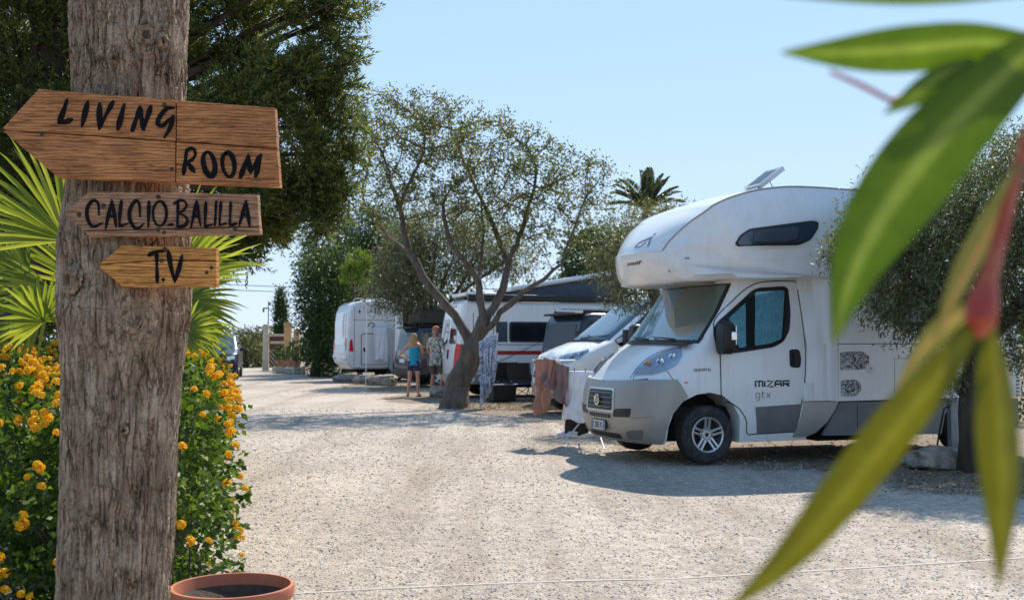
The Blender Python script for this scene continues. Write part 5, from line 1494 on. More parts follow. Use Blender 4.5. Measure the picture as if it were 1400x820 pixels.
bushy('shrub', 'grey green scrub beyond the end of the lane left of the gate', 'shrub', (at(338, 505, Z).x, Z, 0),
      [pl(345, 485, Z, 20, 26, 1.4), pl(325, 490, Z, 22, 24, 1.4), pl(308, 488, Z, 20, 26, 1.4), pl(338, 465, Z + 1, 22, 14, 1.2), pl(360, 480, Z + 2, 14, 26, 1)], 500, 11, .3, .2, .09, LM['scrub'], MAT['bark_dark'], 47, .1)
Z = 84
bushy('cypress_tree', 'slim dark cypress standing beyond the gate pillars', 'tree', (at(384, 490, Z).x, Z, 0),
      [pl(384, 405, Z, 5, 12, .3), pl(384, 420, Z, 8, 16, .5), pl(384, 440, Z, 9, 20, .5), pl(384, 465, Z, 9, 24, .5)], 420, 10, .25, .22, .09, LM['carob'], MAT['bark_dark'], 48, .15, 1.2)
Z = 90
bushy('far_trees', 'low dull green trees along the horizon behind the gate', 'trees', (at(330, 480, Z).x, Z, 0),
      [pl(x, 478 - (k % 3) * 4, Z + (k % 4), 26, 15 + (k % 3) * 3, 2) for k, x in enumerate(range(180, 470, 24))], 900, 10, .5, .35, .16, LM['scrub'], MAT['bark_dark'], 49, .1, kind='stuff')

# hedge added beyond the alcove motorhome to shade the ground under it
mh = bpy.data.objects['alcove_motorhome']; mm_ = Matrix.Translation(mh.location) @ Matrix.Rotation(R(20), 4, 'Z')
hb_ = mm_ @ Vector((6, 3.4, 0))
bushy('added_shade_hedge', 'dark leafy hedge added on the far side of the alcove motorhome to shade the ground', 'hedge', tuple(hb_), [(tuple(mm_ @ Vector((3.5 + k * .8, 3.4 + .15 * (k % 2), .85))), (.62, .55, .9)) for k in range(9)], 1300, 11, .12, .08, .04, LM['carob'], MAT['bark_dark'], 57, .06, .2, .1, stems=2)

# big cypress overhanging behind the sign tree
def big_cypress():
    rng = np.random.default_rng(51); Z = 11.0
    base = Vector((at(15, 470, Z).x, Z + .2, 0))
    t = empty('cypress_tree', base); tag(t, 'huge dark cypress with feathery boughs hanging behind the wooden signs', 'tree')
    lobes = [pl(20, 40, Z, 110, 90, 1.3), pl(140, 40, Z + .3, 90, 100, 1.3), pl(300, 40, Z, 75, 60, 1.1), pl(355, 12, Z - .2, 60, 42, .8), pl(432, 22, Z - .3, 48, 22, .5), pl(470, 8, Z - .4, 22, 14, .3), pl(300, 110, Z, 80, 60, 1.1), pl(395, 120, Z - .2, 72, 42, .9), pl(450, 105, Z - .3, 38, 26, .5), pl(430, 160, Z - .2, 58, 46, .8), pl(360, 190, Z, 85, 60, 1.0), pl(445, 215, Z - .2, 40, 42, .6), pl(380, 250, Z, 82, 45, .9), pl(440, 262, Z, 36, 28, .5), pl(330, 300, Z, 62, 45, .8), pl(375, 292, Z, 44, 30, .6), pl(312, 342, Z, 38, 28, .6), pl(338, 325, Z, 28, 22, .4),
             pl(40, 150, Z, 90, 70, 1.1), pl(150, 170, Z + .4, 95, 80, 1.1), pl(250, 200, Z + .3, 90, 90, 1.1), pl(40, 250, Z + .3, 80, 80, 1.0), pl(20, 350, Z + .5, 60, 80, .8), pl(150, 290, Z + .6, 90, 80, .9), pl(-90, 120, Z, 100, 150, 1.5), pl(-60, 330, Z + .4, 70, 120, 1.2), pl(80, -90, Z, 150, 80, 1.5), pl(280, -80, Z, 120, 70, 1.3), pl(70, 400, Z + .8, 60, 60, .7)]
    big = lobes; lobes = []
    for c, r in big:
        right = c[0] > at(255, 100, Z).x
        c = (c[0] - (.17 if c[0] > at(340, 100, Z).x else .04 if right else 0), c[1], c[2])
        if not right: lobes.append((c, tuple(v * .8 for v in r)))
        for k in range(7 if right else 5):
            d = sphere_dirs(1, rng)[0]; d[2] = d[2] * .9; q = .45 + .62 * rng.random(); f = .16 + .22 * rng.random()
            lobes.append((tuple(np.array(c) + d * np.array(r) * q), (r[0] * f * 1.1, r[1] * f, r[2] * f * 1.15)))
    for px, py, dx, dy in ((446, 22, 40, -6), (432, 52, 34, 4), (440, 92, 34, -10), (440, 120, 34, 4), (452, 160, 24, 8), (456, 205, 22, 6), (452, 250, 20, 12), (440, 280, 12, 14), (425, 298, 10, 12), (420, 8, 18, -14), (395, 100, 20, -20), (340, 98, 4, -22), (310, 88, -2, -20)):
        for k in range(4): lobes.append(pl(px + dx * k / 2.2, py + dy * k / 2.2, Z - .3, 15 - 3.4 * k, 13 - 3 * k, .16))
    # sprays: short feathery shoots made of narrow scale-leaved blades
    C_, D_ = [], []
    trunk_top = np.array(at(60, 120, Z))
    for c, r in lobes:
        k = int(250 * ((r[0] * r[1] * r[2]) ** .62) / .35 ** 1.86 * .95) + 3
        d = sphere_dirs(k, rng); q = (.35 ** 3 + (1 - .35 ** 3) * rng.random(k)) ** (1 / 3) * (1 + (rng.random(k) - .5) * .25)
        C_.append(np.array(c) + d * q[:, None] * np.array(r)); 
        o = unit(np.array(c)[None] - trunk_top[None])
        D_.append(d * .9 + o * .5 + np.array([0, 0, .35]) + rng.normal(size=(k, 3)) * .35)
    Cc = np.concatenate(C_); D = unit(np.concatenate(D_)); m = len(Cc); nb = 17
    s = np.linspace(0.0, 1, nb)[None, :, None]
    SL = (.10 + .12 * rng.random(m))[:, None, None]
    P = Cc[:, None, :] + D[:, None, :] * s * SL
    side = unit(np.cross(D, rng.normal(size=(m, 3))))
    sg = np.where(np.arange(nb) % 2 == 0, 1, -1)[None, :, None]
    BD = D[:, None, :] * .75 + side[:, None, :] * sg * .75 * (1.1 - s * .7) + rng.normal(size=(m, nb, 3)) * .28
    V, F = leaves(P.reshape(-1, 3), BD.reshape(-1, 3), (.042 + .034 * rng.random(m * nb)), .011 + .008 * rng.random(m * nb), rng, .3)
    np_obj('crown', local(t, V), F, LM['cypress'], t)
    b = B(); o = base
    b.tube([Vector((0, 0, -.1)), at(12, 480, Z) - o, at(20, 350, Z) - o, at(50, 180, Z) - o, at(90, 0, Z) - o, at(100, -160, Z) - o], [.42, .34, .3, .26, .2, .1], 14)
    for li, (c, r) in enumerate(lobes):
        if li % 4: continue
        c = Vector(c); st = at(50, min(300, 200 + (c.z - 3) * -20), Z)
        m_ = st.lerp(c, .55) + Vector((0, 0, -.12))
        b.tube([st - o, m_ - o, c - o], [.05, .032, .010], 6)
        for k in range(2):
            d = Vector(sphere_dirs(1, rng)[0]); e = c + Vector((d.x * r[0], d.y * r[1], d.z * r[2])) * .8
            b.tube([m_.lerp(c, rng.random()) - o, (m_ * .3 + c * .3 + e * .4) - o, e - o], [.018, .012, .005], 4, cap=False)
    b.obj('trunk', MAT['bark_dark'], t, ang=60, fixn=False)
big_cypress()

# ------------------------------------------------------------------ palms
def fan_frond(root, hub, axis, facing, rad, n, spread, rng, droop=.18, petiole_from=None, wmax=.034, lm=None, name='frond'):
    hub = Vector(hub); axis = Vector(axis).normalized(); nrm = Vector(facing); nrm = (nrm - axis * nrm.dot(axis)).normalized(); side = axis.cross(nrm)
    o = Vector(root.location); V = []; F = []
    for k in range(n):
        a = (k / (n - 1) - .5) * spread; ln = rad * (1 - .22 * abs(a / (spread / 2)) ** 2) * (.92 + .16 * rng.random())
        d = axis * math.cos(a) + side * math.sin(a)
        fold = nrm * (.10 if k % 2 else -.10)
        d = (d + fold * .35 + Vector(rng.normal(size=3) * .025)).normalized()
        w = d.cross(nrm).normalized()
        base = len(V)
        ks = [0, .18, .4, .65, .85, 1.0]; ws = [.006, .55, 1.0, .8, .42, .03]
        bend = droop * (.5 + rng.random())
        for s, ww in zip(ks, ws):
            c = hub + d * ln * s - Vector((0, 0, 1)) * bend * ln * s ** 3 + nrm * .05 * ln * s * (1 - s)
            ww = ww * wmax * .5
            V += [c - w * ww, c + nrm * ww * .45, c + w * ww]
        for i in range(len(ks) - 1):
            for j in range(2):
                q = base + i * 3 + j
                F.append((q, q + 1, q + 4, q + 3))
    V = np.array([tuple(v - o) for v in V])
    fr = np_obj(name, V, np.array(F), lm or LM['palm'], root)
    if petiole_from is not None:
        p0 = Vector(petiole_from) - o; h = hub - o
        b = B(); b.tube([p0, p0.lerp(h, .5) + Vector((0, 0, .04)), h + axis * .03], [.014, .010, .007], 5)
        b.obj('petiole', MAT['petiole'], fr)
    return fr
MAT['petiole'] = M('palm_petiole', (.17, .19, .05), .5)
MAT['palmtrunk'] = barkmat('palm_fibre', (.05, .035, .022), (.17, .12, .07), 14, .5)
def fan_palm():
    rng = np.random.default_rng(61); Z = 6.3
    c = at(160, 470, Z); base = Vector((c.x, Z, 0))
    t = empty('fan_palm', base); tag(t, 'bright green fan palm with backlit fronds behind the sign tree', 'palm')
    b = B(); prof = []
    for k in range(26):
        z = k * .05; prof += [(.13 - .02 * k / 25 + (.022 if k % 2 else 0), z)]
    prof.append((.02, 1.36)); b.lathe(prof, 16); b.obj('trunk', MAT['palmtrunk'], t, ang=80)
    crown = base + Vector((0, 0, 1.32)); cv = Vector((0, -1, 0))
    P = lambda x, y, dz=0.0: at(x, y, Z + dz)
    spec = [  # hub px, tip px, dz, radius px, n, spread, facing
        ((92, 330), (20, 235), -.2, 172, 37, 2.0, (.25, -1, .15)),
        ((70, 395), (0, 420), .1, 120, 32, 2.2, (.2, -1, .4)),
        ((60, 440), (40, 400), -.35, 75, 25, 3.6, (0, -1, .5)),
        ((226, 398), (305, 262), .1, 178, 32, 1.7, (-.2, -1, .2)),
        ((248, 412), (330, 432), -.25, 88, 30, 2.6, (-.1, -1, .6)),
        ((258, 440), (310, 500), .15, 70, 25, 2.2, (-.2, -1, .3)),
        ((245, 370), (300, 330), .5, 95, 27, 2.2, (-.3, -1, .2)),
        ((130, 400), (100, 250), .5, 160, 32, 2.0, (.3, -1, 0)),
        ((40, 380), (-60, 330), .3, 120, 30, 2.0, (.3, -1, .3)),
        ((190, 380), (210, 240), .7, 150, 32, 2.0, (0, -1, .1)),
        ((250, 455), (290, 440), -.4, 60, 22, 2.4, (0, -1, .3)),
    ]
    for hub, tip, dz, rp, n, sp, fc in spec:
        h = P(*hub, dz); e = P(*tip, dz - .05)
        fan_frond(t, h, e - h, fc, rp * (Z + dz) / FPX, n, sp, rng, .14, crown, .025)
fan_palm()

def date_palm():
    rng = np.random.default_rng(62); Z = 45.0
    c = at(884, 286, Z); base = Vector((c.x, Z, 0)); t = empty('date_palm', base); tag(t, 'tall date palm with arching fronds behind the olive trees', 'palm')
    b = B(); prof = [(.30 - .002 * k + (.03 if k % 2 else 0), k * .12) for k in range(int(c.z / .12))] + [(.05, c.z)]
    b.lathe(prof, 12); b.obj('trunk', MAT['palmtrunk'], t, ang=80)
    top = Vector((0, 0, c.z))
    for k in range(26):
        az = 2.4 * k + rng.random() * .4; el = R(86 - 70 * (k / 25) ** .8); ln = 1.75 + .25 * rng.random()
        if k == 4: az, el = .0, R(60)
        if k == 6: az, el = R(170), R(48)
        d = Vector((math.cos(az) * math.cos(el), math.sin(az) * math.cos(el), math.sin(el)))
        V = []; F = []; pts = []
        for i in range(9):
            s = i / 8; pts.append(top + d * ln * s + Vector((0, 0, -1)) * ln * .26 * s ** 2.2 * math.cos(el * .8))
        P, D, L_ = [], [], []
        for i in range(8):
            a, e = pts[i], pts[i + 1]; tg = (e - a).normalized(); sd_ = tg.cross(Vector((0, 0, 1)));
            sd_ = sd_.normalized() if sd_.length > .05 else Vector((1, 0, 0)); upv = sd_.cross(tg)
            for q in range(8):
                s = (i + q / 8) / 8
                if s < .1: continue
                for g in (-1, 1):
                    P.append(tuple(a.lerp(e, q / 8))); D.append(tuple(tg * .75 + sd_ * g * .8 + upv * .35)); L_.append(.46 * (math.sin(PI * min(1, s * .85 + .12)) ** .6))
        Vv, Ff = leaves(np.array(P), np.array(D), np.array(L_), .045, rng, .2, .1)
        fr = np_obj('frond', Vv, Ff, LM['date'], t)
        b = B(); b.tube(pts, [.035 - .0035 * i for i in range(9)], 4); b.obj('petiole', MAT['petiole'], fr)
date_palm()

# ------------------------------------------------------------------ lantana hedge
def lantana():
    rng = np.random.default_rng(71)
    base = Vector((-2.6, 7.0, 0)); t = empty('lantana_hedge', base); tag(t, 'lantana hedge with orange yellow flower heads along the lane behind the sign tree', 'hedge')
    lobes = []
    for k in range(15):
        Y = 5.3 + k * .62; ex = -.256 * Y - .03 + (.06 if k < 2 else 0)
        h = 1.24 + .05 * math.sin(k * 1.7)
        lobes.append(((ex - .62, Y, h * .52), (.62, .60, h * .52)))
        lobes.append(((ex - .55, Y + .2, h * .86), (.48, .5, h * .22)))
        if k < 4: lobes.append(((ex - .40, Y - .05, h * .26), (.46, .5, h * .27))); lobes.append(((ex - 1.1, Y - .05, h * .26), (.46, .5, h * .27)))
        if k % 2 == 0:
            lobes.append(((ex - 1.5, Y + .1, h * .55), (.75, .65, h * .57)))
            lobes.append(((ex - 2.5, Y + .1, h * .55), (.85, .7, h * .60)))
            lobes.append(((ex - 1.6, Y + .1, h * .93), (.55, .5, h * .2)))
    V, F = blob_leaves(lobes, 8200, 11, .052, .048, .030, rng, .72, .25, .8, .75, .15)
    V[:, 2] = np.maximum(V[:, 2], .012)
    np_obj('foliage', local(t, V), F, LM['lantana'], t)
    b = B()
    for c, r in lobes:
        for k in range(5):
            g = Vector((c[0] + rng.normal() * .1, c[1] + rng.normal() * .1, 0)); d = Vector(sphere_dirs(1, rng)[0]); e = Vector(c) + Vector((d.x * r[0], d.y * r[1], abs(d.z) * r[2])) * .85
            b.tube([g - base, g.lerp(e, .5) + Vector(rng.normal(size=3) * .06) - base, e - base], [.012, .008, .003], 4, cap=False)
    b.obj('stem', MAT['bark_dark'], t, fixn=False)
    # flower heads: a dome of little florets, shared between all heads
    def head(seed):
        r = np.random.default_rng(seed); P, D = [], []
        for k in range(24):
            z = 1 - (k + .5) / 24 * 1.15; a = k * 2.4; q = math.sqrt(max(0, 1 - z * z)); P.append((q * math.cos(a), q * math.sin(a), z))
        P = np.array(P); V = []; F = []
        for p in P:
            n = Vector(p); u = n.orthogonal().normalized(); w_ = n.cross(u); c = n * .022 * (.9 + .2 * r.random()); o = len(V); s = .0085
            V.append(c * .93)
            for j in range(5):
                a = 2 * PI * j / 5 + r.random() * .5; V.append(c + (u * math.cos(a) + w_ * math.sin(a)) * s + n * .002 * (j % 2))
            for j in range(5): F.append((o, o + 1 + j, o + 1 + (j + 1) % 5))
        o = len(V); V += [Vector((0, 0, -.02)), Vector((.010, 0, .008)), Vector((-.005, .009, .008)), Vector((-.005, -.009, .008))]
        F += [(o, o + 1, o + 2), (o, o + 2, o + 3), (o, o + 3, o + 1)]
        me = bpy.data.meshes.new('flower'); me.from_pydata([tuple(v) for v in V], [], F); me.update(); return me
    fm = leafmat('lantana_petal', [(.66, .27, .004), (.82, .42, .006), (.88, .56, .012), (.74, .33, .005)], .3, .6, (.9, .50, .01))
    heads = [head(i) for i in range(4)]
    for h in heads: h.materials.append(fm)
    # candidates on the faces one sees, in loose groups
    cand = []
    for (c, r) in lobes:
        for k in range(700):
            d = sphere_dirs(1, rng)[0]
            if d[2] < -.5: continue
            cand.append(np.array(c) + d * np.array(r) * 1.07)
    cand = np.array(cand)
    inside = np.zeros(len(cand), bool)
    for c, r in lobes:
        q = ((cand - np.array(c)) / (np.array(r) * 1.0)); inside |= (q ** 2).sum(1) < .98
    cand = cand[~inside]; cand = cand[cand[:, 2] > .12]
    pxs = 700 + FPX * cand[:, 0] / cand[:, 1]; pys = 470 - FPX * (cand[:, 2] - EYE) / cand[:, 1]
    tree_ = BVHTree.FromPolygons([tuple(v) for v in V], [tuple(f) for f in F]); keep = []
    vis = (cand[:, 1] < 9.5) & (pxs > -15) & (pxs < 345) & (pys < 830) & ~((pxs > 95) & (pxs < 232)); cand, pxs, pys = cand[vis], pxs[vis], pys[vis]
    ey = Vector((0, 0, EYE))
    for q in cand:
        d = Vector(q) - ey; h = tree_.ray_cast(ey, d.normalized()); keep.append(h[0] is None or h[3] > d.length - .045)
    keep = np.array(keep); cand, pxs, pys = cand[keep], pxs[keep], pys[keep]
    vis = (pxs > -25) & (pxs < 345) & (pys < 850) & ~((pxs > 100) & (pxs < 225))
    cand = cand[vis]; pys = pys[vis]; pxs = pxs[vis]
    wgt = np.clip(1.15 - (pys - 480) / 420, .25, 1) * (cand[:, 1] / 6.0) ** -1.0 * np.where(pxs < 95, 2.0, 1) * np.where((pxs < 95) & (pys > 560), 1.8, 1) * (.35 + fbm(cand[:, 0] * 1.0, cand[:, 2] * 1.0 + cand[:, 1], 5.0, 2, 9) ** 2 * 2.2); wgt /= wgt.sum()
    seeds = cand[rng.choice(len(cand), min(len(cand), 250), False, wgt)]
    k = 0
    for s in seeds:
        for q in range(int(rng.integers(1, 3))):
            if k >= 298: break
            p = s + rng.normal(size=3) * np.array([.035, .035, .025]) * (q > 0)
            o = bpy.data.objects.new('flower', heads[k % 4]); COL.objects.link(o); o.parent = t
            o.location = Vector(p) - base; k += 1
            o.rotation_euler = (R(35) + rng.normal() * .5, rng.normal() * .5, rng.random() * 6); sc = .62 + .42 * rng.random(); o.scale = (sc, sc, sc)
lantana()
litter()
# ================================================================== the sign tree, its boards, pot, oleander
def ridged(u, v, seed): return 1 - np.abs(2 * fbm(u, v, 1.0, 3, seed) - 1)
def sign_tree():
    Z = 4.0; S = Z / FPX
    tab = [(-330, 88, 262), (-100, 90, 258), (0, 95, 253), (60, 97, 250), (130, 100, 248), (200, 98, 250), (250, 94, 252), (300, 88, 254), (330, 83, 257), (370, 82, 258), (400, 83, 258), (440, 85, 257), (480, 89, 251), (520, 91, 247), (600, 91, 242), (700, 90, 239), (820, 87, 233), (950, 84, 236), (1060, 62, 252), (1128, 40, 280)]
    hz = lambda py: EYE + (470 - py) * S
    zt = np.array([hz(a) for a, _, _ in tab])[::-1]; cx = np.array([((l + r) / 2 - 700) * S for _, l, r in tab])[::-1]; rr = np.array([(r - l) / 2 * S for _, l, r in tab])[::-1]
    base = Vector((float(cx[0]), Z, 0)); t = empty('sign_tree', base); tag(t, 'thick fissured grey brown tree trunk carrying three wooden arrow signs', 'tree')
    nth, nz = 440, 820
    zs = np.concatenate([np.linspace(-.05, .40, 24)[:-1], np.linspace(.40, 2.75, nz), np.linspace(2.76, 3.7, 40)])
    th = np.linspace(0, 2 * PI, nth, endpoint=False)      # th = 0 is the far side
    T, Zg = np.meshgrid(th, zs)
    Cx = np.interp(Zg, zt, cx); Rr = np.interp(Zg, zt, rr)
    u = (T - PI) * .22; vv = Zg.copy()                     # metres round the girth
    knots = [(208, 440, .046, .016, 1), (215, 62, .040, .012, 1), (124, 385, .040, -.022, 0), (118, 82, .024, .008, 1), (232, 66, .036, .014, 1), (178, 96, .022, .008, 1), (160, 40, .02, .006, 1), (216, 405, .030, .012, 1), (196, 580, .020, .006, 1), (118, 715, .026, -.008, 0), (105, 30, .03, .010, 1), (150, 500, .012, -.006, 0), (225, 330, .03, .008, 1)]
    disp = np.zeros_like(Zg); swirl = np.zeros_like(Zg)
    gu, gv = u.copy(), vv.copy()
    for kx, ky, kr, kh, ring in knots:
        kz = hz(ky); kxx = (kx - 700) * S
        c0 = np.interp(kz, zt, cx); r0 = np.interp(kz, zt, rr)
        ku = math.asin(max(-.95, min(.95, (kxx - c0) / r0))) * .22
        du = u - ku; dz = vv - kz; d = np.sqrt(du ** 2 + (dz * .85) ** 2)
        g = np.exp(-(d / kr) ** 2); g2 = np.exp(-(d / (kr * 2.2)) ** 2)
        disp += kh * g2 * .9
        if ring: disp += -.015 * np.exp(-((d - kr * .75) / (kr * .16)) ** 2) + .004 * np.cos(d / kr * 9) * g - .020 * np.exp(-(d / (kr * .3)) ** 2)
        else: disp += kh * g
        # the grain flows round the knot
        gu += np.sign(du) * kr * .55 * np.exp(-(d / (kr * 1.5)) ** 2) * -1.0
    wz = fbm(gu * 6 + 3, gv * 2.0, 1.0, 3, 2) - .5
    gu = gu + wz * .05
    a = ridged(gu * 30 + 7, gv * 2.6, 4); b_ = ridged(gu * 62 + 3, gv * 6.5 + 5, 5); c_ = fbm(gu * 120, gv * 34, 1.0, 3, 6); pl_ = fbm(gu * 14, gv * 3.0, 1.0, 3, 8)
    crack = np.clip((a - .80) / .20, 0, 1) ** 1.4; crack2 = np.clip((b_ - .82) / .18, 0, 1)
    xcr = np.clip((ridged(gu * 9, gv * 26 + 3, 14) - .90) / .10, 0, 1) * np.clip((fbm(gu * 10, gv * 4, 1.0, 2, 15) - .48) * 6, 0, 1)
    disp += (pl_ - .5) * .016 - crack * .0135 - crack2 * .0055 - xcr * .006 + (c_ - .5) * .0075
    disp += (fbm(u * 3 + 9, vv * 1.6, 1.0, 3, 11) - .5) * .02
    seam = np.minimum(1, np.minimum(T, 2 * PI - T) / .35); disp *= seam
    Rn = Rr + disp
    X = Cx - np.sin(T - PI) * -Rn; Y = Z + .0 - np.cos(T - PI) * Rn * 1.0
    V = np.stack([X, Y, Zg], -1).reshape(-1, 3)
    nr = len(zs); idx = np.arange(nr * nth).reshape(nr, nth)
    F = np.stack([idx[:-1], np.roll(idx, -1, 1)[:-1], np.roll(idx, -1, 1)[1:], idx[1:]], -1).reshape(-1, 4)
    m, tt, p, o = nodes_of('fissured_grey_bark')
    vec = tex_coord(tt, (1, 1, .22)); n1 = noise_tex(tt, vec, 26, 8, .7, .5); vec2 = tex_coord(tt); n2 = noise_tex(tt, vec2, 5, 6, .6); n3 = noise_tex(tt, vec2, 130, 4, .7)
    r1 = ramp(tt, [(.28, (.19, .135, .09)), (.45, (.32, .24, .17)), (.60, (.42, .33, .245)), (.8, (.53, .445, .35))]); tt.links.new(n1.outputs[0], r1.inputs[0])
    r2 = ramp(tt, [(.35, (.66, .60, .54)), (.65, (1.12, 1.1, 1.08))]); tt.links.new(n2.outputs[0], r2.inputs[0])
    c = mix_col(tt, 1.0, r1.outputs[0], r2.outputs[0], 'MULTIPLY')
    r3 = ramp(tt, [(.34, (.5, .5, .5)), (.64, (1.35, 1.35, 1.35))]); tt.links.new(n3.outputs[0], r3.inputs[0])
    c = mix_col(tt, .7, c, r3.outputs[0], 'MULTIPLY')
    # long branching fissures
    dn = noise_tex(tt, vec2, 7, 5, .65); dv = tt.nodes.new("ShaderNodeVectorMath"); dv.operation = 'MULTIPLY_ADD'; dv.inputs[1].default_value = (.05, .05, .05); tt.links.new(dn.outputs['Color'], dv.inputs[0]); tt.links.new(vec2, dv.inputs[2])
    mp2 = tt.nodes.new("ShaderNodeMapping"); mp2.inputs['Scale'].default_value = (1, 1, .13); tt.links.new(dv.outputs[0], mp2.inputs[0])
    hs = None
    for sc_, wd_ in ((26, .075), (60, .13)):
        vo = tt.nodes.new("ShaderNodeTexVoronoi"); vo.feature = 'DISTANCE_TO_EDGE'; vo.inputs['Scale'].default_value = sc_; tt.links.new(mp2.outputs[0], vo.inputs[0])
        fr_ = ramp(tt, [(.0, (.28, .24, .21)), (wd_, (1, 1, 1))]); tt.links.new(vo.outputs['Distance'], fr_.inputs[0])
        fm_ = noise_tex(tt, vec2, 9 if sc_ < 50 else 15, 3); fr2 = ramp(tt, [(.42, (0, 0, 0)), (.58, (.95, .95, .95))]); tt.links.new(fm_.outputs[0], fr2.inputs[0])
        c = mix_col(tt, fr2.outputs[0], c, mix_col(tt, 1.0, c, fr_.outputs[0], 'MULTIPLY'))
        hs = vo.outputs['Distance'] if hs is None else hs
    hr = ramp(tt, [(.0, (0, 0, 0)), (.12, (1, 1, 1))]); tt.links.new(hs, hr.inputs[0])
    tt.links.new(c, p.inputs['Base Color']); p.inputs['Roughness'].default_value = .92; p.inputs['Specular IOR Level'].default_value = .2
    b0 = bump(tt, hr.outputs[0], .6, .008, p); b1 = bump(tt, n1.outputs[0], .6, .012, p, b0); bump(tt, n3.outputs[0], .45, .004, p, b1)
    np_obj('trunk', V - np.array(base)[None], F, m, t)
    # knots: raised bark rings round a dark core
    kc = M('knot_core', (.085, .058, .04), .95, var=.4, vs=40, bp=.8, bs=90)
    for kx, ky, kr, q in ((208, 440, .036, 1.0), (215, 62, .034, .9), (124, 386, .040, .55), (118, 82, .020, .8), (232, 66, .026, .9), (178, 96, .018, .7), (216, 405, .022, .7), (196, 582, .014, .5)):
        kz = hz(ky); x_ = (kx - 700) * S; c0 = float(np.interp(kz, zt, cx)); r0 = float(np.interp(kz, zt, rr)); dx = max(-.9 * r0, min(.9 * r0, x_ - c0)); ny = -math.sqrt(r0 ** 2 - dx ** 2)
        nrm_ = Vector((dx, ny, 0)).normalized(); po = Vector((c0 + dx, Z + ny, kz)) - base + nrm_ * .004
        mm = Matrix.Translation(po) @ nrm_.to_track_quat('Z', 'Y').to_matrix().to_4x4()
        b = B(); b.lathe([(kr * .36, -.012), (kr * .46, .004 * q), (kr * .58, .013 * q), (kr * .72, .014 * q), (kr * .82, .008 * q), (kr * .92, .010 * q), (kr * 1.08, .002), (kr * 1.4, -.016)], 40, mm)
        kb = Vector((kx, ky, 0)); b.v = [tuple(Vector(v) + (Vector(v) - po) * (.30 * noise.noise(Vector(v) * 34 + kb)) + nrm_ * .010 * noise.noise(Vector(v) * 70 + kb)) for v in b.v]
        b.obj('knot', m, t, ang=70, fixn=False)
        b = B(); b.lathe([(0, -.006), (kr * .2, -.002), (kr * .40, -.004), (kr * .5, -.014)], 20, mm); b.obj('knot_core', kc, t, fixn=False)
    # limbs and high crown, above the frame
    rng = np.random.default_rng(3)
    top = Vector((float(cx[-1]), Z, 3.62)) - base; b = B(); cl = []
    for k in range(6):
        az = k * 1.05 + .3; e = top + Vector((math.cos(az) * 1.3, math.sin(az) * 1.3, 1.1 + .3 * (k % 2))); mdl = top.lerp(e, .5) + Vector((0, 0, -.12))
        b.tube([top + Vector((0, 0, -.15)), mdl, e], [.12, .08, .035], 8); cl.append((tuple(e + base + Vector((0, 0, .25))), (.75, .75, .5)))
    cl.append((tuple(top + base + Vector((0, 0, 1.5))), (1.0, 1.0, .7)))
    b.obj('limb', m, t)
    Vc, Fc = blob_leaves(cl, 900, 12, .12, .09, .02, rng, .4)
    np_obj('crown', Vc - np.array(base)[None], Fc, LM['cypress'], t)
sign_tree()

def woodmat(name, c1, c2, c3):
    m, t, p, o = nodes_of(name)
    oi = t.nodes.new("ShaderNodeObjectInfo")
    tc = t.nodes.new("ShaderNodeTexCoord"); mp = t.nodes.new("ShaderNodeMapping"); mp.inputs['Scale'].default_value = (1.0, 1.0, 9.0)
    ad = t.nodes.new("ShaderNodeVectorMath"); ad.operation = 'ADD'; cb = t.nodes.new("ShaderNodeCombineXYZ"); mu = t.nodes.new("ShaderNodeMath"); mu.operation = 'MULTIPLY'; mu.inputs[1].default_value = 37
    t.links.new(oi.outputs['Random'], mu.inputs[0]); t.links.new(mu.outputs[0], cb.inputs[0]); t.links.new(mu.outputs[0], cb.inputs[2])
    t.links.new(tc.outputs['Object'], ad.inputs[0]); t.links.new(cb.outputs[0], ad.inputs[1]); t.links.new(ad.outputs[0], mp.inputs[0])
    n1 = noise_tex(t, mp.outputs[0], 7, 9, .68, 1.1); n2 = noise_tex(t, mp.outputs[0], 12, 8, .72, .8); n3 = noise_tex(t, ad.outputs[0], 4.5, 5, .6)
    wv = t.nodes.new("ShaderNodeTexWave"); wv.wave_type = 'RINGS'; wv.rings_direction = 'Y'; wv.inputs['Scale'].default_value = 3.2; wv.inputs['Distortion'].default_value = 9; wv.inputs['Detail'].default_value = 4; wv.inputs['Detail Scale'].default_value = 1.6; t.links.new(mp.outputs[0], wv.inputs[0])
    r1 = ramp(t, [(.25, c1), (.5, c2), (.78, c3)]); t.links.new(n1.outputs[0], r1.inputs[0])
    rw = ramp(t, [(.1, (.45, .38, .32)), (.5, (1.1, 1.1, 1.1))]); t.links.new(wv.outputs['Fac'], rw.inputs[0])
    c = mix_col(t, .75, r1.outputs[0], rw.outputs[0], 'MULTIPLY')
    r2 = ramp(t, [(.36, (.16, .11, .08)), (.43, (.75, .7, .65)), (.52, (1.1, 1.1, 1.1))]); t.links.new(n2.outputs[0], r2.inputs[0])
    c = mix_col(t, .7, c, r2.outputs[0], 'MULTIPLY')
    r3 = ramp(t, [(.3, (.72, .66, .6)), (.7, (1.15, 1.12, 1.06))]); t.links.new(n3.outputs[0], r3.inputs[0])
    c = mix_col(t, 1.0, c, r3.outputs[0], 'MULTIPLY')
    t.links.new(c, p.inputs['Base Color']); p.inputs['Roughness'].default_value = .55; p.inputs['Specular IOR Level'].default_value = .25; p.inputs['Coat Weight'].default_value = .05; p.inputs['Coat Roughness'].default_value = .35
    b1 = bump(t, n2.outputs[0], .55, .004, p); bump(t, n1.outputs[0], .4, .006, p, b1)
    return m
WD1 = woodmat('varnished_reclaimed_wood', (.20, .078, .027), (.45, .19, .064), (.60, .305, .115))
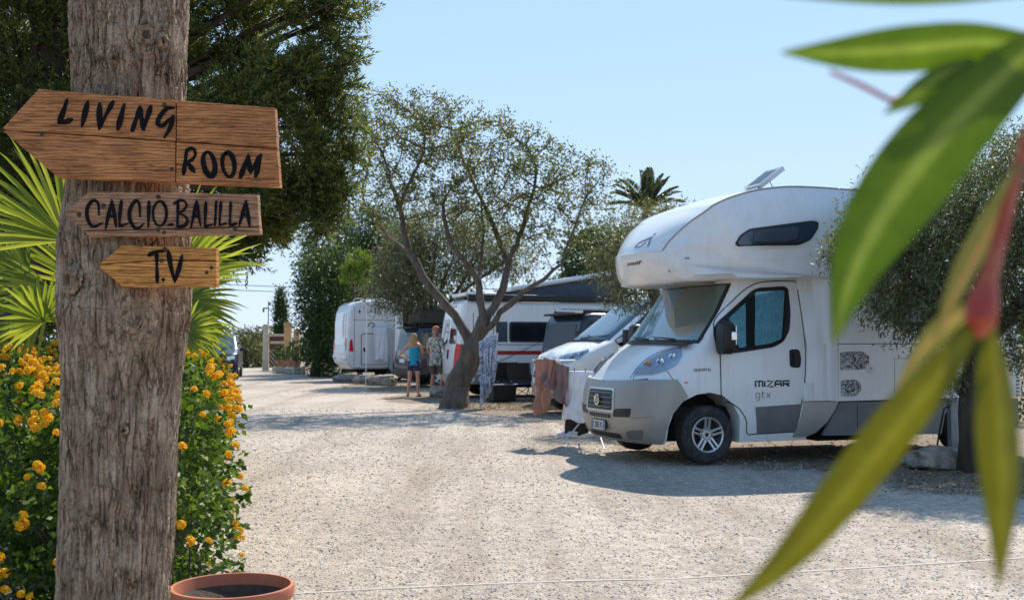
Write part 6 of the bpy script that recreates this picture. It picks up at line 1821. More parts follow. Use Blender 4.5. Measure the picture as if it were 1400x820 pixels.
WD2 = woodmat('weathered_brown_wood', (.18, .088, .048), (.37, .205, .12), (.50, .31, .20))
WD3 = woodmat('orange_varnished_wood', (.28, .11, .025), (.56, .25, .06), (.72, .38, .11))
MAT['ink'] = M('black_brush_paint', (.006, .0065, .008), .85, var=.3, vs=30)
MAT['ink'].node_tree.nodes['Principled BSDF'].inputs['Specular IOR Level'].default_value = .15
MAT['rust'] = M('rusty_screw', (.06, .04, .03), .6, metal=.5)
def z_map(s, off): return lambda x, y: (off[0] + x / s, off[1] + y / s)

def wood_sign(name, label, outline, planks, strokes, wpx, Zf, wood, bolts, yaw=0.0, tilt=0.0):
    xs = [p[0] for p in outline]; ys = [p[1] for p in outline]
    c = at((min(xs) + max(xs)) / 2, (min(ys) + max(ys)) / 2, Zf)
    t = empty(name, c); t.rotation_euler = (tilt, 0, yaw); tag(t, label, 'sign', 'wooden arrow signs on the tree trunk')
    L = lambda p, y=0.0: at(p[0], p[1], Zf) - c + Vector((0, y, 0))
    rng = random.Random(len(name) + len(strokes))
    for k, pk in enumerate(planks):
        P = []
        for i, q in enumerate(pk):                       # slightly uneven sawn edges
            r = pk[(i + 1) % len(pk)]; n = max(1, int(math.dist(q, r) / 9))
            for j in range(n):
                u = j / n; P.append((q[0] + (r[0] - q[0]) * u + (rng.random() - .5) * (.8 if j else 0), q[1] + (r[1] - q[1]) * u + (rng.random() - .5) * (.9 if j else 0)))
        cen = Vector((sum(p[0] for p in P) / len(P), sum(p[1] for p in P) / len(P)))
        b = B(); fr = -.002 * (k % 2)
        ring = lambda s, y: [L((cen.x + (p[0] - cen.x) * (1 - s / max(20, abs(p[0] - cen.x) + 1)), cen.y + (p[1] - cen.y) * (1 - s / max(12, abs(p[1] - cen.y) + 1))), y) for p in P]
        b.loft([ring(.75, fr - .026), ring(.12, fr - .024), ring(0, fr - .019), ring(0, .012), ring(.6, .014)])
        b.obj('plank', wood, t, ang=30)
    oc = (sum(xs) / len(xs), sum(ys) / len(ys))
    b = B(); b.loft([[L((oc[0] + (p[0] - oc[0]) * .93, oc[1] + (p[1] - oc[1]) * .93), y) for p in outline] for y in (-.012, .010)]); b.obj('backing', wood, t)
    b = B(); off = 0
    for st in strokes:
        pts = spline(st[0], 7) if len(st[0]) > 2 else [np.array(st[0][0]) + (np.array(st[0][1]) - np.array(st[0][0])) * u for u in np.linspace(0, 1, 6)]
        w0 = wpx * (st[1] if len(st) > 1 else 1.0); n = len(pts); left, right = [], []
        off += 1; y = -.0292 - .0003 * (off % 9)
        ph = rng.random() * 6
        for i, p in enumerate(pts):
            a = pts[max(0, i - 1)]; e = pts[min(n - 1, i + 1)]; d = np.array(e) - np.array(a); d = d / (np.linalg.norm(d) + 1e-9); nn = np.array((-d[1], d[0]))
            u = i / (n - 1); ww = w0 * .5 * (.84 + .22 * math.sin(u * 5 + ph)) * (min(1, .62 + u * 3) * min(1, .55 + (1 - u) * 3))
            left.append(np.array(p) + nn * ww); right.append(np.array(p) - nn * ww)
        d0 = np.array(pts[0]) - np.array(pts[1]); d0 = d0 / np.linalg.norm(d0); d1 = np.array(pts[-1]) - np.array(pts[-2]); d1 = d1 / np.linalg.norm(d1)
        V = []; F = []
        rows = [(np.array(pts[0]) + d0 * w0 * .28, np.array(pts[0]) + d0 * w0 * .28)] + list(zip(left, right)) + [(np.array(pts[-1]) + d1 * w0 * .28, np.array(pts[-1]) + d1 * w0 * .28)]
        for k_, (l, r) in enumerate(rows):
            if k_ in (0, len(rows) - 1):
                tv = np.array(left[0] if k_ == 0 else left[-1]) - np.array(right[0] if k_ == 0 else right[-1]); l = l + tv * .22; r = r - tv * .22
            V += [L(l, y), L(r, y)]
        for i in range(len(rows) - 1): F.append((2 * i, 2 * i + 1, 2 * i + 3, 2 * i + 2))
        o_ = len(V); V += [v + Vector((0, .006, 0)) for v in V]
        for i in range(len(rows) - 1): F += [(2 * i, 2 * i + 2, o_ + 2 * i + 2, o_ + 2 * i), (2 * i + 3, 2 * i + 1, o_ + 2 * i + 1, o_ + 2 * i + 3)]
        b.add(V, F)
    b.obj('lettering', MAT['ink'], t, smooth=False, fixn=False)
    for q in bolts:
        m = Matrix.Translation(L(q, -.026)) @ Matrix.Rotation(R(90), 4, 'X')
        b = B(); b.lathe([(0, .004), (.006, .0035), (.0085, .0), (.0085, -.003)], 10, m); b.obj('screw', MAT['rust'], t)
    return t

def ellipse(cx, cy, rx, ry, sl=0.0, a0=100, sweep=370):
    return [(cx + rx * math.cos(R(a0 + i * sweep / 11)) + sl * -math.sin(R(a0 + i * sweep / 11)) * -1 * ry * .0 + sl * (-(ry * -math.sin(R(a0 + i * sweep / 11)))) , cy - ry * math.sin(R(a0 + i * sweep / 11))) for i in range(12)]
ZS = 3.735
a = z_map(5.465, (0, 110)); q = z_map(5.124, (190, 110)); g3 = z_map(4.667, (80, 250))
S1 = [([a(525, 160), a(500, 240), a(463, 330)],), ([a(463, 332), a(510, 325), a(560, 305)], .95),
      ([a(680, 172), a(636, 355)],), ([a(768, 190), a(765, 280), a(764, 372)],), ([a(764, 372), a(815, 270), a(868, 172)], .9),
      ([a(950, 195), a(902, 378)],), ([a(1010, 388), a(1068, 215)],), ([a(1068, 216), q(50, 355)], 1.1), ([q(50, 355), q(102, 195)],),
      ([q(262, 205), q(215, 210), q(165, 265), q(150, 315), q(185, 328), q(225, 290), q(256, 262)], .8), ([q(258, 262), q(235, 345), q(196, 410)], .85),
      ([q(352, 498), q(330, 665)],), ([q(348, 500), q(395, 490), q(412, 525), q(395, 560), q(352, 585)], .85), ([q(358, 585), q(405, 652)], .95),
      (ellipse(*q(508, 595), 7.6, 16.4, -.16),), (ellipse(*q(642, 600), 8.2, 16.4, -.10),),
      ([q(725, 690), q(780, 537)],), ([q(780, 537), q(796, 655)], 1.1), ([q(796, 655), q(868, 532)],), ([q(868, 532), q(830, 685)],)]
wood_sign('wooden_sign', 'largest wooden arrow sign, top of the three, reading LIVING ROOM',
          [(8, 178), (57, 124), (378, 150), (385, 257), (83, 244)],
          [[(8, 178), (57, 124), (243.5, 139.2), (243.3, 195), (130, 187), (12, 180)], [(9, 181), (130, 188.5), (243.3, 196.5), (242.8, 250.8), (83, 244)],
           [(244.6, 139.3), (378, 150), (381, 204.5), (244.4, 195)], [(244.4, 196.5), (381.2, 206), (385, 257), (243.8, 250.9)]],
          S1, 7.3, ZS, WD1, [(228, 146), (238, 233), (62, 186)])
S2 = [([g3(277, 212), g3(272, 140), g3(240, 120), g3(205, 165), g3(205, 235), g3(240, 285), g3(298, 262)],),
      ([g3(320, 297), g3(338, 210), g3(360, 118)],), ([g3(358, 118), g3(374, 200), g3(386, 286)],), ([g3(330, 226), g3(384, 214)], .8),
      ([g3(420, 120), g3(410, 210), g3(408, 282)],), ([g3(408, 282), g3(460, 266)], .9),
      ([g3(538, 222), g3(533, 145), g3(510, 122), g3(475, 175), g3(475, 245), g3(515, 298), g3(562, 266)],), ([g3(595, 125), g3(590, 285)],),
      (ellipse(*g3(662, 202), 9.2, 16.6, 0),), ([g3(712, 274), g3(748, 270)], .8),
      ([g3(778, 128), g3(774, 288)],), ([g3(752, 140), g3(800, 118), g3(832, 142), g3(815, 180), g3(778, 200)], .95), ([g3(778, 200), g3(826, 222), g3(838, 255), g3(815, 280), g3(772, 288)], .95),
      ([g3(860, 292), g3(896, 125)],), ([g3(896, 125), g3(920, 276)],), ([g3(868, 222), g3(918, 214)], .8),
      ([g3(955, 130), g3(948, 284)],), ([g3(948, 285), g3(998, 270)], .9), ([g3(1020, 125), g3(1012, 276)],), ([g3(1050, 130), g3(1040, 275)],), ([g3(1040, 276), g3(1086, 264)], .9),
      ([g3(1112, 130), g3(1106, 278)],), ([g3(1106, 279), g3(1150, 264)], .9), ([g3(1166, 278), g3(1210, 120)],), ([g3(1210, 120), g3(1232, 286)],), ([g3(1176, 218), g3(1226, 206)], .8)]
wood_sign('wooden_sign', 'weathered middle arrow sign reading CALCIO BALILLA below the large sign',
          [(92, 292), (125, 263), (354, 267), (358, 321), (128, 325)],
          [[(92, 292), (125, 263), (354, 267), (357, 310), (240, 314), (117, 315.5)], [(118.5, 317), (240, 315.4), (357.2, 311.4), (358, 321), (128, 325)]],
          S2, 4.6, ZS + .012, WD2, [g3(652, 96), g3(652, 308), g3(690, 322), g3(150, 208), g3(305, 152), g3(1140, 300)])
S3 = [([g3(592, 468), g3(632, 445), g3(690, 440)],), ([g3(642, 448), g3(645, 540), g3(648, 636)],), ([g3(680, 620), g3(690, 622)], 1.0), ([g3(716, 440), g3(735, 545), g3(758, 634)],), ([g3(758, 634), g3(785, 550), g3(804, 466)], .95)]
wood_sign('wooden_sign', 'smallest orange varnished arrow sign reading T.V at the bottom',
          [(138, 364), (170, 336), (298, 340), (299, 393), (172, 393)],
          [[(138, 364), (170, 336), (298, 340), (298.4, 357), (230, 356), (141, 361.5)], [(140, 366), (142, 362.6), (230, 357.2), (298.4, 358.2), (299, 393), (172, 393)]],
          S3, 6.2, ZS + .012, WD3, [g3(693, 428), g3(675, 502), g3(990, 545), g3(960, 575)])

def pot():
    Z = 4.6; c = at(318, 799, Z); r = 83 * Z / FPX; h = c.z
    m, t, p, o = nodes_of('terracotta'); vec = tex_coord(t); n = noise_tex(t, vec, 9, 6); rp = ramp(t, [(.3, (.36, .105, .05)), (.7, (.47, .16, .075))]); t.links.new(n.outputs[0], rp.inputs[0]); t.links.new(rp.outputs[0], p.inputs['Base Color']); p.inputs['Roughness'].default_value = .6
    root = empty('plant_pot', (c.x, Z, 0)); tag(root, 'round terracotta pot beside the foot of the sign tree', 'plant pot')
    b = B(); prof = [(0, 0), (r * .66, 0), (r * .70, .02), (r * .90, h * .80), (r * .905, h - .055), (r * .98, h - .05), (r * 1.0, h - .008), (r * .985, h), (r * .93, h), (r * .91, h - .02), (r * .88, h - .055), (r * .86, h - .07), (r * .80, h - .09), (.0, h - .085)]
    b.lathe(prof[:11], 64); b.obj('bowl', m, root, ang=35)
    b = B(); b.lathe([(r * .895, h - .045), (r * .6, h - .105), (r * .3, h - .10), (0, h - .11)], 32); b.obj('soil', M('potting_soil', (.06, .042, .03), .95, bp=.8, bs=60, var=.4, vs=30), root)
pot()

def edging():
    b = B(); pts = [gnd(395, 806), gnd(520, 799), gnd(700, 792), gnd(900, 786), gnd(1120, 775), gnd(1340, 762), gnd(1500, 752)]
    for a_, c_ in zip(pts[:-1], pts[1:]):
        n = 14
        for i in range(n):
            p0 = a_.lerp(c_, i / n); p1 = a_.lerp(c_, (i + .97) / n); d = p1 - p0
            b.box((p0 + p1) / 2 + Vector((0, 0, float((fbm(np.array([(p0.x + p1.x) / 2]), np.array([(p0.y + p1.y) / 2]), .45, 3, 5)[0] - .5) * .035 - .018) - .0315)), (d.length * 1.05, .030, .07), math.atan2(d.y, d.x))
    o = b.obj('kerb_strip', M('worn_concrete', (.45, .40, .34), .9, var=.15, vs=12, bp=.5, bs=90), smooth=False); tag(o, 'thin worn concrete edging strip sunk in the gravel', 'edging', kind='structure')
edging()

# ------------------------------------------------------------------ oleander sprig close to the viewer
def oleander():
    rng = np.random.default_rng(81); Zn = .56
    root = empty('oleander_sprig', (.55, .62, 0)); tag(root, 'out of focus oleander shoot with red stem and long green leaves close to the viewer', 'shrub')
    o = Vector(root.location)
    def leafm(name, c1, c2, c3, tr):
        m, t, p, ou = nodes_of(name)
        at_ = t.nodes.new("ShaderNodeAttribute"); at_.attribute_name = 'mid'
        r = ramp(t, [(0, c1), (.72, c2), (.90, c3)]); t.links.new(at_.outputs['Fac'], r.inputs[0])
        vec = tex_coord(t); n = noise_tex(t, vec, 60, 4); rr = ramp(t, [(.3, (.85, .85, .85)), (.7, (1.12, 1.12, 1.12))]); t.links.new(n.outputs[0], rr.inputs[0])
        c = mix_col(t, 1, r.outputs[0], rr.outputs[0], 'MULTIPLY'); t.links.new(c, p.inputs['Base Color']); p.inputs['Roughness'].default_value = .5; p.inputs['Specular IOR Level'].default_value = .3
        tl = t.nodes.new("ShaderNodeBsdfTranslucent"); tc = mix_col(t, 1, c, (1.5, 1.5, .8), 'MULTIPLY'); t.links.new(tc, tl.inputs[0])
        mx = t.nodes.new("ShaderNodeMixShader"); mx.inputs[0].default_value = tr; t.links.new(p.outputs[0], mx.inputs[1]); t.links.new(tl.outputs[0], mx.inputs[2]); t.links.new(mx.outputs[0], ou.inputs[0])
        return m
    LA = leafm('oleander_leaf', (.060, .112, .005), (.078, .13, .007), (.18, .24, .045), .44)
    LB = leafm('young_oleander_leaf', (.105, .105, .002), (.125, .12, .003), (.17, .16, .014), .38)
    LC = leafm('reddish_oleander_leaf', (.12, .12, .035), (.15, .14, .05), (.30, .18, .10), .3)
    def leaf(line, hw, z0, z1, mat, fold=.25, twist=0.0, face=(0, -1, .2)):
        P = spline([at(x, y, z0 + (z1 - z0) * i / (len(line) - 1)) for i, (x, y) in enumerate(line)], 6); n = len(P)
        V, F, Md = [], [], []
        for i, p in enumerate(P):
            p = Vector(p); u = i / (n - 1); d = (Vector(P[min(n - 1, i + 1)]) - Vector(P[max(0, i - 1)])).normalized()
            f = Vector(face).normalized(); w_ = d.cross(f).normalized(); f2 = w_.cross(d).normalized()
            wd = hw * p.y / FPX * (math.sin(PI * min(1, (u * .93 + .05))) ** (.75 if u < .5 else 1.05))
            for k, s in enumerate((-1, -.6, -.22, -.07, 0, .07, .22, .6, 1)):
                wave = math.sin(u * 9 + s * 2) * .02
                V.append(p + w_ * wd * s + f2 * -wd * (fold * (abs(s) ** 1.3) + wave) - o); Md.append(1 - abs(s))
        m = 9
        for i in range(n - 1):
            for k in range(m - 1): F.append((i * m + k, i * m + k + 1, (i + 1) * m + k + 1, (i + 1) * m + k))
        np_obj('leaf', np.array([tuple(v) for v in V]), np.array(F), mat, root, attr={'mid': Md})
    # the order runs base -> tip
    leaf([(1455, 30), (1370, 105), (1290, 185), (1220, 275), (1170, 365), (1140, 466)], 56, .60, .53, LA, .18, face=(-.25, -1, .1))
    leaf([(1440, 62), (1340, 58), (1250, 66), (1160, 72), (1068, 72)], 33, .62, .57, LA, .12, face=(0, -1, -.1))
    leaf([(1450, -14), (1300, -4), (1180, -3), (1060, -6)], 10, .58, .56, LA, .3, face=(0, -1, .3))
    leaf([(1330, 80), (1285, 105), (1250, 130), (1208, 156)], 17, .60, .58, LA, .3)
    leaf([(1338, 440), (1290, 505), (1230, 580), (1150, 680), (1075, 765), (990, 838)], 34, .55, .50, LB, .25, face=(.2, -1, .15))
    leaf([(1355, 445), (1364, 520), (1370, 600), (1372, 700), (1366, 804)], 32, .55, .51, LB, .35, face=(.1, -1, .1))
    leaf([(1345, 420), (1310, 430), (1268, 470), (1225, 530)], 15, .57, .60, LC, .3)
    leaf([(1400, 225), (1368, 290), (1318, 380), (1275, 470)], 22, .58, .57, LC, .35, face=(.5, -1, 0))
    st, t_, p_, o_ = nodes_of('red_oleander_stem'); vec = tex_coord(t_); n_ = noise_tex(t_, vec, 40, 4); rp = ramp(t_, [(.35, (.36, .030, .010)), (.55, (.42, .075, .02)), (.75, (.36, .16, .05))]); t_.links.new(n_.outputs[0], rp.inputs[0]); t_.links.new(rp.outputs[0], p_.inputs['Base Color']); p_.inputs['Roughness'].default_value = .45
    p_.inputs['Subsurface Weight'].default_value = .08; p_.inputs['Subsurface Radius'].default_value = (.01, .004, .002)
    b = B(); L = [at(1338, 462, .55), at(1340, 440, .55), at(1344, 412, .555), at(1352, 380, .56), at(1368, 320, .57), at(1385, 255, .58), at(1402, 195, .59), at(1440, 90, .61), at(1500, 0, .64), at(1600, -60, .70), at(1740, 0, .76), at(1850, 300, .80), at(1900, 800, .82), Vector((.68, .84, -.05))]
    L = [Vector(v) - o for v in L]; s_ = .56 / FPX
    b.tube(L, [9 * s_, 21 * s_, 21 * s_, 12 * s_, 10 * s_, 9 * s_, 9 * s_, 9 * s_, 11 * s_, 14 * s_, 16 * s_, 18 * s_, 20 * s_, 22 * s_], 14); b.obj('stem', st, root)
    b = B(); b.tube([Vector(at(1135, 98, .60)) - o, Vector(at(1180, 118, .60)) - o, Vector(at(1218, 138, .60)) - o, Vector(at(1265, 120, .60)) - o, Vector(at(1400, 60, .61)) - o], [3 * s_, 4 * s_, 4.5 * s_, 5 * s_, 6 * s_], 8); b.obj('twig', st, root)
    # more of the shrub to the right, outside the picture
    for k in range(14):
        h = .4 + k * .09; a0 = k * 2.4; c = Vector((.66 - .01 * k, .80, h)); d = Vector((abs(math.cos(a0)) * .8 + .2, math.sin(a0), .5)).normalized()
        pts = [c, c + d * .05, c + d * .10, c + d * .15]
        V, F, Md = [], [], []
        w_ = d.cross(Vector((0, 0, 1))).normalized()
        for i, p in enumerate(pts):
            for s in (-1, 0, 1): V.append(tuple(p + w_ * s * (.004, .013, .012, .001)[i] - o)); Md.append(1 - abs(s))
        for i in range(3):
            for j in range(2): F.append((i * 3 + j, i * 3 + j + 1, i * 3 + j + 4, i * 3 + j + 3))
        np_obj('leaf', np.array(V), np.array(F), LA, root, attr={'mid': Md})
oleander()
# ================================================================== people
def skin_mesh(name, pts, edges, rad, mat, parent, lvl=2, root_i=0):
    me = bpy.data.meshes.new(name); bm = bmesh.new(); lay = bm.verts.layers.skin.verify()
    vs = []
    for i, p in enumerate(pts):
        v = bm.verts.new(p); r = rad[i]; v[lay].radius = (r, r) if not isinstance(r, tuple) else r; v[lay].use_root = (i == root_i); vs.append(v)
    for a, c in edges: bm.edges.new((vs[a], vs[c]))
    bm.to_mesh(me); bm.free(); me.materials.append(mat)
    o = bpy.data.objects.new(name, me); COL.objects.link(o); o.parent = parent
    m = o.modifiers.new('skin', 'SKIN'); m.use_smooth_shade = True; m.branch_smoothing = .3
    s = o.modifiers.new('sub', 'SUBSURF'); s.levels = lvl; s.render_levels = lvl
    return o
MAT['skin'] = M('tanned_skin', (.50, .27, .18), .5, var=.06, vs=9); MAT['skinm'] = M('sunburnt_skin', (.42, .20, .13), .5, var=.06, vs=9)
def chain(P, E, Rr, start, pts, rs):
    prev = start; ids = []
    for p, r in zip(pts, rs):
        P.append(p); Rr.append(r); 
        if prev is not None: E.append((prev, len(P) - 1))
        prev = len(P) - 1; ids.append(prev)
    return ids
def hand(P, E, Rr, wrist_i, wrist, d, side, nrm):
    """palm, four unequal curled fingers and a thumb from the side of the palm"""
    wrist, d, side, nrm = Vector(wrist), Vector(d).normalized(), Vector(side).normalized(), Vector(nrm).normalized()
    pm = chain(P, E, Rr, wrist_i, [wrist + d * .05], [(.034, .018)])[0]
    for k, (ln, of) in enumerate(((.070, -.027), (.080, -.009), (.075, .009), (.058, .026))):
        b0 = wrist + d * .092 + side * of
        chain(P, E, Rr, pm, [b0, b0 + d * ln * .5 + nrm * .012, b0 + d * ln * .85 + nrm * .036], [.010, .0088, .0075])
    t0 = wrist + d * .035 - side * .034
    chain(P, E, Rr, pm, [t0, t0 + d * .035 - side * .022 + nrm * .012, t0 + d * .062 - side * .026 + nrm * .024], [.0125, .010, .0085])

def person(name, loc, rz, H, label, male, skin, arms, legs, top_mat, bot_mat, hair_mat, hat_mat=None, shoe_mat=None, group=None):
    t = empty(name, loc, rz); tag(t, label, 'person', group); k = H / 1.70
    S_ = lambda x, y, z: Vector((x, y, z)) * k           # facing +y
    P, E, Rr = [], [], []
    sh = .185 if male else .16; hp = .095 if male else .10
    body = chain(P, E, Rr, None, [S_(0, 0, .92), S_(0, .01, 1.05), S_(0, .01, 1.20), S_(0, 0, 1.34), S_(0, -.01, 1.43), S_(0, .0, 1.49), S_(0, .015, 1.55), S_(0, .02, 1.62), S_(0, .015, 1.68)],
                 [(.145 * k, .105 * k), (.125 * k, .095 * k) if male else (.112 * k, .085 * k), (.14 * k, .10 * k), (.145 * k, .10 * k) if male else (.125 * k, .092 * k), (.10 * k, .075 * k), .054 * k, .066 * k, (.076 * k, .088 * k), (.055 * k, .065 * k)])
    # nose, chin and ears keep the head from reading as an egg
    chain(P, E, Rr, body[6], [S_(0, .095, 1.575)], [.018 * k]); chain(P, E, Rr, body[7], [S_(0, .115, 1.605)], [.012 * k])
    for sg in (-1, 1): chain(P, E, Rr, body[7], [S_(sg * .08, .005, 1.605)], [.016 * k])
    for sg, (el, wr, hd, hn) in zip((-1, 1), arms):
        a = chain(P, E, Rr, body[4], [S_(sg * sh, 0, 1.405), S_(*(Vector((sg * sh, 0, 1.405)).lerp(Vector(el), .5))), S_(*el), S_(*(Vector(el).lerp(Vector(wr), .45))), S_(*wr)], [.052 * k, .046 * k, .037 * k, .037 * k, .025 * k])
        d = Vector(hd); n_ = Vector(hn); hand(P, E, Rr, a[-1], S_(*wr), d, d.cross(n_), n_)
    for sg, (kn, an, toe) in zip((-1, 1), legs):
        chain(P, E, Rr, body[0], [S_(sg * hp, 0, .85), S_(*(Vector((sg * hp, 0, .85)).lerp(Vector(kn), .5))), S_(*kn), S_(*(Vector(kn).lerp(Vector(an), .33) + Vector((0, -.015, 0)))), S_(*(Vector(kn).lerp(Vector(an), .8))), S_(*an), S_(*(Vector(an) + Vector((0, -.03, -.045)))) if False else S_(*(Vector(an).lerp(Vector(toe), .5))), S_(*toe)], [.088 * k, .075 * k, .054 * k, .057 * k, .037 * k, .036 * k, .036 * k, .028 * k])
    skin_mesh('body', P, E, Rr, skin, t, 2)
    # clothes follow the body as their own closed garments
    P, E, Rr = [], [], []
    if male:
        tb = chain(P, E, Rr, None, [S_(0, 0, .745), S_(0, 0, .76), S_(0, .01, 1.0), S_(0, .01, 1.2), S_(0, 0, 1.36), S_(0, -.01, 1.44)], [(.198 * k, .155 * k), (.198 * k, .155 * k), (.18 * k, .135 * k), (.175 * k, .13 * k), (.17 * k, .12 * k), (.10 * k, .085 * k)])
        for sg, (el, wr, hd, hn) in zip((-1, 1), arms): chain(P, E, Rr, tb[4], [S_(sg * sh, 0, 1.405), S_(*(Vector((sg * sh, 0, 1.405)).lerp(Vector(el), .85)))], [.075 * k, .066 * k])
    else:
        chain(P, E, Rr, None, [S_(0, 0, .835), S_(0, 0, .85), S_(0, .01, 1.02), S_(0, .01, 1.2), S_(0, 0, 1.31), S_(0, 0, 1.37)], [(.178 * k, .142 * k), (.180 * k, .144 * k), (.155 * k, .12 * k), (.152 * k, .118 * k), (.15 * k, .112 * k), (.135 * k, .092 * k)])
    skin_mesh('shirt', P, E, Rr, top_mat, t, 2)
    P, E, Rr = [], [], []
    pb = chain(P, E, Rr, None, [S_(0, 0, 1.06), S_(0, 0, .88)], [(.158 * k, .122 * k), (.178 * k, .14 * k)])
    for sg, (kn, an, toe) in zip((-1, 1), legs):
        hpv = Vector((sg * hp, 0, .84)); f = .92 if male else .46
        chain(P, E, Rr, pb[1], [S_(*hpv), S_(*hpv.lerp(Vector(kn), f * .55)), S_(*hpv.lerp(Vector(kn), f))], [.105 * k, .100 * k, (.088 if male else .098) * k])
    skin_mesh('shorts', P, E, Rr, bot_mat, t, 2)
    # hair / cap
    if not male:
        P, E, Rr = [], [], []
        hh = chain(P, E, Rr, None, [S_(0, .0, 1.70), S_(0, -.035, 1.655), S_(0, -.06, 1.59), S_(0, -.065, 1.50), S_(0, -.07, 1.42), S_(0, -.075, 1.36)], [(.085 * k, .08 * k), (.108 * k, .095 * k), (.110 * k, .08 * k), (.108 * k, .062 * k), (.10 * k, .05 * k), (.07 * k, .03 * k)])
        skin_mesh('hair', P, E, Rr, hair_mat, t, 2)
    else:
        b = B(); prof = [(.094, 1.60), (.098, 1.64), (.092, 1.69), (.07, 1.725), (.03, 1.742), (0, 1.744)]
        b.lathe([(r * k, z * k) for r, z in prof], 20, Matrix.Translation((0, .012 * k, 0))); b.prism([(x * .085 * k, y) for x, y in ((-1, .06 * k), (-.85, .15 * k), (-.4, .19 * k), (.4, .19 * k), (.85, .15 * k), (1, .06 * k))], lambda a, c, w_: Vector((a, c, 1.625 * k + w_ - c * .1)), (0, .008)); b.obj('cap', hat_mat, t)
        b = B(); b.lathe([(.086 * k, 1.565 * k), (.092 * k, 1.60 * k), (.088 * k, 1.62 * k)], 18, Matrix.Translation((0, -.004, 0))); b.obj('hair', hair_mat, t)
    if shoe_mat:
        for sg, (kn, an, toe) in zip((-1, 1), legs):
            a, c = S_(*an), S_(*toe); d = (c - a); d.z = 0; d.normalize(); s_ = Vector((-d.y, d.x, 0)); z0 = min(a.z, c.z) - .045 * k
            b = B(); rr = []
            for u, w_, h in ((-.06, .030, .03), (-.03, .038, .035), (.05, .036, .03), (.13, .046, .03), (.18, .040, .025), (.205, .02, .02)):
                p = a + d * u * k; p.z = z0
                rr.append([p - s_ * w_ * k, p + s_ * w_ * k, p + s_ * w_ * .95 * k + Vector((0, 0, h * k)), p - s_ * w_ * .95 * k + Vector((0, 0, h * k))])
            b.loft(rr); b.obj('shoe', shoe_mat, t)
    return t
m, t_, p_, o_ = nodes_of('floral_shirt_cloth'); vec = tex_coord(t_); n_ = noise_tex(t_, vec, 13, 3, .5, 1.5); rp = ramp(t_, [(.40, (.04, .06, .05)), (.47, (.24, .27, .22)), (.54, (.55, .55, .50)), (.66, (.60, .58, .54)), (.74, (.18, .22, .18))]); t_.links.new(n_.outputs[0], rp.inputs[0]); t_.links.new(rp.outputs[0], p_.inputs['Base Color']); p_.inputs['Roughness'].default_value = .85
MAT['floral'] = m
MAT['teal'] = M('turquoise_cotton', (.015, .28, .42), .8, var=.15, vs=14); MAT['denim'] = M('dark_denim', (.025, .035, .085), .85, var=.2, vs=20)
MAT['khaki'] = M('olive_khaki', (.10, .085, .06), .85, var=.15, vs=12); MAT['hair'] = M('blond_hair', (.36, .21, .09), .6, var=.35, vs=40); MAT['hairg'] = M('grey_hair', (.3, .27, .25), .7, var=.2, vs=40)
MAT['capred'] = M('faded_red_cap', (.45, .14, .09), .8, var=.1, vs=14); MAT['flip'] = M('dark_sandal', (.05, .04, .035), .7)
gw = gnd(566, 541)
person('person', (gw.x, gw.y, 0), R(-8), 1.66, 'person from behind in turquoise sleeveless top and dark shorts, hand on hip', False, MAT['skin'],
       [((-.40, -.03, 1.13), (-.20, .10, .99), (.7, .45, -.3), (-.3, .2, -1)), ((.235, .11, 1.16), (.10, .24, 1.38), (-.3, .15, .9), (-.5, -.8, 0))],
       [((-.13, .02, .48), (-.17, -.01, .07), (-.20, .15, .028)), ((.10, .02, .48), (.12, -.02, .07), (.15, .14, .028))], MAT['teal'], MAT['denim'], MAT['hair'], shoe_mat=MAT['flip'], group='people talking beside the vans')
gm = gnd(595, 541)
person('person', (gm.x, gm.y + .1, 0), R(-42), 1.84, 'person in floral short sleeved shirt, khaki shorts and red cap beside the campervan', True, MAT['skinm'],
       [((-.27, -.02, 1.12), (-.22, .16, .93), (.1, .6, -.7), (1, 0, 0)), ((.29, .04, 1.14), (.20, .28, 1.08), (-.2, .9, .1), (-.2, 0, -1))],
       [((-.10, .02, .48), (-.11, -.02, .07), (-.13, .16, .028)), ((.13, .16, .50), (.14, .03, .13), (.16, .20, .10))], MAT['floral'], MAT['khaki'], MAT['hairg'], MAT['capred'], MAT['flip'], group='people talking beside the vans')

# ================================================================== stones
MAT['stone'] = M('weathered_limestone', (.33, .285, .23), .92, var=.5, vs=9, bp=1.0, bs=28, dirt=(.12, .10, .08), dirt_amt=.7)
def rock(p, dims, seed, label, group=None, rz=0):
    bm = bmesh.new(); bmesh.ops.create_icosphere(bm, subdivisions=4, radius=1)
    for v in bm.verts:
        c = v.co.copy(); q = c * 1.3 + Vector((seed * 7.3, 0, 0)); n = noise.noise(q) * .30 + noise.noise(q * 2.3) * .14 + noise.noise(q * 6) * .05 + noise.noise(q * 14) * .02
        c = Vector((math.copysign(abs(c.x) ** .75, c.x), math.copysign(abs(c.y) ** .75, c.y), math.copysign(abs(c.z) ** .8, c.z)))
        c *= 1 + n; v.co = Vector((c.x * dims[0] / 2, c.y * dims[1] / 2, (c.z * .5 + .36) * dims[2]))
    me = bpy.data.meshes.new('rock'); bm.to_mesh(me); bm.free(); me.shade_smooth(); me.set_sharp_from_angle(angle=R(38)); me.materials.append(MAT['stone'])
    o = bpy.data.objects.new('rock', me); COL.objects.link(o); o.location = p; o.rotation_euler = (0, 0, rz); tag(o, label, 'rock', group)
rock(gnd(1281, 638), (.66, .42, .26), 1, 'big pale flat rock beside the olive trunk and the alcove motorhome')
SB = 'border stones along the pitches'
rock(gnd(602, 541), (.62, .45, .34), 2, 'rounded pale stone at the foot of the person in the floral shirt', SB)
rock(gnd(638, 548) + Vector((.6, .6, 0)), (.42, .35, .22), 9, 'small stone against the foot of the leaning olive tree', SB)
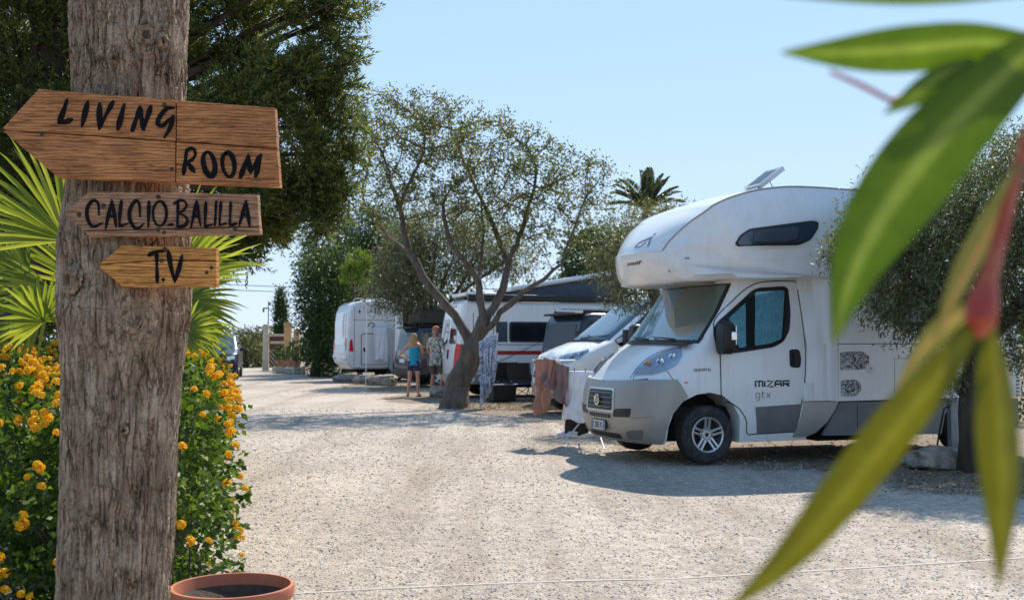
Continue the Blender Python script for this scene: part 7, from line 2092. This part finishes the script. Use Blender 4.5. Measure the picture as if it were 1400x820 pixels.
rock(gnd(524, 526), (1.0, .55, .40), 3, 'long grey boulder under the hanging towels of the far motorhome', SB)
rock(gnd(497, 524), (.75, .5, .34), 4, 'second boulder from the left under the far motorhome', SB)
rock(gnd(470, 521), (.85, .5, .30), 5, 'leftmost boulder beneath the far motorhome rear', SB)

# ================================================================== power post beside the right olive
p = gnd(1306, 636); t = empty('power_post', p); tag(t, 'grey metal hook up post between the alcove motorhome and the olive trunk', 'post')
b = B(); b.box((0, 0, .36), (.125, .125, .76)); b.obj('post', MAT['metalgrey'], t, bevel=.008)
b = B(); b.box((0, 0, .755), (.15, .15, .035)); b.obj('cap', MAT['metalgrey'], t, bevel=.006)
b = B(); b.tube([(-.06, -.02, .68), (-.13, -.03, .66), (-.15, -.02, .55), (-.10, .3, .15), (-.1, .5, .02)], .010, 6); b.tube([(.05, -.06, .62), (.14, -.06, .62)], .012, 6); b.obj('cable', MAT['black'], t)

# ================================================================== cloth
def clothmat(name, c1, c2, sc=9, bp=.3):
    return M(name, tuple((a + d) / 2 for a, d in zip(c1, c2)), .9, var=.12, vs=sc, bp=bp, bs=150)
def hang(name, label, cat, a, c, drop, mat, group=None, folds=5, amp=.04, seed=0, back=.35, slope=0.0, nx=40, nz=30, flare=0.0, parent=None):
    """a towel folded over a rail from a to c: front drop, back part shorter"""
    a, c = Vector(a), Vector(c); d = (c - a); L = d.length; d.normalize(); n = Vector((d.y, -d.x, 0)).normalized()
    if n.y > 0: n = -n
    V = []; F = []
    prof = [(-.02, -drop * back)] + [(-.02, -drop * back * (1 - k / 6)) for k in range(1, 7)] + [(-.012, .008), (0, .014), (.012, .008)] + [(.02, -drop * k / nz) for k in range(1, nz + 1)]
    rng = random.Random(seed); ph = [rng.random() * 6 for _ in range(4)]
    for i in range(nx + 1):
        u = i / nx
        for (o_, z) in prof:
            s = min(1, max(0, -z / max(.05, drop))); front = 1 if o_ > 0 else -1
            w_ = amp * 1.5 * (2.2 * noise.noise(Vector((u * folds * 1.9 + seed * 9.1 + s * .5, s * 1.4, seed))) + .9 * noise.noise(Vector((u * folds * 5.3 + seed, s * 2.5, 3.0)))) * (.2 + .8 * s)
            x = (u - .5) * L * (1 - .10 * s + flare * s) + L / 2
            zz = z * (1 + slope * (u - .5) + .03 * math.sin(u * 9 + ph[2])) if z < 0 else z
            p = a + d * x + n * (o_ * (1 + 2.0 * s) * 1.0 + w_ * (1 if front > 0 else .6)); V.append((p.x, p.y, a.z + (c.z - a.z) * u + zz))
    m = len(prof)
    for i in range(nx):
        for k in range(m - 1): F.append((i * m + k, (i + 1) * m + k, (i + 1) * m + k + 1, i * m + k + 1))
    base = Vector((a + c) / 2); V = np.array(V) - np.array(base)[None]
    o = np_obj(name, V, np.array(F), mat); o.location = base; tag(o, label, cat, group)
    s = o.modifiers.new('thick', 'SOLIDIFY'); s.thickness = .006
    return o
# drying rack in front of the white van
Zr = 15.2
ra = at(728, 489, Zr + .5); rb = at(764, 498, Zr - .1); rc = at(770, 506, Zr + .1); rd = at(826, 512, Zr - .7)
rc.z = rd.z = (rc.z + rd.z) / 2
t = empty('drying_rack', ((ra.x + rd.x) / 2, Zr, 0)); tag(t, 'folding white drying rack carrying towels in front of the white van', 'clothes rack'); o = Vector(t.location)
ra.z = rb.z = (ra.z + rb.z) / 2 + .01
off = Vector((.25, .55, 0))
b = B()
for (s, e) in ((ra, rb), (ra + off, rb + off)): b.tube([s - o, e - o], .012, 6)
b.tube([ra - o, ra + off - o], .012, 6); b.tube([rb - o, rb + off - o], .012, 6)
for k in range(1, 5): b.tube([ra.lerp(rb, k / 5) - o, ra.lerp(rb, k / 5) + off - o], .006, 5)
b.obj('wing', MAT['plate'], t)
b = B()
for (s, e) in ((rc, rd), (rc + off, rd + off)): b.tube([s - o, e - o], .012, 6)
b.tube([rc - o, rc + off - o], .012, 6); b.tube([rd - o, rd + off - o], .012, 6)
for k in range(1, 7): b.tube([rc.lerp(rd, k / 7) - o, rc.lerp(rd, k / 7) + off - o], .006, 5)
b.tube([rb - o, rc - o], .012, 6); b.tube([rb + off - o, rc + off - o], .012, 6)
b.obj('wing', MAT['plate'], t)
for s, e in ((rc, (rd + off)), (rd, (rc + off)), (rc + off, rd), (rd + off, rc)):
    g_ = Vector((e.x, e.y, .015)); b = B(); b.tube([s - o, g_ - o], .012, 6); b.obj('leg', MAT['silver'], t)
b = B()
for s in (rc, rd): b.tube([s - o + Vector((0, 0, -.5)), s + off - o + Vector((0, 0, -.5))], .009, 5)
b.obj('brace', MAT['silver'], t)
MAT['terry'] = clothmat('brown_pink_terry', (.34, .16, .11), (.42, .21, .15)); MAT['scarf'] = clothmat('taupe_cloth', (.26, .16, .14), (.32, .20, .18)); MAT['whitecloth'] = clothmat('white_cotton', (.72, .72, .76), (.80, .80, .82)); MAT['blackcloth'] = clothmat('black_cloth', (.015, .015, .017), (.03, .03, .032)); MAT['greycloth'] = clothmat('grey_towel', (.40, .42, .45), (.5, .5, .53))
DG = 'washing on the drying rack'
e_ = Vector((0, -.02, .0))
hang('towel', 'long brown pink towel hanging at the left end of the drying rack', 'towel', ra.lerp(rb, .12) + e_, ra.lerp(rb, .84) + e_, .74, MAT['terry'], DG, 2, .07, 1, slope=-.12)
hang('cloth', 'taupe scarf bunched over the drying rack beside the brown towel', 'cloth', ra.lerp(rb, .45) + e_ * 2 + Vector((0, -.05, .03)), rc.lerp(rd, .12) + e_ * 2 + Vector((0, -.05, .06)), .40, MAT['scarf'], DG, 3, .05, 2, slope=.7, flare=.15)
hang('cloth', 'black cloth hanging behind the white towel on the rack', 'cloth', rc.lerp(rd, -.05) + off * .5, rc.lerp(rd, .55) + off * .5, .86, MAT['blackcloth'], DG, 2, .03, 3)
hang('towel', 'white towel pegged on the drying rack next to the alcove motorhome', 'towel', rc.lerp(rd, .04) + e_, rc.lerp(rd, .86) + e_, .66, MAT['whitecloth'], DG, 2, .022, 4)
for k, u in enumerate((.09, .28, .55, .80)):
    p = rc.lerp(rd, u) + Vector((0, -.05, .02)); b = B(); b.box((0, -.008, 0), (.012, .008, .075), Matrix.Rotation(R(8), 3, 'X')); b.box((0, .008, 0), (.012, .008, .075), Matrix.Rotation(R(-8), 3, 'X')); b.tube([(-.008, 0, .008), (.008, 0, .008)], .006, 6)
    o2_ = b.obj('clothes_peg', MAT['scarf'] if k % 2 else MAT['darkgrey'], None, loc=p); tag(o2_, ('leftmost', 'second', 'third', 'rightmost')[k] + ' of the small clothes pegs holding the white towel', 'peg', 'pegs on the white towel')
# sneakers under the rack
def sneaker(p, rz, label):
    t = empty('sneaker', p, rz); tag(t, label, 'shoe', 'pair of pale sneakers under the rack')
    b = B(); rr = []
    for x, w_, h in ((-.135, .028, .075), (-.11, .038, .095), (-.05, .040, .10), (.0, .042, .085), (.05, .046, .065), (.10, .048, .05), (.135, .036, .042), (.15, .016, .034)):
        rr.append([Vector((x, -w_, .022)), Vector((x, w_, .022)), Vector((x, w_ * .92, h * .6)), Vector((x, w_ * .5, h)), Vector((x, -w_ * .5, h)), Vector((x, -w_ * .92, h * .6))])
    b.loft(rr); b.obj('upper', MAT['greycloth'], t, ang=60)
    b = B(); b.loft([[Vector((x, -w_, 0)), Vector((x, w_, 0)), Vector((x, w_, .024)), Vector((x, -w_, .024))] for x, w_, h in ((-.14, .03, 0), (-.1, .042, 0), (0, .045, 0), (.09, .052, 0), (.14, .038, 0), (.158, .015, 0))]); b.obj('sole', MAT['plate'], t)
g_ = gnd(774, 596); sneaker(g_, R(200), 'pale sneaker under the rack, left one of the pair'); sneaker(g_ + Vector((.13, -.04, 0)), R(188), 'pale sneaker under the rack, right one of the pair')

# sarong hanging in the fork of the leaning olive
m, t_, p_, o_ = nodes_of('patterned_sarong'); vec = tex_coord(t_); n_ = noise_tex(t_, vec, 9, 4, .6, 2); rp = ramp(t_, [(.40, (.10, .14, .26)), (.47, (.30, .34, .42)), (.54, (.60, .60, .62)), (.75, (.45, .48, .54))]); t_.links.new(n_.outputs[0], rp.inputs[0]); t_.links.new(rp.outputs[0], p_.inputs['Base Color']); p_.inputs['Roughness'].default_value = .9
pa = at(655, 468, 24.35); pb = at(681, 456, 24.3)
hang('sarong', 'blue and white patterned sarong draped over the stub of the leaning olive', 'cloth', pa, pb, 1.25, m, None, 4, .085, 6, slope=-.30, flare=-.15, back=.5)
# towels on the far motorhome, with a thin line prop in front
TW = 'towels hung on the far motorhome'
pm_ = FM.M
rail = empty('towel_rail', pm_ @ Vector((1.32, -1.2, 0))); rail.rotation_euler = (0, 0, R(22)); tag(rail, 'short dark rail holding towels on the side of the far motorhome', 'rail')
b = B(); b.tube([(-.32, 0, 1.98), (.32, 0, 1.98)], .016, 6); b.tube([(-.3, 0, 1.98), (-.3, .09, 1.98)], .012, 5); b.tube([(.3, 0, 1.98), (.3, .09, 1.98)], .012, 5); b.obj('bar', MAT['black'], rail)
hang('towel', 'white fringed towel hanging on the far motorhome, left of the pair', 'towel', pm_ @ Vector((.95, -1.22, 1.985)), pm_ @ Vector((1.50, -1.22, 1.985)), 1.20, MAT['whitecloth'], TW, 2, .035, 8, slope=.1)
hang('towel', 'pale grey towel hanging on the far motorhome, right and longer one', 'towel', pm_ @ Vector((1.46, -1.25, 1.985)), pm_ @ Vector((1.70, -1.25, 1.985)), 1.62, MAT['greycloth'], TW, 2, .03, 9, slope=.2)
q_ = gnd(500, 531); pole = B(); pole.tube([(0, 0, 0), (.02, 0, 2.55)], .016, 6); po = pole.obj('washing_pole', MAT['plate'], None, loc=q_); tag(po, 'thin white pole standing before the far motorhome garage door', 'pole')

# ================================================================== camping furniture under the olive
def camp_chair(p, rz, label, seat_mat):
    t = empty('camping_chair', p, rz); tag(t, label, 'chair', 'folding chairs beside the red striped campervan')
    b = B(); b.loft([[Vector((x, y - .004, .44 - .03 * math.sin(PI * (x + .26) / .52))) for x in np.linspace(-.26, .26, 7)] + [Vector((x, y - .004, .425 - .03 * math.sin(PI * (x + .26) / .52))) for x in np.linspace(.26, -.26, 7)] for y in (-.24, 0, .24)]); b.obj('seat', seat_mat, t)
    b = B(); b.loft([[Vector((x, .24 + z * .22 + .05 * math.cos(x * 5), .50 + z)) for x in np.linspace(-.27, .27, 7)] + [Vector((x, .255 + z * .22 + .05 * math.cos(x * 5), .50 + z)) for x in np.linspace(.27, -.27, 7)] for z in (0, .18, .36, .44)]); b.obj('backrest', MAT['blackcloth'], t)
    for sx in (-1, 1):
        for (y0, z0, y1, z1) in ((-.26, 0, .26, .46), (.28, 0, -.26, .62)):
            b = B(); b.tube([(sx * .28, y0, z0), (sx * .28, y1, z1)], .012, 6); b.obj('leg', MAT['black'], t)
        b = B(); b.tube([(sx * .28, .22, .42), (sx * .29, .36, .96)], .012, 6); b.obj('back_post', MAT['black'], t)
        b = B(); b.box((sx * .30, 0, .635), (.05, .5, .025)); b.obj('armrest', MAT['black'], t, bevel=.008)
    b = B(); b.tube([(-.28, -.2, .05), (.28, .2, .40)], .009, 5); b.tube([(.28, -.2, .05), (-.28, .2, .40)], .009, 5); b.obj('brace', MAT['black'], t)
MAT['bluecloth'] = clothmat('blue_seat_cloth', (.02, .04, .16), (.03, .06, .22))
camp_chair(gnd(700, 550) + Vector((.25, .9, 0)), R(165), 'folding camping chair with black back and blue seat beside the campervan', MAT['bluecloth'])
camp_chair(gnd(676, 550) + Vector((.1, 1.5, 0)), R(215), 'all black folding chair in shade behind the olive trunk', MAT['blackcloth'])
p = gnd(722, 550) + Vector((.4, 1.3, 0)); t = empty('camping_table', p, R(20)); tag(t, 'low dark folding camping table beside the white van nose', 'table')
b = B(); b.box((0, 0, .55), (.9, .55, .025)); b.obj('tabletop', MAT['darkgrey'], t, bevel=.006)
for sx in (-1, 1):
    for sy in (-1, 1): b = B(); b.tube([(sx * .40, sy * .22, 0), (sx * .40, -sy * .22, .54)], .011, 6); b.obj('leg', MAT['black'], t)
p = gnd(664, 551) + Vector((.35, 1.0, 0)); t = empty('storage_box', p, R(28)); tag(t, 'black plastic storage box in the shade beside the olive trunk', 'box')
b = B(); b.box((0, 0, .19), (.62, .42, .38), taper=1.06); b.obj('bin', MAT['black'], t, bevel=.02)
b = B(); b.box((0, 0, .40), (.68, .47, .04)); b.obj('lid', MAT['darkgrey'], t, bevel=.012)
MAT['bikegrey'] = MAT['darkgrey']

# ================================================================== gate at the end of the lane
MAT['plaster'] = M('cream_plaster', (.55, .47, .35), .9, var=.12, vs=3, dirt=(.3, .25, .2), dirt_amt=.4); MAT['ochre'] = M('ochre_plaster', (.52, .33, .16), .9, var=.15, vs=3, dirt=(.35, .24, .14), dirt_amt=.4)
Zg = 58.0
def pillar(px0, px1, ytop, mat, label, Z, cap=True):
    x = at((px0 + px1) / 2, 470, Z).x; wd = (px1 - px0) * Z / FPX; h = EYE + (470 - ytop) * Z / FPX
    t = empty('gate_pillar', (x, Z, 0)); tag(t, label, 'pillar', 'masonry pillars of the gateway')
    b = B(); b.box((0, 0, h / 2), (wd * .9, wd * .9, h)); b.obj('shaft', mat, t, bevel=.015)
    b = B(); b.box((0, 0, .14), (wd * 1.0, wd * 1.0, .28)); b.obj('plinth', mat, t, bevel=.015)
    if cap:
        b = B(); b.box((0, 0, h + .04), (wd * 1.05, wd * 1.05, .09)); b.box((0, 0, h + .115), (wd * .8, wd * .8, .06)); b.obj('cap', mat, t, bevel=.01)
pillar(359.5, 367.5, 447, MAT['plaster'], 'cream gate pillar at the left end of the gateway', Zg)
pillar(388.5, 399, 444, MAT['ochre'], 'wide ochre gate pillar next to the iron gate', Zg - .5)
pillar(401.5, 410, 450, MAT['ochre'], 'slim ochre pillar rightmost against the carob tree', Zg - 3, False)
gx0, gx1 = at(367.5, 470, Zg).x, at(389, 470, Zg).x; hz_ = lambda y: EYE + (470 - y) * Zg / FPX
t = empty('iron_gate', ((gx0 + gx1) / 2, Zg, 0)); tag(t, 'rusty iron gate with cream rails and slanting bars between pillars', 'gate'); gw_ = gx1 - gx0
MAT['rustpanel'] = M('rusty_sheet', (.13, .05, .035), .8, var=.35, vs=8)
b = B(); b.box((0, .05, (hz_(460) + .15) / 2), (gw_ * .94, .02, hz_(460) - .15)); b.obj('sheet_panel', MAT['rustpanel'], t)
for y in (458, 468): b = B(); b.box((0, 0, hz_(y)), (gw_ * 1.0, .07, .14)); b.obj('rail', MAT['plaster'], t)
for k in range(6):
    b = B(); x0 = -gw_ * .46; L = gw_ * .95; z0 = hz_(478) - k * .24; z1 = z0 - .95
    x1 = x0 + L
    if z1 < .1: x1 = x0 + L * (z0 - .1) / (z0 - z1); z1 = .1
    if z0 > .2: b.tube([(x0, -.02, z0), (x1, -.02, z1)], .035, 5); b.obj('slanting_bar', MAT['plaster'], t)
# weather vane / pole on the left pillar
x = at(364.5, 470, Zg).x; t = empty('vane_pole', (x, Zg + .35, 0)); tag(t, 'thin pole with a small weather vane above the left gate pillar', 'pole')
b = B(); b.tube([(0, 0, 0), (0, 0, hz_(411))], .03, 6); b.obj('pole', MAT['metalgrey'], t)
b = B(); b.box((-.12, 0, hz_(421)), (.34, .02, .07)); b.box((-.26, 0, hz_(424)), (.10, .02, .2)); b.box((.07, 0, hz_(415)), (.12, .02, .16)); b.obj('vane', MAT['darkgrey'], t)
# low wall with potted plants
x0 = at(378, 470, 55).x; x1 = at(412, 470, 51).x
t = empty('low_wall', ((x0 + x1) / 2, 53, 0), math.atan2(-4, x1 - x0)); tag(t, 'low stone wall carrying potted plants in front of the gate', 'wall')
for k in range(6): b = B(); b.box(((k - 2.5) * .70, 0, .13), (.66 + .03 * (k % 2), .5, .26 + .02 * (k % 3))); b.obj('block', MAT['stone'], t, bevel=.03)
rngp = np.random.default_rng(9); MAT['pot2'] = M('clay_pot', (.34, .17, .10), .8, var=.15, vs=8)
for k, lab in enumerate(('leafy pot plant at the left end of the low wall', 'second pot plant from the left on the low wall', 'pot plant with the tallest leaves on the low wall', 'pot plant nearest the carob tree on the low wall')):
    lp = t.matrix_basis @ Vector((-1.5 + k * 1.0, 0, .265 + .02)); q = empty('pot_plant', lp); tag(q, lab, 'pot plant', 'pots on the low wall')
    b = B(); b.lathe([(0, 0), (.14, 0), (.20, .26), (.22, .26), (.22, .31), (.18, .31), (.17, .24), (0, .24)], 14); b.obj('pot', MAT['pot2'], q)
    V, F = blob_leaves([((0, 0, .62 + (.15 if k == 2 else 0)), (.30, .30, .36 + (.14 if k == 2 else 0)))], 28, 9, .1, .16, .05, rngp, .3, .6); np_obj('foliage', V, F, LM['carob'], q)
# overhead cables
MAT['cable'] = M('overhead_cable', (.06, .06, .065), .7)
for k, (y0, y1) in enumerate(((389, 391), (397, 396))):
    b = B(); A = at(150, y0 - 10, 75); Bq = at(760, y1 + 2, 75); b.tube([A.lerp(Bq, u) + Vector((0, 0, -1.6 * u * (1 - u))) for u in np.linspace(0, 1, 24)], .022, 5)
    oc = b.obj('overhead_cable', MAT['cable'], None); tag(oc, ('upper' if k == 0 else 'lower') + ' overhead cable crossing the sky above the gate', 'cable', 'overhead cables beyond the gate')
# background greenery behind the pitches
Z = 70
bushy('far_hedge', 'dark green belt of trees behind the parked campers', 'trees', (at(800, 470, Z).x, Z, 0), [pl(x, 452 - (k % 4) * 7, Z + (k % 3) * 2, 46, 38 + (k % 4) * 8, 3) for k, x in enumerate(range(470, 1800, 46))], 2600, 11, .5, .34, .15, LM['carob'], MAT['bark_dark'], 52, .1, kind='stuff')
bushy('far_hedge', 'dark scrub belt behind the hedge and the palm on the left', 'trees', (at(-200, 470, 30).x, 30, 0), [pl(x, 440 - (k % 3) * 6, 30 + (k % 3), 70, 60, 1.6) for k, x in enumerate(range(-900, 240, 80))], 1300, 11, .35, .2, .09, LM['carob'], MAT['bark_dark'], 53, .1, kind='stuff')
